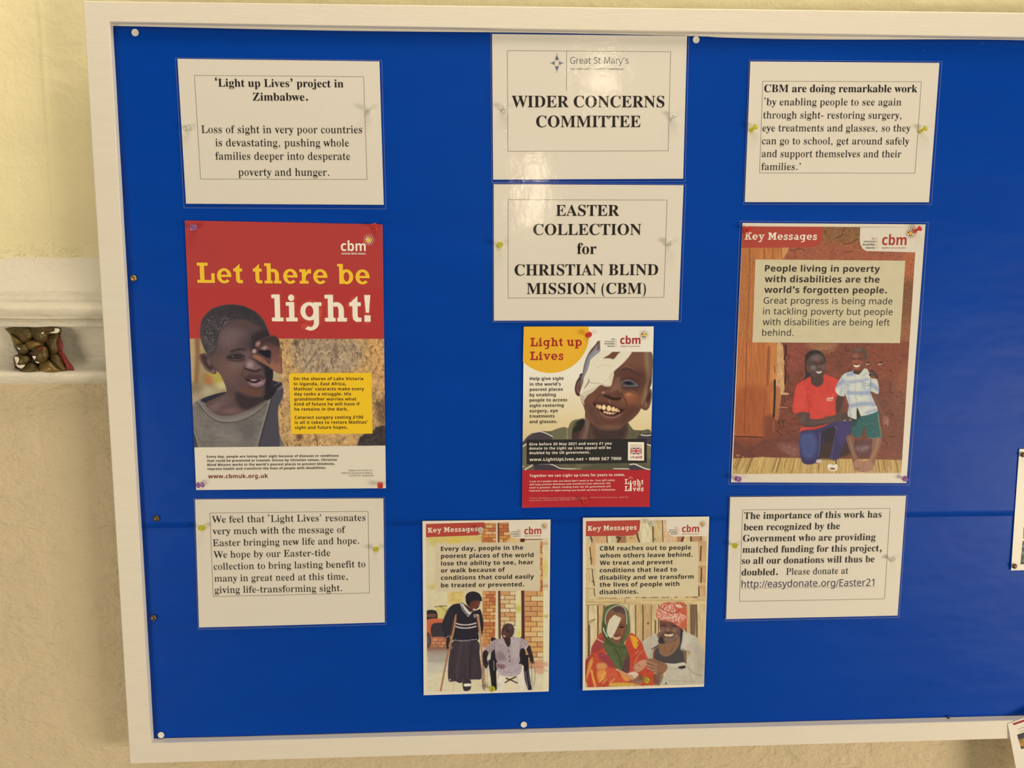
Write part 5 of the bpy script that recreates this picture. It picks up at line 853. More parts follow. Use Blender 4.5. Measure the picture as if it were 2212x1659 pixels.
SLAB = {   # heavy slab letters, cap height 1
 'L': (.95, _stem(.15, .38, 0, 1, (0, .92), (0, .57), .15) + [_rect(.74, 0, .92, .48)]),
 'e': (.78, _arc(.38, .36, .38, .375, .205, .13, 0, 318, 26) + [_rect(.1, .3, .76, .415)]),
 't': (.52, [_rect(.13, .2, .34, .8), [(.04, .70), (.34, .70), (.34, .97), (.13, .78)], _rect(0, .58, .47, .73)] + [[(.13, .25), (.15, .09), (.25, 0), (.38, -.01), (.38, .15), (.34, .2)], _rect(.36, 0, .49, .15)]),
 'h': (.90, _stem(.13, .345, 0, 1, (0, .43), (0, .3)) + _arc(.47, .44, .30, .29, .215, .16, 0, 130) + _stem(.555, .77, 0, .45, (.5, .89))),
 'r': (.64, _stem(.12, .335, 0, X_, (0, .48), (0, .3)) + [[(.33, .30), (.33, .55), (.42, .68), (.48, .51), (.38, .42)], [(.42, .68), (.54, .73), (.62, .73), (.62, .50), (.48, .51)]]),
 'b': (.88, _stem(.1, .31, 0, 1, None, (0, .3), .13) + _arc(.49, .36, .365, .375, .215, .14, -180, 180, 30)),
 'l': (.48, _stem(.12, .335, 0, 1, (0, .46), (0, .3))),
 'i': (.48, _stem(.12, .335, 0, X_, (0, .46), (0, .3)) + [_disc(.22, .88, .125)]),
 'g': (.90, _arc(.37, .38, .36, .345, .2, .13, -180, 180, 30) + [_rect(.54, -.06, .75, X_), _rect(.6, .58, .86, X_)] + _arc(.40, -.03, .35, .31, .205, .13, -128, 0)),
 '!': (.26, [[(0, 1), (.25, 1), (.19, .34), (.06, .34)], _rect(0, 0, .25, .24)]),
 'u': (.92, _stem(.11, .325, .25, X_, None, (0, .3)) + _arc(.40, .27, .29, .28, .215, .15, 180, 330) + _stem(.56, .77, 0, X_, None, (.46, .7)) + [_rect(.56, 0, .9, .14)]),
 'p': (.88, _stem(.1, .31, -.32, X_, (0, .46), (0, .25), .13) + _arc(.49, .35, .365, .375, .215, .14, -180, 180, 30)),
 'v': (.84, [[(.08, .68), (.29, .68), (.44, .24), (.36, 0)], [(.36, 0), (.47, 0), (.75, .68), (.60, .68), (.42, .2)], _rect(0, .6, .38, X_), _rect(.5, .6, .84, X_), [(.33, .1), (.36, 0), (.47, 0), (.5, .12), (.42, .3)]]),
 's': (.62, _strip([(.53, .53), (.42, .65), (.24, .66), (.12, .56), (.18, .43), (.36, .36), (.5, .26), (.48, .12), (.32, .05), (.14, .09), (.06, .2)], .15) + [_rect(.46, .48, .56, X_), _rect(.02, 0, .12, .24)]),
 'K': (.98, _stem(.13, .35, 0, 1, (0, .46), (0, .46), .14) + [[(.35, .38), (.35, .58), (.66, .9), (.84, .9)], [(.42, .55), (.6, .66), (.86, .12), (.62, .12)], _rect(.55, .87, .95, 1), _rect(.55, 0, .97, .14)]),
 'y': (.84, [[(.08, .68), (.29, .68), (.46, .2), (.38, -.02)], [(.60, .68), (.75, .68), (.44, -.16), (.30, -.16), (.38, 0)], _rect(0, .6, .38, X_), _rect(.5, .6, .84, X_), _rect(.04, -.32, .4, -.17), [(.3, -.32), (.38, -.3), (.46, -.12), (.36, -.02), (.26, -.2)]]),
 'M': (1.25, _stem(.13, .33, 0, 1, (0, .44), None) + _stem(.86, 1.08, 0, 1, (.75, 1.2), None) + [_rect(0, .86, .33, 1), _rect(.86, .86, 1.2, 1), [(.2, 1), (.42, 1), (.66, .38), (.56, .16)], [(.8, 1), (1., 1), (.64, .16), (.54, .16), (.6, .42)]]),
 'a': (.76, _arc(.33, .20, .29, .21, .19, .12, 0, 360, 24) + [_rect(.44, 0, .64, .5), _rect(.44, 0, .76, .13)] + _arc(.36, .46, .28, .265, .2, .13, 0, 150)),
}
def _crescent(s):
    a = [(s * (.06 + .22 * math.sin(t)), .25 - .45 * math.cos(t)) for t in np.linspace(0, math.pi, 9)]
    b = [(s * (.06 + .13 * math.sin(t)), .25 - .45 * math.cos(t)) for t in np.linspace(math.pi, 0, 9)]
    return [[a[i], a[i + 1], b[7 - i], b[8 - i]] for i in range(8)]
def custom_glyph(font, c):
    r = {'serif_bold': .088, 'serif': .058, 'sans_bold': .085, 'sans': .055}[font]; sans = font.startswith('sans')
    dot = (lambda x, y: _rect(x - r, y, x + r, y + 2 * r)) if sans else (lambda x, y: _disc(x, y + r, r))
    def comma(x, y, m=1): return [dot(x, y), [(x + m * r, y + r), (x + m * r * .9, y - r * .6), (x - m * r * .9, y - r * 1.9), (x - m * r * .9, y - r * 1.5), (x + m * r * .1, y), (x, y + r)]]
    if c == '.': return .26 + r, [dot(.1 + r, 0)]
    if c == ',': return .26 + r, comma(.1 + r, 0)
    if c in "’'": return .22 + r, comma(.08 + r, .58)
    if c == '‘': x = .08 + r; return .22 + r, [[(2 * x - u, 1.28 + 2 * r * .0 - v) for u, v in q] for q in comma(x, .60)]
    if c == ':': return .26 + r, [dot(.1 + r, 0), dot(.1 + r, .4)]
    if c == ';': return .26 + r, comma(.1 + r, 0) + [dot(.1 + r, .4)]
    if c == '-': return .34, [_rect(.04, .2, .3, .2 + r * 1.2)]
    if c == '£': return .60, _strip([(.52, .56), (.42, .66), (.28, .64), (.22, .50), (.24, .32), (.18, .12), (.08, .05)], r * 1.6) + [_rect(.05, .29, .44, .29 + r * 1.2), _rect(.05, 0, .54, r * 1.4)]
    if c == '•': return .5, [_disc(.25, .33, .14)]
    if c in '()':
        g = _crescent(1 if c == ')' else -1); return .29, [[(x + (-.04 if c == ')' else .31), y) for x, y in q] for q in g]
    return None
_BASE = {'serif_bold': (0x1D400, 0x1D41A, 0x1D7CE), 'serif': (0x1D400, 0x1D41A, 0x1D7CE), 'sans_bold': (0x1D5D4, 0x1D5EE, 0x1D7EC), 'sans': (0x1D5A0, 0x1D5BA, 0x1D7E2)}
def _uni(font, c):
    a, b, d = _BASE[font]
    if 'A' <= c <= 'Z': return chr(a + ord(c) - 65)
    if 'a' <= c <= 'z': return chr(b + ord(c) - 97)
    if '0' <= c <= '9': return chr(d + ord(c) - 48)
    return c
_tc = bpy.data.curves.new('lettering_source', 'FONT'); _tc.resolution_u = 3; _to = bpy.data.objects.new('lettering_source', _tc); _ts = bpy.data.scenes.new('lettering_room'); _ts.collection.objects.link(_to)
def _raw(s):
    _tc.body = s; _ts.view_layers[0].update(); dg = _ts.view_layers[0].depsgraph
    me = bpy.data.meshes.new_from_object(_to.evaluated_get(dg)); n = len(me.vertices)
    V = np.empty(n * 3); me.vertices.foreach_get('co', V); V = V.reshape(-1, 3)[:, :2].copy()
    me.calc_loop_triangles(); T = np.empty(len(me.loop_triangles) * 3, np.int32); me.loop_triangles.foreach_get('vertices', T); T = T.reshape(-1, 3)
    bpy.data.meshes.remove(me); return V, T
_sheet = {}
USED = {'serif_bold': 'ABCDEGHILMNORSTWZabcdefghijklmnoprstuvwyz', 'serif': 'EHLNPWabcdefghilmnoprstuvwy',
        'sans_bold': '0123456789ABCDEGHKLMOPTUVWYZabcdefghiklmnoprstuvwy', 'sans': '&/0124568ABCDEGHIKMNRSTUVWYabcdefghiklmnoprstuvwy'}
def _load(font):
    """set every letter on a line of its own, once alone and once between two H's, to get its outline and its advance"""
    cs = list(USED[font]); H = _uni(font, 'H'); _tc.space_line = 2.
    V, T = _raw('\n'.join([H + H] + [q for c in cs for q in (_uni(font, c), H + _uni(font, c) + H)]))
    hh = V[V[:, 1] > -.6]; capH = hh[:, 1].max(); pitch = 2. * _tc.size
    k = np.floor((capH + .35 - V[:, 1]) / pitch).astype(int); kt = k[T[:, 0]]
    hw = hh[:, 0].max() - hh[:, 0].min()
    for i, c in enumerate(cs):
        for off in (1, 2):
            r = 2 * i + off; t = T[kt == r]; u = np.unique(t); m = np.full(len(V), -1); m[u] = np.arange(len(u)); P = V[u] + np.array([0, r * pitch])
            if off == 1: G = (P, m[t])
            else: _sheet[font, c] = ((P[:, 0].max() - P[:, 0].min()) - hw, *G)
def _thin(V, T):
    """bold roman -> book roman: pull upright strokes in sideways, keep the hairlines"""
    E = {}
    for t in T:
        for a, b in ((t[0], t[1]), (t[1], t[2]), (t[2], t[0])):
            k = (min(a, b), max(a, b)); E[k] = None if k in E else (a, b)
    key = {}; rep = []
    for v in V: rep.append(key.setdefault((round(v[0], 4), round(v[1], 4)), len(key)))
    cnt = {}
    for t in T:
        for a, b in ((t[0], t[1]), (t[1], t[2]), (t[2], t[0])):
            k = (min(rep[a], rep[b]), max(rep[a], rep[b])); cnt.setdefault(k, []).append((a, b))
    ed = [v[0] for v in cnt.values() if len(v) == 1]
    if not ed: return V
    ed = np.array(ed); A = V[ed[:, 0]]; Bb = V[ed[:, 1]]; D = Bb - A
    nrm = np.stack([D[:, 1], -D[:, 0]], 1); nrm /= np.linalg.norm(nrm, axis=1)[:, None] + 1e-9
    t0 = T[0]; s = np.cross(V[t0[1]] - V[t0[0]], V[t0[2]] - V[t0[0]])
    if s < 0: nrm = -nrm
    acc = np.zeros(len(key)); num = np.zeros(len(key)); rep = np.array(rep)
    for (a, b), nn in zip(ed, nrm):
        for q in (a, b): acc[rep[q]] += nn[0]; num[rep[q]] += 1
    out = V.copy()
    for i in range(len(V)):
        r = rep[i]
        if not num[r]: continue
        nx = acc[r] / num[r]
        if abs(nx) < .2: continue
        sgn = 1 if nx > 0 else -1; best = 1.
        for yy in (V[i, 1] + .004, V[i, 1] - .004):
            c = (A[:, 1] > yy) != (Bb[:, 1] > yy); xs = A[c, 0] + (yy - A[c, 1]) / (Bb[c, 1] - A[c, 1]) * (Bb[c, 0] - A[c, 0])
            d = (V[i, 0] - xs) * sgn; d = d[d > .012]
            if len(d): best = min(best, d.min())
        cut = .025 if best > .115 else max(0, (best - .05) * .38)
        out[i, 0] -= sgn * min(1, abs(nx) * 1.5) * cut
    return out
_glyphs = {}
def glyph(font, c):
    k = (font, c)
    if k in _glyphs: return _glyphs[k]
    if font == 'slab':
        adv, polys = SLAB[c]
    else:
        g = custom_glyph(font, c)
        if g: adv, polys = g
        else:
            if (font, c) not in _sheet: _load(font)
            adv, V, T = _sheet[font, c]
            if font == 'serif' and c.isalpha(): V = _thin(V, T); adv -= .018
            V = np.hstack([V, np.zeros((len(V), 1))])
            _glyphs[k] = (adv, V, T); return _glyphs[k]
    V = []; T = []
    for j, q in enumerate(polys):      # overlapping strokes of one letter lie a hair apart
        n = len(V); V += [(x, y, j) for x, y in q]; T += [(n, n + i, n + i + 1) for i in range(1, len(q) - 1)]
    _glyphs[k] = (adv, np.array(V, float), np.array(T)); return _glyphs[k]
_cap = {}
def cap_height(font):
    if font == 'slab': return 1.
    if font not in _cap: V = glyph(font, 'H')[1]; _cap[font] = V[:, 1].max() - V[:, 1].min()
    return _cap[font]
def set_line(s, font, track=0.):
    """one line of type, unit em, starting at 0: points, triangles, width"""
    x = 0; Vs = []; Ts = []; n = 0; lead = None
    for c in s:
        if c == ' ': x += {'slab': .42, 'serif': .27, 'serif_bold': .27}.get(font, .30) + track; continue
        adv, V, T = glyph(font, c)
        Vs.append(V + np.array([x, 0, 0])); Ts.append(T + n); n += len(V); x += adv + (.09 if font == 'slab' else 0) + track
    V = np.vstack(Vs); T = np.vstack(Ts); V[:, 0] -= V[:, 0].min(); return V, T, V[:, 0].max()

# ---------------------------------------------------------------- sheets pinned to the board
class Sheet:
    """a paper on the board; every layer printed on it follows the same gentle bend"""
    def __init__(self, name, label, cat, quad, group=None, depth=.0030, amp=.0010, seed=1, mat=None, extra=None, part='paper', nuv=(30, 30)):
        self.q = np.array(quad, float); self.y = -depth; self.amp = amp; self.seed = seed; self.extra = extra
        c = self.pt(self.q).mean(0); lo = self.pt(self.q)[:, 2].min()
        self.root = empty(name, (c[0], self.y, lo), label, cat, group)
        self.slab(part, self.q, 0, mat or PAPER, *nuv, .0003)
    def pt(self, px, layer=0.):
        P = B(px, self.y); X = P[:, 0]; Z = P[:, 2]
        b = (vnoise(X / .19 + 50, Z / .21 + 50, self.seed) - .2) * self.amp
        if self.extra is not None: b = b + self.extra(np.atleast_2d(np.asarray(px, float)), X, Z)
        # move along the line of sight's plane only: the bend lifts the sheet off the board
        P[:, 1] -= b + layer * .00007
        return P
    def grid(self, quad, nu, nv):
        q = np.array(quad, float); u, v = np.meshgrid(np.linspace(0, 1, nu + 1), np.linspace(0, 1, nv + 1)); u = u.ravel()[:, None]; v = v.ravel()[:, None]
        P = (q[0] * (1 - u) + q[1] * u) * (1 - v) + (q[3] * (1 - u) + q[2] * u) * v
        i = np.arange(nv)[:, None] * (nu + 1) + np.arange(nu)[None]; i = i.ravel()
        return P, np.stack([i, i + nu + 1, i + nu + 2, i + 1], 1)
    def slab(self, name, quad, layer, mat, nu=16, nv=16, thick=.00004, label=None):
        P, F = self.grid(quad, nu, nv); V = self.pt(P, layer); n = len(V); W = V.copy(); W[:, 1] += thick
        k = nu + 1
        rim = list(range(0, k)) + [k * r + nu for r in range(1, nv + 1)] + [k * nv + c for c in range(nu - 1, -1, -1)] + [k * r for r in range(nv - 1, 0, -1)]
        r = np.array(rim); m = len(r); E1, E2 = V[r], W[r]; j = np.arange(m); S = np.stack([j, (j + 1) % m, (j + 1) % m + m, j + m], 1) + 2 * n
        o = fast(name, np.vstack([V, W, E1, E2]), np.vstack([F, F[:, ::-1] + n, S]), 4, self.root, mat)
        return tag(o, label)
    def picture(self, name, quad, fn, layer=1, step=1.05, base=(214, 196, 160), label=None, parent=None):
        q = np.array(quad, float); w = np.linalg.norm(q[1] - q[0]); h = np.linalg.norm(q[3] - q[0])
        P, F = self.grid(q, int(w / step), int(h / step)); p = Paint(P[:, 0], P[:, 1], base); fn(p)
        c = np.clip(lin(np.clip(p.C, 0, 255)) / lin((224, 207, 177)) * .80, 0, .95)
        return tag(fast(name, self.pt(P, layer), F, 4, self.root, PRINT, c), label)
    def shape(self, name, pts, layer, mat, label=None, smooth=0):
        """flat printed shape from an outline (fan from its centre, then refined so that it bends with the sheet)"""
        P = smooth_path(pts, smooth) if smooth else np.array(pts, float)
        c = P.mean(0); n = len(P); rings = 12; V = [c]; F = []
        for r in range(1, rings + 1): V += list(c + (P - c) * r / rings)
        T = [(0, 1 + i, 1 + (i + 1) % n) for i in range(n)]
        for r in range(rings - 1):
            for i in range(n):
                a = 1 + r * n + i; b = 1 + r * n + (i + 1) % n; T += [(a, a + n, b + n), (a, b + n, b)]
        return tag(fast(name, self.pt(np.array(V), layer), np.array(T), 3, self.root, mat), label)
    def panel(self, name, quad, layer, mat, label=None):
        P, F = self.grid(quad, 30, 40); return tag(fast(name, self.pt(P, layer), F, 4, self.root, mat), label)
    def polys(self, name, polys, layer, mat, label=None):
        V = []; T = []; L = []
        for j, q in enumerate(polys):
            n = len(V); V += list(q); L += [j % 40] * len(q); T += [(n, n + i, n + i + 1) for i in range(1, len(q) - 1)]
        return tag(fast(name, self.pt(np.array(V), layer) - np.array([0, 1, 0]) * (np.array(L) * 1.5e-6)[:, None], np.array(T), 3, self.root, mat), label)
    def outline(self, name, quad, w, layer, mat):
        q = np.array(quad, float); P = []
        for i in range(4):
            a, b = q[i], q[(i + 1) % 4]; d = (b - a) / np.linalg.norm(b - a); m = np.array([-d[1], d[0]]) * w / 2
            for j in range(10):
                u, v = a + (b - a) * j / 10, a + (b - a) * (j + 1) / 10
                P.append([u - m, v - m, v + m, u + m])
        return self.polys(name, P, layer, mat)
    def text(self, name, lines, cap, font, mat, o=(0, 0, 1), layer=4, track=0., label=None):
        """lines: (words, x0, y0, x1, y1) with the two ends of the baseline, in coordinates (x, y) * o[2] + o[:2]"""
        Vs = []; Ts = []; n = 0; o2 = np.array(o[:2], float)
        for s, x0, y0, x1, y1 in lines:
            V, T, w = set_line(s, font, track); a = np.array([x0, y0]) * o[2] + o2; b = np.array([x1, y1]) * o[2] + o2
            m = (a + b) / 2; A, Bp, M, U = B(np.array([a, b, m, m - (0, cap * o[2])]), self.y)
            h = abs(U[2] - M[2]) / cap_height(font); d = Bp - A; up = np.array([-d[2], 0, d[0]]) / np.linalg.norm(d)
            W = A + np.outer(V[:, 0] / w, d) + np.outer(V[:, 1] * h, up)
            W[:, 1] = V[:, 2] * -2.5e-6; Vs.append(W); Ts.append(T + n); n += len(W)
        W = np.vstack(Vs); X = W[:, 0]; Z = W[:, 2]; b = (vnoise(X / .19 + 50, Z / .21 + 50, self.seed) - .2) * self.amp
        if self.extra is not None: b = b + self.extra(project(W), X, Z)
        W[:, 1] += self.y - b - layer * .00007
        return tag(fast(name, W, np.vstack(Ts), 3, self.root, mat, smooth=False), label)
    def film(self, m=(5, 5, 5, 5), name='laminate_pouch'):
        q = self.q.copy(); c = q.mean(0)
        q[0] += (-m[3], -m[0]); q[1] += (m[1], -m[0]); q[2] += (m[1], m[2]); q[3] += (-m[3], m[2])
        self.outline('pouch_edge', q, 1.2, 8, FILMEDGE)
        P, F = self.grid(q, 30, 30); return tag(fast(name, self.pt(P, 7), F, 4, self.root, FILM), 'clear glossy laminating film')
def project(W):
    v = (W - CAM) @ ROT; return np.stack([1106 + FPX * v[:, 0] / -v[:, 2], 829.5 - FPX * v[:, 1] / -v[:, 2]], 1)
BLACK = inkmat((22, 18, 18)); GREYLINE = inkmat((128, 112, 92)); GREYTXT = inkmat((120, 116, 104)); NAVY = inkmat((38, 44, 70)); CREAM = inkmat((238, 222, 190)); DKRED = inkmat((120, 28, 30)); RUST = inkmat((176, 62, 48))

def dots(sheet, cx, cy, r, dark, sun, layer=5, o=(0, 0, 1)):
    """the burst of dots beside the charity's initials"""
    P = {0: [], 1: []}
    rs = np.random.RandomState(3)
    for ring, (n, rr, s) in enumerate(((1, 0, .27), (8, .40, .13), (12, .66, .085), (14, .90, .05))):
        for i in range(n):
            a = 2 * math.pi * (i + .5 * (ring % 2)) / n; k = 1 if ring == 0 or (ring == 1 and i % 3 == 0) else 0
            x = cx + r * rr * math.cos(a) + r * .12; y = cy + r * rr * math.sin(a) - r * .05; q = s * r * rs.uniform(.8, 1.15)
            P[k].append([((u * o[2]) + o[0], (v * o[2]) + o[1]) for u, v in _disc(x, y, q, n=10)])
    sheet.polys('emblem_dots', P[0], layer, dark); sheet.polys('emblem_sun', P[1], layer, sun)
# ================================================================ the notices
def Zm(x, y, x1, w): return (x, y, (x1 - x) / w)
oA = Zm(370, 100, 850, 2212); oB = Zm(1040, 50, 1500, 2180); oC = Zm(1050, 390, 1490, 2212); oD = Zm(1590, 120, 2050, 2212)
oE = Zm(390, 470, 850, 2212); oE2 = Zm(590, 720, 850, 1232); oE3 = Zm(400, 950, 850, 2212); oF = Zm(1110, 690, 1430, 2212); oF2 = Zm(1110, 900, 1430, 2212)
oG = Zm(1570, 470, 2020, 2212); oG2 = Zm(1570, 730, 1990, 2111); oH = Zm(410, 1070, 850, 2212); oI = Zm(1560, 1060, 1980, 2212)
oJ = Zm(900, 1110, 1200, 2212); oJ2 = Zm(900, 1270, 1200, 2074); oK = Zm(1245, 1110, 1545, 2212); oK2 = Zm(1245, 1280, 1545, 2212)
def q_(o, pts): return [(x * o[2] + o[0], y * o[2] + o[1]) for x, y in pts]
GN = 'laminated text notices on the blue board'

A = Sheet('notice', 'laminated white notice about sight loss in poor countries, top left of the board', 'notice', [(383.5, 127.1), (819.6, 132.6), (829, 442.4), (402, 440)], GN, seed=11)
A.outline('border_line', q_(oA, [(232, 290), (1915, 302), (1950, 1325), (293, 1322)]), .8, 3, GREYLINE)
A.text('heading_text', [('‘Light up Lives’ project in', 440, 402, 1715, 410), ('Zimbabwe.', 812, 541, 1362, 543)], 78, 'serif_bold', BLACK, oA)
A.text('body_text', [('Loss of sight in very poor countries', 300, 864, 1900, 866), ('is devastating, pushing whole', 440, 996, 1770, 998), ('families deeper into desperate', 440, 1129, 1783, 1131), ('poverty and hunger.', 668, 1289, 1573, 1290)], 76, 'serif', BLACK, oA)
A.film((2, 5, 9, 4))

S = Sheet('notice', 'laminated committee title notice with a small cross emblem, top centre of the board', 'notice', [(1062.8, 73.6), (1484, 77.9), (1475.7, 386), (1065.3, 388)], GN, seed=12)
S.outline('border_line', q_(oB, [(265, 282), (1937, 292), (1912, 1307), (270, 1312)]), .8, 3, GREYLINE)
S.polys('rule_line', [q_(oB, [(870, 287), (874, 287), (872, 690), (868, 690)])], 3, GREYLINE)
S.text('heading_text', [('WIDER CONCERNS', 310, 862, 1872, 862), ('COMMITTEE', 560, 1066, 1628, 1065)], 117, 'serif_bold', BLACK, oB)
S.text('church_name_text', [('Great St Mary’s', 908, 416, 1505, 417)], 68, 'sans', GREYTXT, oB)
S.text('small_text', [('THE UNIVERSITY CHURCH CAMBRIDGE', 908, 480, 1452, 481)], 20, 'sans', GREYTXT, oB)
cr = []
for a, L in ((0, 98), (1, 70), (2, 98), (3, 70)):
    for k, (off, g0, g1) in enumerate(((0, .34, 1.), (7, .28, .70), (-7, .28, .70), (15, .30, .55), (-15, .30, .55))):
        s_, c_ = math.sin(a * math.pi / 2), math.cos(a * math.pi / 2); p = []
        for u, v in ((off - 2.2, g0 * L), (off + 2.2, g0 * L), (off + 2.2, g1 * L), (off - 2.2, g1 * L)): p.append((772 + u * c_ - v * s_, 410 + u * s_ + v * c_))
        cr.append(q_(oB, p))
S.polys('cross_emblem', cr, 4, inkmat((44, 72, 110)), 'dark blue rayed cross emblem')
S.film((3, 4, 6, 3))

S = Sheet('notice', 'laminated notice announcing the Easter collection, below the committee title', 'notice', [(1066.5, 398), (1476.6, 400), (1465.7, 691.7), (1067, 692.7)], GN, seed=13, amp=.0014)
S.outline('border_line', q_(oC, [(240, 208), (1966, 212), (1932, 1268), (240, 1275)]), .8, 3, GREYLINE)
S.text('heading_text', [('EASTER', 757, 384, 1447, 384), ('COLLECTION', 512, 592, 1685, 590), ('for', 987, 798, 1198, 798), ('CHRISTIAN BLIND', 310, 1031, 1868, 1027), ('MISSION (CBM)', 440, 1233, 1735, 1230)], 119, 'serif_bold', BLACK, oC)
S.film((2, 5, 3, 2))

S = Sheet('notice', 'laminated notice quoting remarkable sight restoring work, top right of the board', 'notice', [(1620.6, 133), (2029, 136), (2006.6, 437), (1608.7, 436.6)], GN, seed=14, depth=.0036)
S.outline('border_line', q_(oD, [(276, 267), (1923, 272), (1858, 1222), (243, 1220)]), .8, 3, GREYLINE)
S.text('heading_text', [('CBM are doing remarkable work', 290, 381, 1880, 383)], 78, 'serif_bold', BLACK, oD)
S.text('body_text', [('‘by enabling people to see again', 290, 518, 1715, 520), ('through sight- restoring surgery,', 278, 654, 1715, 657), ('eye treatments and glasses, so they', 272, 788, 1810, 790), ('can go to school, get around safely', 267, 922, 1797, 925), ('and support themselves and their', 265, 1055, 1713, 1058), ('families.’', 260, 1190, 668, 1190)], 74, 'serif', BLACK, oD)
S.film((3, 5, 5, 3))

S = Sheet('notice', 'white notice saying the project resonates with Easter, under the red poster', 'notice', [(421, 1079), (828.3, 1076.4), (831.3, 1344), (430, 1355.4)], GN, seed=15, amp=.0016)
S.outline('border_line', q_(oH, [(218, 192), (1938, 173), (1952, 1057), (255, 1098)]), .8, 3, GREYLINE)
S.text('body_text', [('We feel that ‘Light Lives’ resonates', 240, 298, 1908, 275), ('very much with the message of', 247, 424, 1692, 406), ('Easter bringing new life and hope.', 250, 553, 1840, 525), ('We hope by our Easter-tide', 258, 680, 1528, 657), ('collection to bring lasting benefit to', 262, 808, 1908, 778), ('many in great need at this time,', 268, 937, 1715, 912), ('giving life-transforming sight.', 272, 1062, 1655, 1038)], 73, 'serif', BLACK, oH)
S.film((2, 3, 4, 2))

S = Sheet('notice', 'white notice on matched government funding with a blue web address, lower right', 'notice', [(1577, 1073.3), (1957.3, 1071), (1938.5, 1329.3), (1568.5, 1337.3)], GN, seed=16, amp=.0014)
S.outline('border_line', q_(oI, [(230, 217), (1911, 202), (1845, 1228), (195, 1258)]), .8, 3, GREYLINE)
S.text('heading_text', [('The importance of this work has', 245, 320, 1812, 305), ('been recognized by the', 240, 450, 1338, 437), ('Government who are providing', 232, 577, 1743, 562), ('matched funding for this project,', 228, 704, 1812, 688), ('so all our donations will thus be', 220, 832, 1730, 812), ('doubled.', 218, 963, 632, 958)], 76, 'serif_bold', BLACK, oI)
S.text('body_text', [('Please donate at', 722, 955, 1432, 943)], 74, 'serif', BLACK, oI)
S.text('web_address_text', [('http://easydonate.org/Easter21', 218, 1100, 1725, 1080)], 80, 'sans', NAVY, oI, label='dark blue web address')
S.polys('underline', [q_(oI, [(215, 1110), (1735, 1087), (1735, 1090), (215, 1113)])], 3, GREYLINE)
S.film((2, 3, 4, 2))

# ---- red poster
S = Sheet('poster', 'large red poster of a boy peering through his hand, left side of the board', 'poster', [(399.4, 476.2), (826.4, 484.6), (833.7, 1054.4), (424, 1058.4)], 'charity posters on the blue board', seed=17, depth=.0026, mat=POSTER, amp=.0010)
RED = (174, 54, 50)
eL = lambda y: 399.4 + 24.6 * (y - 476.2) / 582.2; eR = lambda y: 826.4 + 7.3 * (y - 484.6) / 569.8
S.panel('red_panel', [(399.4, 476.2), (826.4, 484.6), (eR(624), 624), (eL(622), 622)], .5, inkmat(RED), 'plain red upper panel')
def halo_and_boy(p):
    paint_boy_ground(p)
    p.at(*oE); H = (208, 80, 60)
    for L, w in (([(1010, 815), (1010, 1060)], 84), ([(960, 825), (1010, 825)], 50), ([(970, 1055), (1080, 1055)], 56), ([(1165, 895), (1165, 1060)], 84), ([(1115, 1055), (1222, 1055)], 56), ([(1165, 828), (1166, 829)], 92),
                 ([(1350, 880), (1270, 930), (1270, 1020), (1350, 1060), (1430, 1010), (1430, 930), (1350, 880)], 86), ([(1440, 900), (1475, 895)], 50), ([(1430, 980), (1420, 1100), (1350, 1145), (1285, 1130)], 88),
                 ([(1545, 815), (1545, 1060)], 84), ([(1500, 1055), (1600, 1055)], 56), ([(1560, 930), (1640, 900), (1675, 960), (1675, 1060)], 84), ([(1640, 1058), (1725, 1058)], 56), ([(1800, 850), (1800, 1030), (1850, 1065)], 84), ([(1745, 915), (1850, 915)], 56), ([(1938, 830), (1938, 980)], 90), ([(1938, 1045), (1938, 1075)], 96)):
        p.line(L, w * .66, H, 20, .7)
    paint_boy(p)
S.picture('photo_print', [(eL(622), 621.5), (eR(624), 623.5), (eR(962.4), 962.4), (eL(966.3), 966.3)], halo_and_boy, 1, 1.0, label='photograph of a squinting boy in a grey shirt beside a rough ochre wall')
S.text('headline_text', [('Let there be', 178, 678, 1965, 692)], 209, 'slab', inkmat((240, 186, 44)), oE, 5, label='yellow slab lettering')
S.text('headline_text', [('light!', 952, 1077, 1975, 1082)], 278, 'slab', CREAM, oE, 5, label='white glowing slab lettering')
S.text('logo_text', [('cbm', 1667, 347, 1925, 348)], 104, 'sans_bold', CREAM, oE, 5); S.text('small_text', [('christian blind mission', 1670, 384, 1925, 385)], 22, 'sans_bold', CREAM, oE, 5)
dots(S, 1950, 236, 66, CREAM, inkmat((240, 190, 60)), 5, oE)
Y = [(163 + 26, 408), (600, 405), (1003, 404), (1006, 407), (1012, 700), (1018, 1022), (1015, 1026), (600, 1028), (215, 1030), (190, 1024), (184, 1005), (175, 700), (163, 436), (167, 418)]
S.shape('text_panel', q_(oE2, Y), 3, inkmat((238, 188, 30)), 'yellow text panel')
S.text('body_text', [('On the shores of Lake Victoria', 211, 480, 922, 479), ('in Uganda, East Africa,', 213, 532, 748, 532), ('Mathias’ cataracts make every', 215, 584, 932, 583), ('day tasks a struggle. His', 217, 636, 798, 635), ('grandmother worries what', 218, 688, 852, 687), ('kind of future he will have if', 220, 739, 887, 738), ('he remains in the dark.', 220, 791, 768, 790), ('Cataract surgery costing £190', 222, 876, 922, 873), ('is all it takes to restore Mathias’', 224, 927, 968, 924), ('sight and future hopes.', 225, 979, 762, 976)], 31, 'sans_bold', inkmat((52, 22, 24)), oE2, 5, .02)
S.text('body_text', [('Every day, people are losing their sight because of diseases or conditions', 232, 190, 1630, 179), ('that could be prevented or treated. Driven by Christian values, Christian', 234, 234, 1612, 222), ('Blind Mission works in the world’s poorest places to prevent blindness,', 238, 277, 1590, 265), ('improve health and transform the lives of people with disabilities.', 240, 320, 1497, 308)], 24, 'sans_bold', BLACK, oE3, 5, .03)
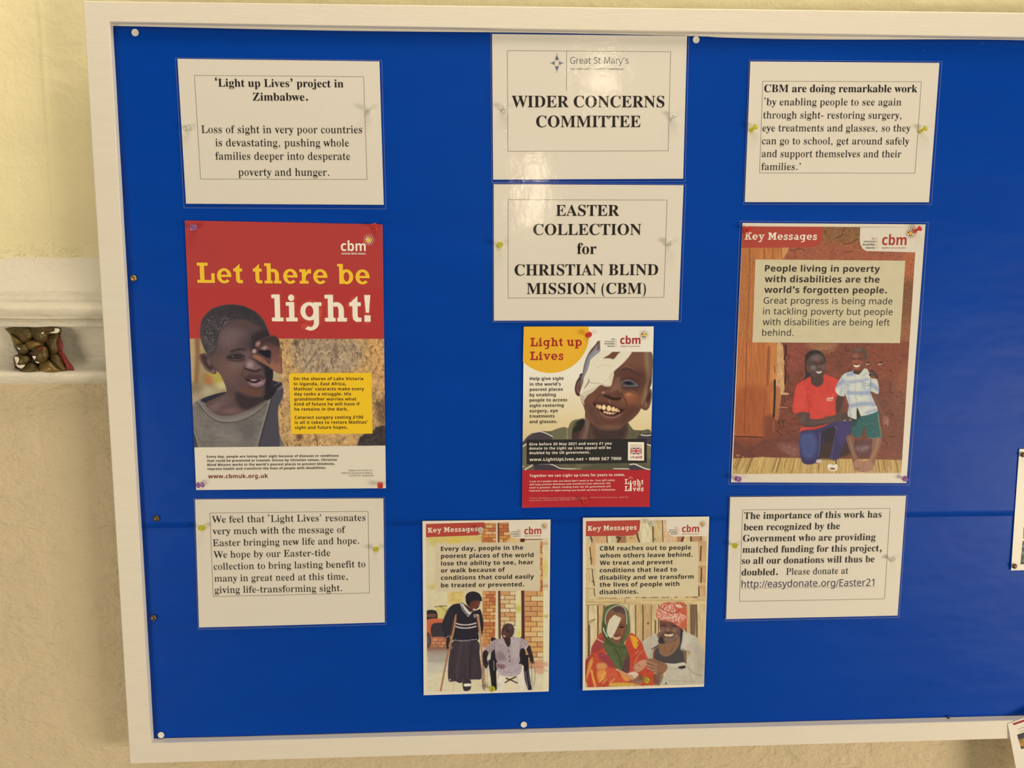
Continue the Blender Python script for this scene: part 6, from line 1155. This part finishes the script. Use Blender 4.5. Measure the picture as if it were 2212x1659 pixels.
S.text('web_address_text', [('www.cbmuk.org.uk', 246, 408, 882, 403)], 42, 'sans_bold', DKRED, oE3, 5, .02, label='dark red web address')
S.text('small_text', [('Registered charity no.', 1738, 332, 1990, 331), ('1058162 (England & Wales);', 1655, 361, 1995, 359), ('SC041101 (Scotland)', 1743, 388, 2000, 386)], 16, 'sans', inkmat((96, 84, 74)), oE3, 5, .02)

# ---- leaflet
def curl(px, X, Z): t = np.clip((px[:, 1] - 1075) / 25, 0, 1) * np.clip((abs(px[:, 0] - 1266) - 30) / 110, 0, 1); return .004 * t * t
S = Sheet('leaflet', 'small leaflet of a smiling child with a bandaged eye, centre of the board', 'leaflet', [(1131.4, 705.6), (1412, 705), (1403, 1094), (1127.7, 1096)], 'charity posters on the blue board', seed=18, depth=.0034, mat=POSTER, amp=.0012, extra=curl, nuv=(40, 130))
fL = lambda y: 1131.4 - 3.7 * (y - 705.6) / 390; fR = lambda y: 1412 - 9 * (y - 705) / 389
S.picture('photo_print', [(1131.4, 705.6), (1412, 705), (fR(1016), 1014.8), (fL(1016), 1015.8)], paint_patch_child, 1, 1.0, base=(234, 222, 194), label='photograph of a smiling child with a bandaged eye')
arc = [(1113, 104)] + [(545 + 577 * math.cos(a), 222 + 577 * math.sin(a)) for a in np.linspace(-.06, 2.36, 30)]
S.shape('sun_panel', q_(oF, [(149, 107), (640, 105)] + arc + [(141, 380)]), 3, inkmat((230, 170, 40)), 'yellow quarter circle behind the title')
S.text('headline_text', [('Light up', 248, 402, 1012, 393), ('Lives', 243, 607, 738, 603)], 127, 'slab', inkmat((160, 32, 34)), oF, 5, label='dark red slab lettering')
S.text('body_text', [('Help give sight', 238, 906, 745, 903), ('in the world’s', 237, 989, 700, 986), ('poorest places', 236, 1068, 730, 1063), ('by enabling', 235, 1148, 625, 1145), ('people to access', 234, 1227, 795, 1222), ('sight-restoring', 234, 1309, 742, 1303), ('surgery, eye', 233, 1388, 656, 1383), ('treatments', 233, 1467, 607, 1464), ('and glasses.', 233, 1549, 648, 1545)], 46, 'sans_bold', BLACK, oF, 5, .02)
LOGOC = inkmat((158, 30, 36))
S.text('logo_text', [('cbm', 1587, 367, 1888, 365)], 118, 'sans_bold', LOGOC, oF, 5); S.text('small_text', [('together we can do more', 1587, 408, 1885, 407)], 15, 'sans_bold', LOGOC, oF, 5)
S.text('small_text', [('the', 1457, 303, 1505, 303), ('overseas', 1360, 337, 1505, 337), ('disability', 1350, 371, 1505, 371), ('charity', 1392, 408, 1505, 407)], 22, 'serif_bold', inkmat((70, 52, 46)), oF, 5)
S.polys('rule_line', [q_(oF, [(1521, 285), (1525, 285), (1525, 412), (1521, 412)])], 5, inkmat((206, 120, 80)))
dots(S, 1932, 234, 78, inkmat((92, 60, 40)), inkmat((226, 178, 60)), 5, oF)
S.panel('dark_band', q_(oF2, [(190, 345), (1985, 330), (1985, 690), (190, 712)]), 3, inkmat((36, 34, 34)), 'near black text band')
S.text('body_text', [('Give before 20 May 2021 and every £1 you', 230, 430, 1458, 415), ('donate to the Light up Lives appeal will be', 230, 492, 1447, 480), ('doubled by the UK government.', 232, 560, 1135, 549)], 38, 'sans_bold', CREAM, oF2, 5, .03)
S.text('web_address_text', [('www.LightUpLives.net • 0800 567 7000', 233, 662, 1602, 645)], 44, 'sans_bold', CREAM, oF2, 5, .02)
S.panel('aid_card', q_(oF2, [(1703, 377), (1943, 380), (1942, 655), (1702, 652)]), 4, inkmat((240, 230, 206)), 'white card with a small flag')
def flag(p):
    p.at(*oF2); x0, y0, x1, y1 = 1737, 463, 1910, 560; cx, cy = (x0 + x1) / 2, (y0 + y1) / 2
    p.poly([(x0 - 9, y0 - 9), (x1 + 9, y0 - 9), (x1 + 9, y1 + 9), (x0 - 9, y1 + 9)], (30, 34, 72), 1, hard=True)
    for a, b in (((x0, y0), (x1, y1)), ((x0, y1), (x1, y0))): p.line([a, b], 22, (236, 228, 210), 2, hard=True); p.line([a, b], 8, (176, 40, 44), 2, hard=True)
    p.line([(cx, y0 - 9), (cx, y1 + 9)], 34, (236, 228, 210), 2, hard=True); p.line([(x0 - 9, cy), (x1 + 9, cy)], 34, (236, 228, 210), 2, hard=True); p.line([(cx, y0 - 9), (cx, y1 + 9)], 19, (182, 40, 44), 2, hard=True); p.line([(x0 - 9, cy), (x1 + 9, cy)], 19, (182, 40, 44), 2, hard=True)
S.picture('flag_print', q_(oF2, [(1737, 463), (1910, 463), (1910, 560), (1737, 560)]), flag, 5, .4, label='small red, white and blue union flag')
S.text('small_text', [('UK', 1735, 622, 1806, 622)], 38, 'sans', inkmat((30, 34, 60)), oF2, 6); S.text('small_text', [('aid', 1811, 622, 1910, 622)], 42, 'sans_bold', inkmat((158, 36, 40)), oF2, 6)
S.text('small_text', [('matching your', 1738, 428, 1908, 426), ('donations with', 1740, 452, 1906, 450)], 13, 'sans', inkmat((90, 84, 80)), oF2, 6)
S.panel('red_panel', [(fL(1016), 1015.8), (fR(1015), 1014.8), (1403, 1094), (1127.7, 1096)], 2, inkmat((176, 32, 40)), 'red lower panel')
S.text('body_text', [('Together we can Light up Lives for years to come.', 233, 900, 1657, 883)], 38, 'sans_bold', CREAM, oF2, 5, .03)
S.text('body_text', [('3 out of 4 people who are blind don’t need to be. Your gift today', 233, 980, 1507, 958), ('will help prevent blindness and transform lives wherever the', 233, 1026, 1442, 1005), ('need is greatest. Match funding from the UK government will', 233, 1072, 1443, 1052), ('improve access to sight-saving eye-health services in Zimbabwe.', 232, 1118, 1520, 1100)], 25, 'sans_bold', inkmat((236, 206, 180)), oF2, 5, .03)
S.text('small_text', [('Christian Blind Mission UK is England and Wales charity no.: 1058162. Scottish charity no.: SC041101', 232, 1226, 1703, 1211), ('Munro House, 20 Mercers Row, Cambridge, CB5 8HY, UK', 232, 1262, 1033, 1242)], 20, 'sans', inkmat((226, 160, 140)), oF2, 5, .02)
S.text('logo_text', [('L', 1653, 1005, 1718, 1005), ('L', 1653, 1110, 1720, 1109), ('ght', 1770, 1012, 1932, 1008), ('ves', 1772, 1113, 1934, 1111)], 74, 'slab', CREAM, oF2, 5); S.text('logo_text', [('up', 1842, 1044, 1894, 1044)], 42, 'slab', CREAM, oF2, 6)
cd_ = [[(1730, 980), (1757, 980), (1757, 1110), (1730, 1112)], [(1734, 968), (1743, 940), (1752, 968), (1743, 976)]] + [[(1742 + 14 * math.cos(a) - 2 * math.sin(a), 920 + 14 * math.sin(a) + 2 * math.cos(a)), (1742 + 40 * math.cos(a), 920 + 40 * math.sin(a)), (1742 + 14 * math.cos(a) + 2 * math.sin(a), 920 + 14 * math.sin(a) - 2 * math.cos(a))] for a in np.linspace(math.pi * .95, math.pi * 2.05, 7)]
S.polys('candle_emblem', [q_(oF2, c) for c in cd_], 5, CREAM, 'cream candle with rays')

# ---- the three picture posters headed with a red banner
def key_poster(S, o, banner, kt, white, logo, tag_, words, rule, sun, panel, pcol, lines, cap, font='sans_bold', bcol=(176, 66, 52)):
    S.shape('banner', q_(o, banner), 3, inkmat(bcol), 'red banner')
    S.text('banner_text', [('Key Messages',) + kt], 76, 'slab', inkmat((240, 220, 190)), o, 5)
    S.shape('white_panel', q_(o, white), 2, inkmat((222, 205, 176)), 'white corner panel')
    S.text('logo_text', [('cbm',) + logo[:4]], logo[4], 'sans_bold', inkmat((168, 48, 44)), o, 5); S.text('small_text', [('together we can do more',) + tag_], 13, 'sans_bold', inkmat((168, 90, 70)), o, 5)
    S.text('small_text', [(w,) + t for w, t in zip(('overseas', 'disability', 'charity'), words[1:])], 20, 'serif_bold', inkmat((40, 34, 36)), o, 5); S.text('small_text', [('the',) + words[0]], 20, 'serif', inkmat((200, 90, 60)), o, 5)
    S.polys('rule_line', [q_(o, [(rule[0] - 2, rule[1]), (rule[0] + 2, rule[1]), (rule[0] + 2, rule[2]), (rule[0] - 2, rule[2])])], 5, inkmat((206, 150, 80)))
    dots(S, *sun, inkmat((110, 66, 44)), inkmat((222, 160, 50)), 5, o)
    S.panel('text_panel', q_(o, panel), 2, matte('panel_print', ink(pcol), .5, .3, (45, .035)), 'pale text panel')
    if lines: S.text('body_text', lines, cap, font, BLACK, o, 5, .02)
S = Sheet('poster', 'large poster of a kneeling woman and a standing boy, right side of the board', 'poster', [(1603.6, 481.6), (1998.8, 484.8), (1958, 1043.4), (1579, 1042)], 'charity posters on the blue board', seed=19, depth=.0030, mat=POSTER, amp=.0012)
S.picture('photo_print', [(1603.3, 488.9), (1980, 491), (1946.6, 1021.7), (1582.3, 1024)], paint_courtyard, 1, 1.0, label='photograph of a woman in a red shirt beside a boy against an earth wall')
key_poster(S, oG, [(165, 93), (600, 97), (1017, 100), (1017, 170), (1000, 240), (970, 285), (925, 313), (600, 318), (160, 320), (162, 200)], (188, 235, 953, 237), [(1415, 104), (1700, 104), (2022, 104), (2015, 240), (2010, 370), (1750, 362), (1480, 355), (1440, 330), (1418, 290), (1410, 230)],
           (1645, 292, 1903, 293, 110), (1643, 328, 1898, 328), ((1535, 232, 1577, 232), (1450, 262, 1577, 262), (1438, 295, 1575, 295), (1470, 330, 1573, 330)), (1592, 212, 328), (1940, 170, 66), [(303, 445), (1893, 458), (1838, 1333), (270, 1325)], (208, 191, 149), None, 66)
S.text('body_text', [('People living in poverty', 403, 572, 1622, 578), ('with disabilities are the', 400, 685, 1618, 691), ('world’s forgotten people.', 396, 799, 1697, 805)], 67, 'sans_bold', inkmat((42, 30, 28)), oG, 5, .01)
S.text('body_text', [('Great progress is being made', 388, 913, 1755, 921), ('in tackling poverty but people', 383, 1027, 1758, 1035), ('with disabilities are being left', 378, 1141, 1727, 1147), ('behind.', 373, 1254, 706, 1255)], 67, 'sans', inkmat((42, 32, 30)), oG, 5, .01)
S.text('shirt_print', [('cbm', 586, 690, 662, 676)], 34, 'sans_bold', inkmat((238, 222, 200)), (1680, 740, 260 / 1438), 3)
S.film((4, 6, 4, 5))
S = Sheet('poster', 'small poster of a pupil on crutches beside a seated pupil in a wheelchair', 'poster', [(912.6, 1125.3), (1189.2, 1122.2), (1185.3, 1493.4), (915.2, 1501.4)], 'charity posters on the blue board', seed=20, mat=POSTER, amp=.0014)
S.picture('photo_print', [(920.3, 1131.7), (1184, 1127), (1184.0, 1489.9), (923, 1493.5)], paint_schoolyard, 1, 1.0, label='photograph of two pupils in front of brick pillars')
key_poster(S, oJ, [(150, 160), (600, 146), (1080, 133), (1078, 200), (1050, 290), (1010, 325), (955, 340), (600, 353), (150, 370), (150, 260)], (180, 297, 972, 271), [(1465, 132), (1800, 128), (2098, 124), (2097, 250), (2096, 382), (1900, 388), (1650, 391), (1560, 383), (1500, 340), (1472, 260)],
           (1715, 323, 1985, 319, 110), (1715, 356, 1985, 354), ((1600, 262, 1640, 262), (1505, 293, 1642, 292), (1500, 328, 1642, 327), (1535, 361, 1640, 360)), (1653, 248, 362), (2026, 196, 62), [(305, 470), (1965, 445), (1965, 1215), (305, 1240)], (208, 188, 150),
           [('Every day, people in the', 388, 588, 1695, 568), ('poorest places of the world', 390, 702, 1862, 685), ('lose the ability to see, hear', 390, 821, 1860, 799), ('or walk because of', 388, 933, 1408, 918), ('conditions that could easily', 388, 1049, 1868, 1028), ('be treated or prevented.', 390, 1168, 1712, 1152)], 67)
S = Sheet('poster', 'small poster of a woman in a green headscarf beside a man in a red turban', 'poster', [(1259, 1118), (1532, 1115.8), (1520.7, 1483), (1258.6, 1490.9)], 'charity posters on the blue board', seed=21, depth=.0034, mat=POSTER, amp=.0016)
S.picture('photo_print', [(1266, 1125.6), (1527.8, 1122.2), (1521, 1478), (1263.7, 1484.5)], paint_fence_pair, 1, 1.0, label='photograph of a couple with a swaddled baby before a wooden fence')
key_poster(S, oK, [(155, 115), (600, 104), (1014, 95), (1012, 180), (1003, 245), (975, 295), (900, 343), (600, 347), (150, 353), (152, 240)], (180, 267, 955, 247), [(1430, 98), (1750, 93), (2088, 88), (2086, 220), (2083, 352), (1850, 357), (1560, 360), (1490, 340), (1450, 290), (1435, 220)],
           (1680, 289, 1953, 288, 110), (1680, 326, 1950, 325), ((1560, 228, 1607, 228), (1472, 261, 1608, 260), (1463, 295, 1608, 295), (1497, 326, 1605, 325)), (1627, 214, 328), (2000, 164, 64), [(300, 465), (1940, 440), (1940, 1308), (300, 1333)], (210, 190, 146),
           [('CBM reaches out to people', 372, 580, 1825, 567), ('whom others leave behind.', 373, 694, 1848, 680), ('We treat and prevent', 372, 810, 1533, 797), ('conditions that lead to', 370, 928, 1597, 915), ('disability and we transform', 368, 1045, 1865, 1030), ('the lives of people with', 368, 1157, 1638, 1145), ('disabilities.', 368, 1275, 983, 1266)], 68)

# ---- sheet cut off by the right edge, and the card hanging over the bottom rail
S = Sheet('notice', 'white sheet of dark photographs held by brass pins at the far right edge', 'notice', [(2202, 970), (2440, 964), (2415, 1226), (2183.5, 1232)], None, seed=23, amp=.002, mat=POSTER)
def dark_photo(p): p.poly([(2200, 900), (2460, 900), (2460, 1240), (2190, 1240)], (52, 62, 50), 2, hard=True, noise=(7, 7, .5, 3)); p.speck([(2200, 1130), (2400, 1130), (2400, 1220), (2200, 1220)], (150, 168, 150), 5, .55, .6, 4)
S.picture('photo_print', [(2211, 1139), (2400, 1134), (2399, 1160), (2210, 1163)], dark_photo, 1, 1.2, label='dark photograph'); S.picture('photo_print', [(2208.5, 1168), (2400, 1164), (2395, 1210), (2203.5, 1219)], dark_photo, 1, 1.2, label='dark green photograph')
def hang(px, X, Z): t = np.clip((float(X0_) + .085 - X) / .085, -1, 1); return .010 * np.clip((zt_ - Z) / .10, 0, 1.2) - .004 * t
X0_ = B([(2183, 1566)], -.0145)[0, 0]; zt_ = B([(2183, 1566)], -.0145)[0, 2]
S = Sheet('card', 'small printed card with a red stripe hanging over the lower right frame rail', 'card', [(2180, 1566), (2330, 1506), (2362, 1706), (2204, 1764)], None, seed=24, depth=.0175, amp=.001, mat=POSTER, extra=hang)
S.polys('red_stripe', [[(2190, 1565), (2330, 1512), (2331, 1516), (2192, 1569)]], 1, inkmat((150, 36, 36)), 'red stripe')
S.polys('faint_lines', [[(2200 + 3 * k, 1576.5 + 5 * k), (2300, 1538 + 5 * k), (2300, 1539 + 5 * k), (2200 + 3 * k, 1577.5 + 5 * k)] for k in (0, 1)], 1, inkmat((150, 140, 126)))
def gold_photo(p): p.poly([(2150, 1500), (2400, 1500), (2400, 1750), (2150, 1750)], (44, 38, 44), 2, hard=True, noise=(3, 3, .4, 3)); p.poly([(2198, 1600), (2330, 1550), (2330, 1590), (2202, 1612)], (170, 124, 50), 3, .9, noise=(3, 3, .5, 5))
S.picture('photo_print', [(2198, 1588), (2330, 1540), (2336, 1580), (2204.5, 1617)], gold_photo, 1, .8, label='dark photograph with gold tones')

# ================================================================ pins and tacks
def lathe(prof, n=24):
    V = []; F = []
    for r, z in prof:
        for i in range(n): a = 2 * math.pi * i / n; V.append((r * math.cos(a), r * math.sin(a), z))
    k = len(prof)
    for j in range(k - 1):
        for i in range(n): F.append((j * n + i, j * n + (i + 1) % n, (j + 1) * n + (i + 1) % n, (j + 1) * n + i))
    F.append(tuple(range(n - 1, -1, -1))); F.append(tuple((k - 1) * n + i for i in range(n))); return V, F
mm = .001
HV, HF = lathe([(1.2 * mm, 0), (3.9 * mm, .2 * mm), (4.2 * mm, .8 * mm), (3.9 * mm, 1.4 * mm), (2.4 * mm, 2.2 * mm), (2.0 * mm, 4 * mm), (2.2 * mm, 6.4 * mm), (3.2 * mm, 7.6 * mm), (4.3 * mm, 8.4 * mm), (4.6 * mm, 9.2 * mm), (4.3 * mm, 9.9 * mm), (3.0 * mm, 10.1 * mm), (1.4 * mm, 9.8 * mm), (.3 * mm, 9.7 * mm)])
NV, NF = lathe([(.05 * mm, -5 * mm), (.55 * mm, -3.5 * mm), (.55 * mm, 3 * mm), (.1 * mm, 3.2 * mm)], 10)
PGROUP = 'clear and coloured push pins'
def push_pin(colour, px, tilt, label, y0=-.0042, key={}):
    """px is the middle of the head in the picture; tilt how far (mm) the head leans right and up"""
    n = Vector((tilt[0], -10., tilt[1])).normalized(); head = Vector(B([px], y0 - .0065)[0]); s = (head.y - y0) / n.y if n.y else 0
    foot = head - n * s
    r = empty('push_pin', tuple(foot), label, 'pin', PGROUP); r.rotation_euler = n.to_track_quat('Z', 'Y').to_euler()
    for nm, V, F, m in (('pin_head', HV, HF, PIN[colour]), ('needle', NV, NF, STEEL)):
        k = (nm, colour)
        if k not in key:
            me = bpy.data.meshes.new(nm); me.from_pydata(V, [], F); me.materials.append(m); me.shade_smooth(); key[k] = me
        o = bpy.data.objects.new(nm, key[k]); COL.objects.link(o); o.parent = r
PINS = (('clear', (403, 277), (-4, -3), 'clear push pin at the left edge of the sight loss notice'), ('clear', (794, 236), (2, 3), 'clear push pin at the right edge of the sight loss notice'),
        ('clear', (1090, 233), (4, 4), 'clear push pin at the left edge of the committee title notice'), ('clear', (1456, 250), (4, 6), 'clear push pin at the right edge of the committee title notice'),
        ('yellow', (1079.5, 529), (1, 1), 'yellow push pin at the left edge of the Easter collection notice'), ('clear', (1449, 525), (5, 4), 'clear push pin at the right edge of the Easter collection notice'),
        ('yellow', (1630, 275), (5, 5), 'yellow push pin at the left edge of the remarkable work notice'), ('yellow', (1997, 278), (5, 5), 'yellow push pin at the right edge of the remarkable work notice'),
        ('purple', (417, 491), (0, -1), 'purple push pin at the top left corner of the red poster'), ('red', (809, 489), (-1, 4), 'red push pin at the top right corner of the red poster'),
        ('purple', (430, 1048), (-6, 2), 'purple push pin at the bottom left corner of the red poster'), ('red', (821.5, 1049), (1, -1), 'red push pin at the bottom right corner of the red poster'),
        ('red', (1272, 723), (1, 2), 'red push pin at the top of the leaflet'), ('red', (1264, 1083), (-2, 4), 'red push pin at the bottom of the leaflet'),
        ('red', (1617, 495), (4, 5), 'red push pin at the top left corner of the kneeling woman poster'), ('red', (1986, 494), (6, 5), 'red push pin at the top right corner of the kneeling woman poster'),
        ('purple', (1595, 1035), (1, 1), 'purple push pin at the bottom left corner of the kneeling woman poster'), ('purple', (1955, 1034), (-7, 4), 'purple push pin leaning left at the bottom right corner of the kneeling woman poster'),
        ('yellow', (435.5, 1141), (-1, 2), 'yellow push pin at the left edge of the resonates with Easter notice'), ('yellow', (812.5, 1187), (1, 4), 'yellow push pin at the right edge of the resonates with Easter notice'),
        ('yellow', (1587.5, 1179), (-5, 2), 'yellow push pin at the left edge of the matched funding notice'), ('clear', (1928, 1208), (-5, 5), 'clear push pin at the right edge of the matched funding notice'),
        ('clear', (1038, 1145), (0, 6), 'clear push pin beside the banner of the crutches poster'), ('yellow', (1063, 1488), (-2, 5), 'yellow push pin at the bottom of the crutches poster'),
        ('clear', (1409, 1131), (1, 2), 'clear push pin at the top of the headscarf poster'), ('yellow', (1396, 1469), (1, 2), 'yellow push pin at the bottom of the headscarf poster'))
for c, p, t, l in PINS: push_pin(c, p, t, l)
TV, TF = lathe([(5.0 * mm, 0), (5.1 * mm, .3 * mm), (4.8 * mm, .7 * mm), (3.6 * mm, 1.05 * mm), (1.8 * mm, 1.2 * mm), (.2 * mm, 1.25 * mm)])
WV, WF = lathe([(5.2 * mm, 0), (5.3 * mm, .5 * mm), (5.0 * mm, .9 * mm), (4.4 * mm, 1.0 * mm), (4.1 * mm, .8 * mm), (.2 * mm, .8 * mm)])
BV, BF = lathe([(4.3 * mm, 0), (4.4 * mm, .4 * mm), (4.0 * mm, 1.4 * mm), (2.8 * mm, 2.3 * mm), (1.4 * mm, 2.7 * mm), (.2 * mm, 2.8 * mm)])
def tack(name, px, V, F, m, label, y0=-.0024, s=1., group=None):
    r = empty(name, tuple(B([px], y0)[0]), label, 'pin', group); r.rotation_euler = (math.pi / 2, 0, 0)
    me = bpy.data.meshes.new('tack_head'); me.from_pydata([tuple(c * s for c in v) for v in V], [], F); me.materials.append(m); me.shade_smooth(); o = bpy.data.objects.new('tack_head', me); COL.objects.link(o); o.parent = r
    me = bpy.data.meshes.new('needle'); me.from_pydata([(a, b, c - 3 * mm) for a, b, c in NV], [], NF); me.materials.append(STEEL); o = bpy.data.objects.new('needle', me); COL.objects.link(o); o.parent = r
GW = 'white drawing pins holding the blue paper'; GB = 'brass drawing pins down the left side of the blue paper'
for p, w in (((292, 70.5), 'top left corner'), ((1503.5, 86), 'top edge, right of the committee title notice'), ((348, 1587.5), 'bottom left corner'), ((1131.5, 1565), 'bottom edge, below the crutches poster')):
    tack('drawing_pin', p, WV, WF, TACKWHITE, 'flat white drawing pin in the blue paper, ' + w, -.0022, 1.0, GW)
for p, w, m in (((289, 601), 'brass drawing pin in the blue paper beside the red poster', BRASS), ((338, 1120), 'dark brass drawing pin in the blue paper just above the seam at the left', DARKBRASS), ((332, 1334.5), 'dark brass drawing pin in the blue paper at the lower left edge', DARKBRASS)):
    tack('drawing_pin', p, BV, BF, m, w, -.0022, 1.12, GB)
tack('drawing_pin', (2048.5, 1549), BV, BF, matte('dark_blue_enamel', (.01, .02, .09), .3, .5), 'tiny dark blue pin by the bottom rail at the lower right', -.0022, .6)
tack('drawing_pin', (2191.5, 1223), BV, BF, DARKBRASS, 'dark brass pin at the bottom corner of the far right sheet', -.0050, 1.)
tack('drawing_pin', (2209.5, 982), BV, BF, DARKBRASS, 'dark brass pin at the top corner of the far right sheet', -.0050, 1.)
for (x, y), w in (((2122, 93), 'tiny bright staple in the blue paper near the top right'), ((1994.5, 109), 'tiny faint staple in the blue paper above the remarkable work notice')):
    a, b = B([(x - 1.5, y + 1.5), (x + 1.5, y - 1.5)], -.0026); h = np.array([.0007, 0, .0007])
    V = [a - h, b - h, b + h, a + h]; V = [(v[0], v[1] + d, v[2]) for d in (0, .0008) for v in V]
    tag(mesh('staple', V, [(0, 1, 2, 3), (7, 6, 5, 4)] + [(j, (j + 1) % 4 + 0, 4 + (j + 1) % 4, 4 + j) for j in range(4)], None, TACKWHITE), w, 'staple')
bpy.data.objects.remove(_to); bpy.data.scenes.remove(_ts)
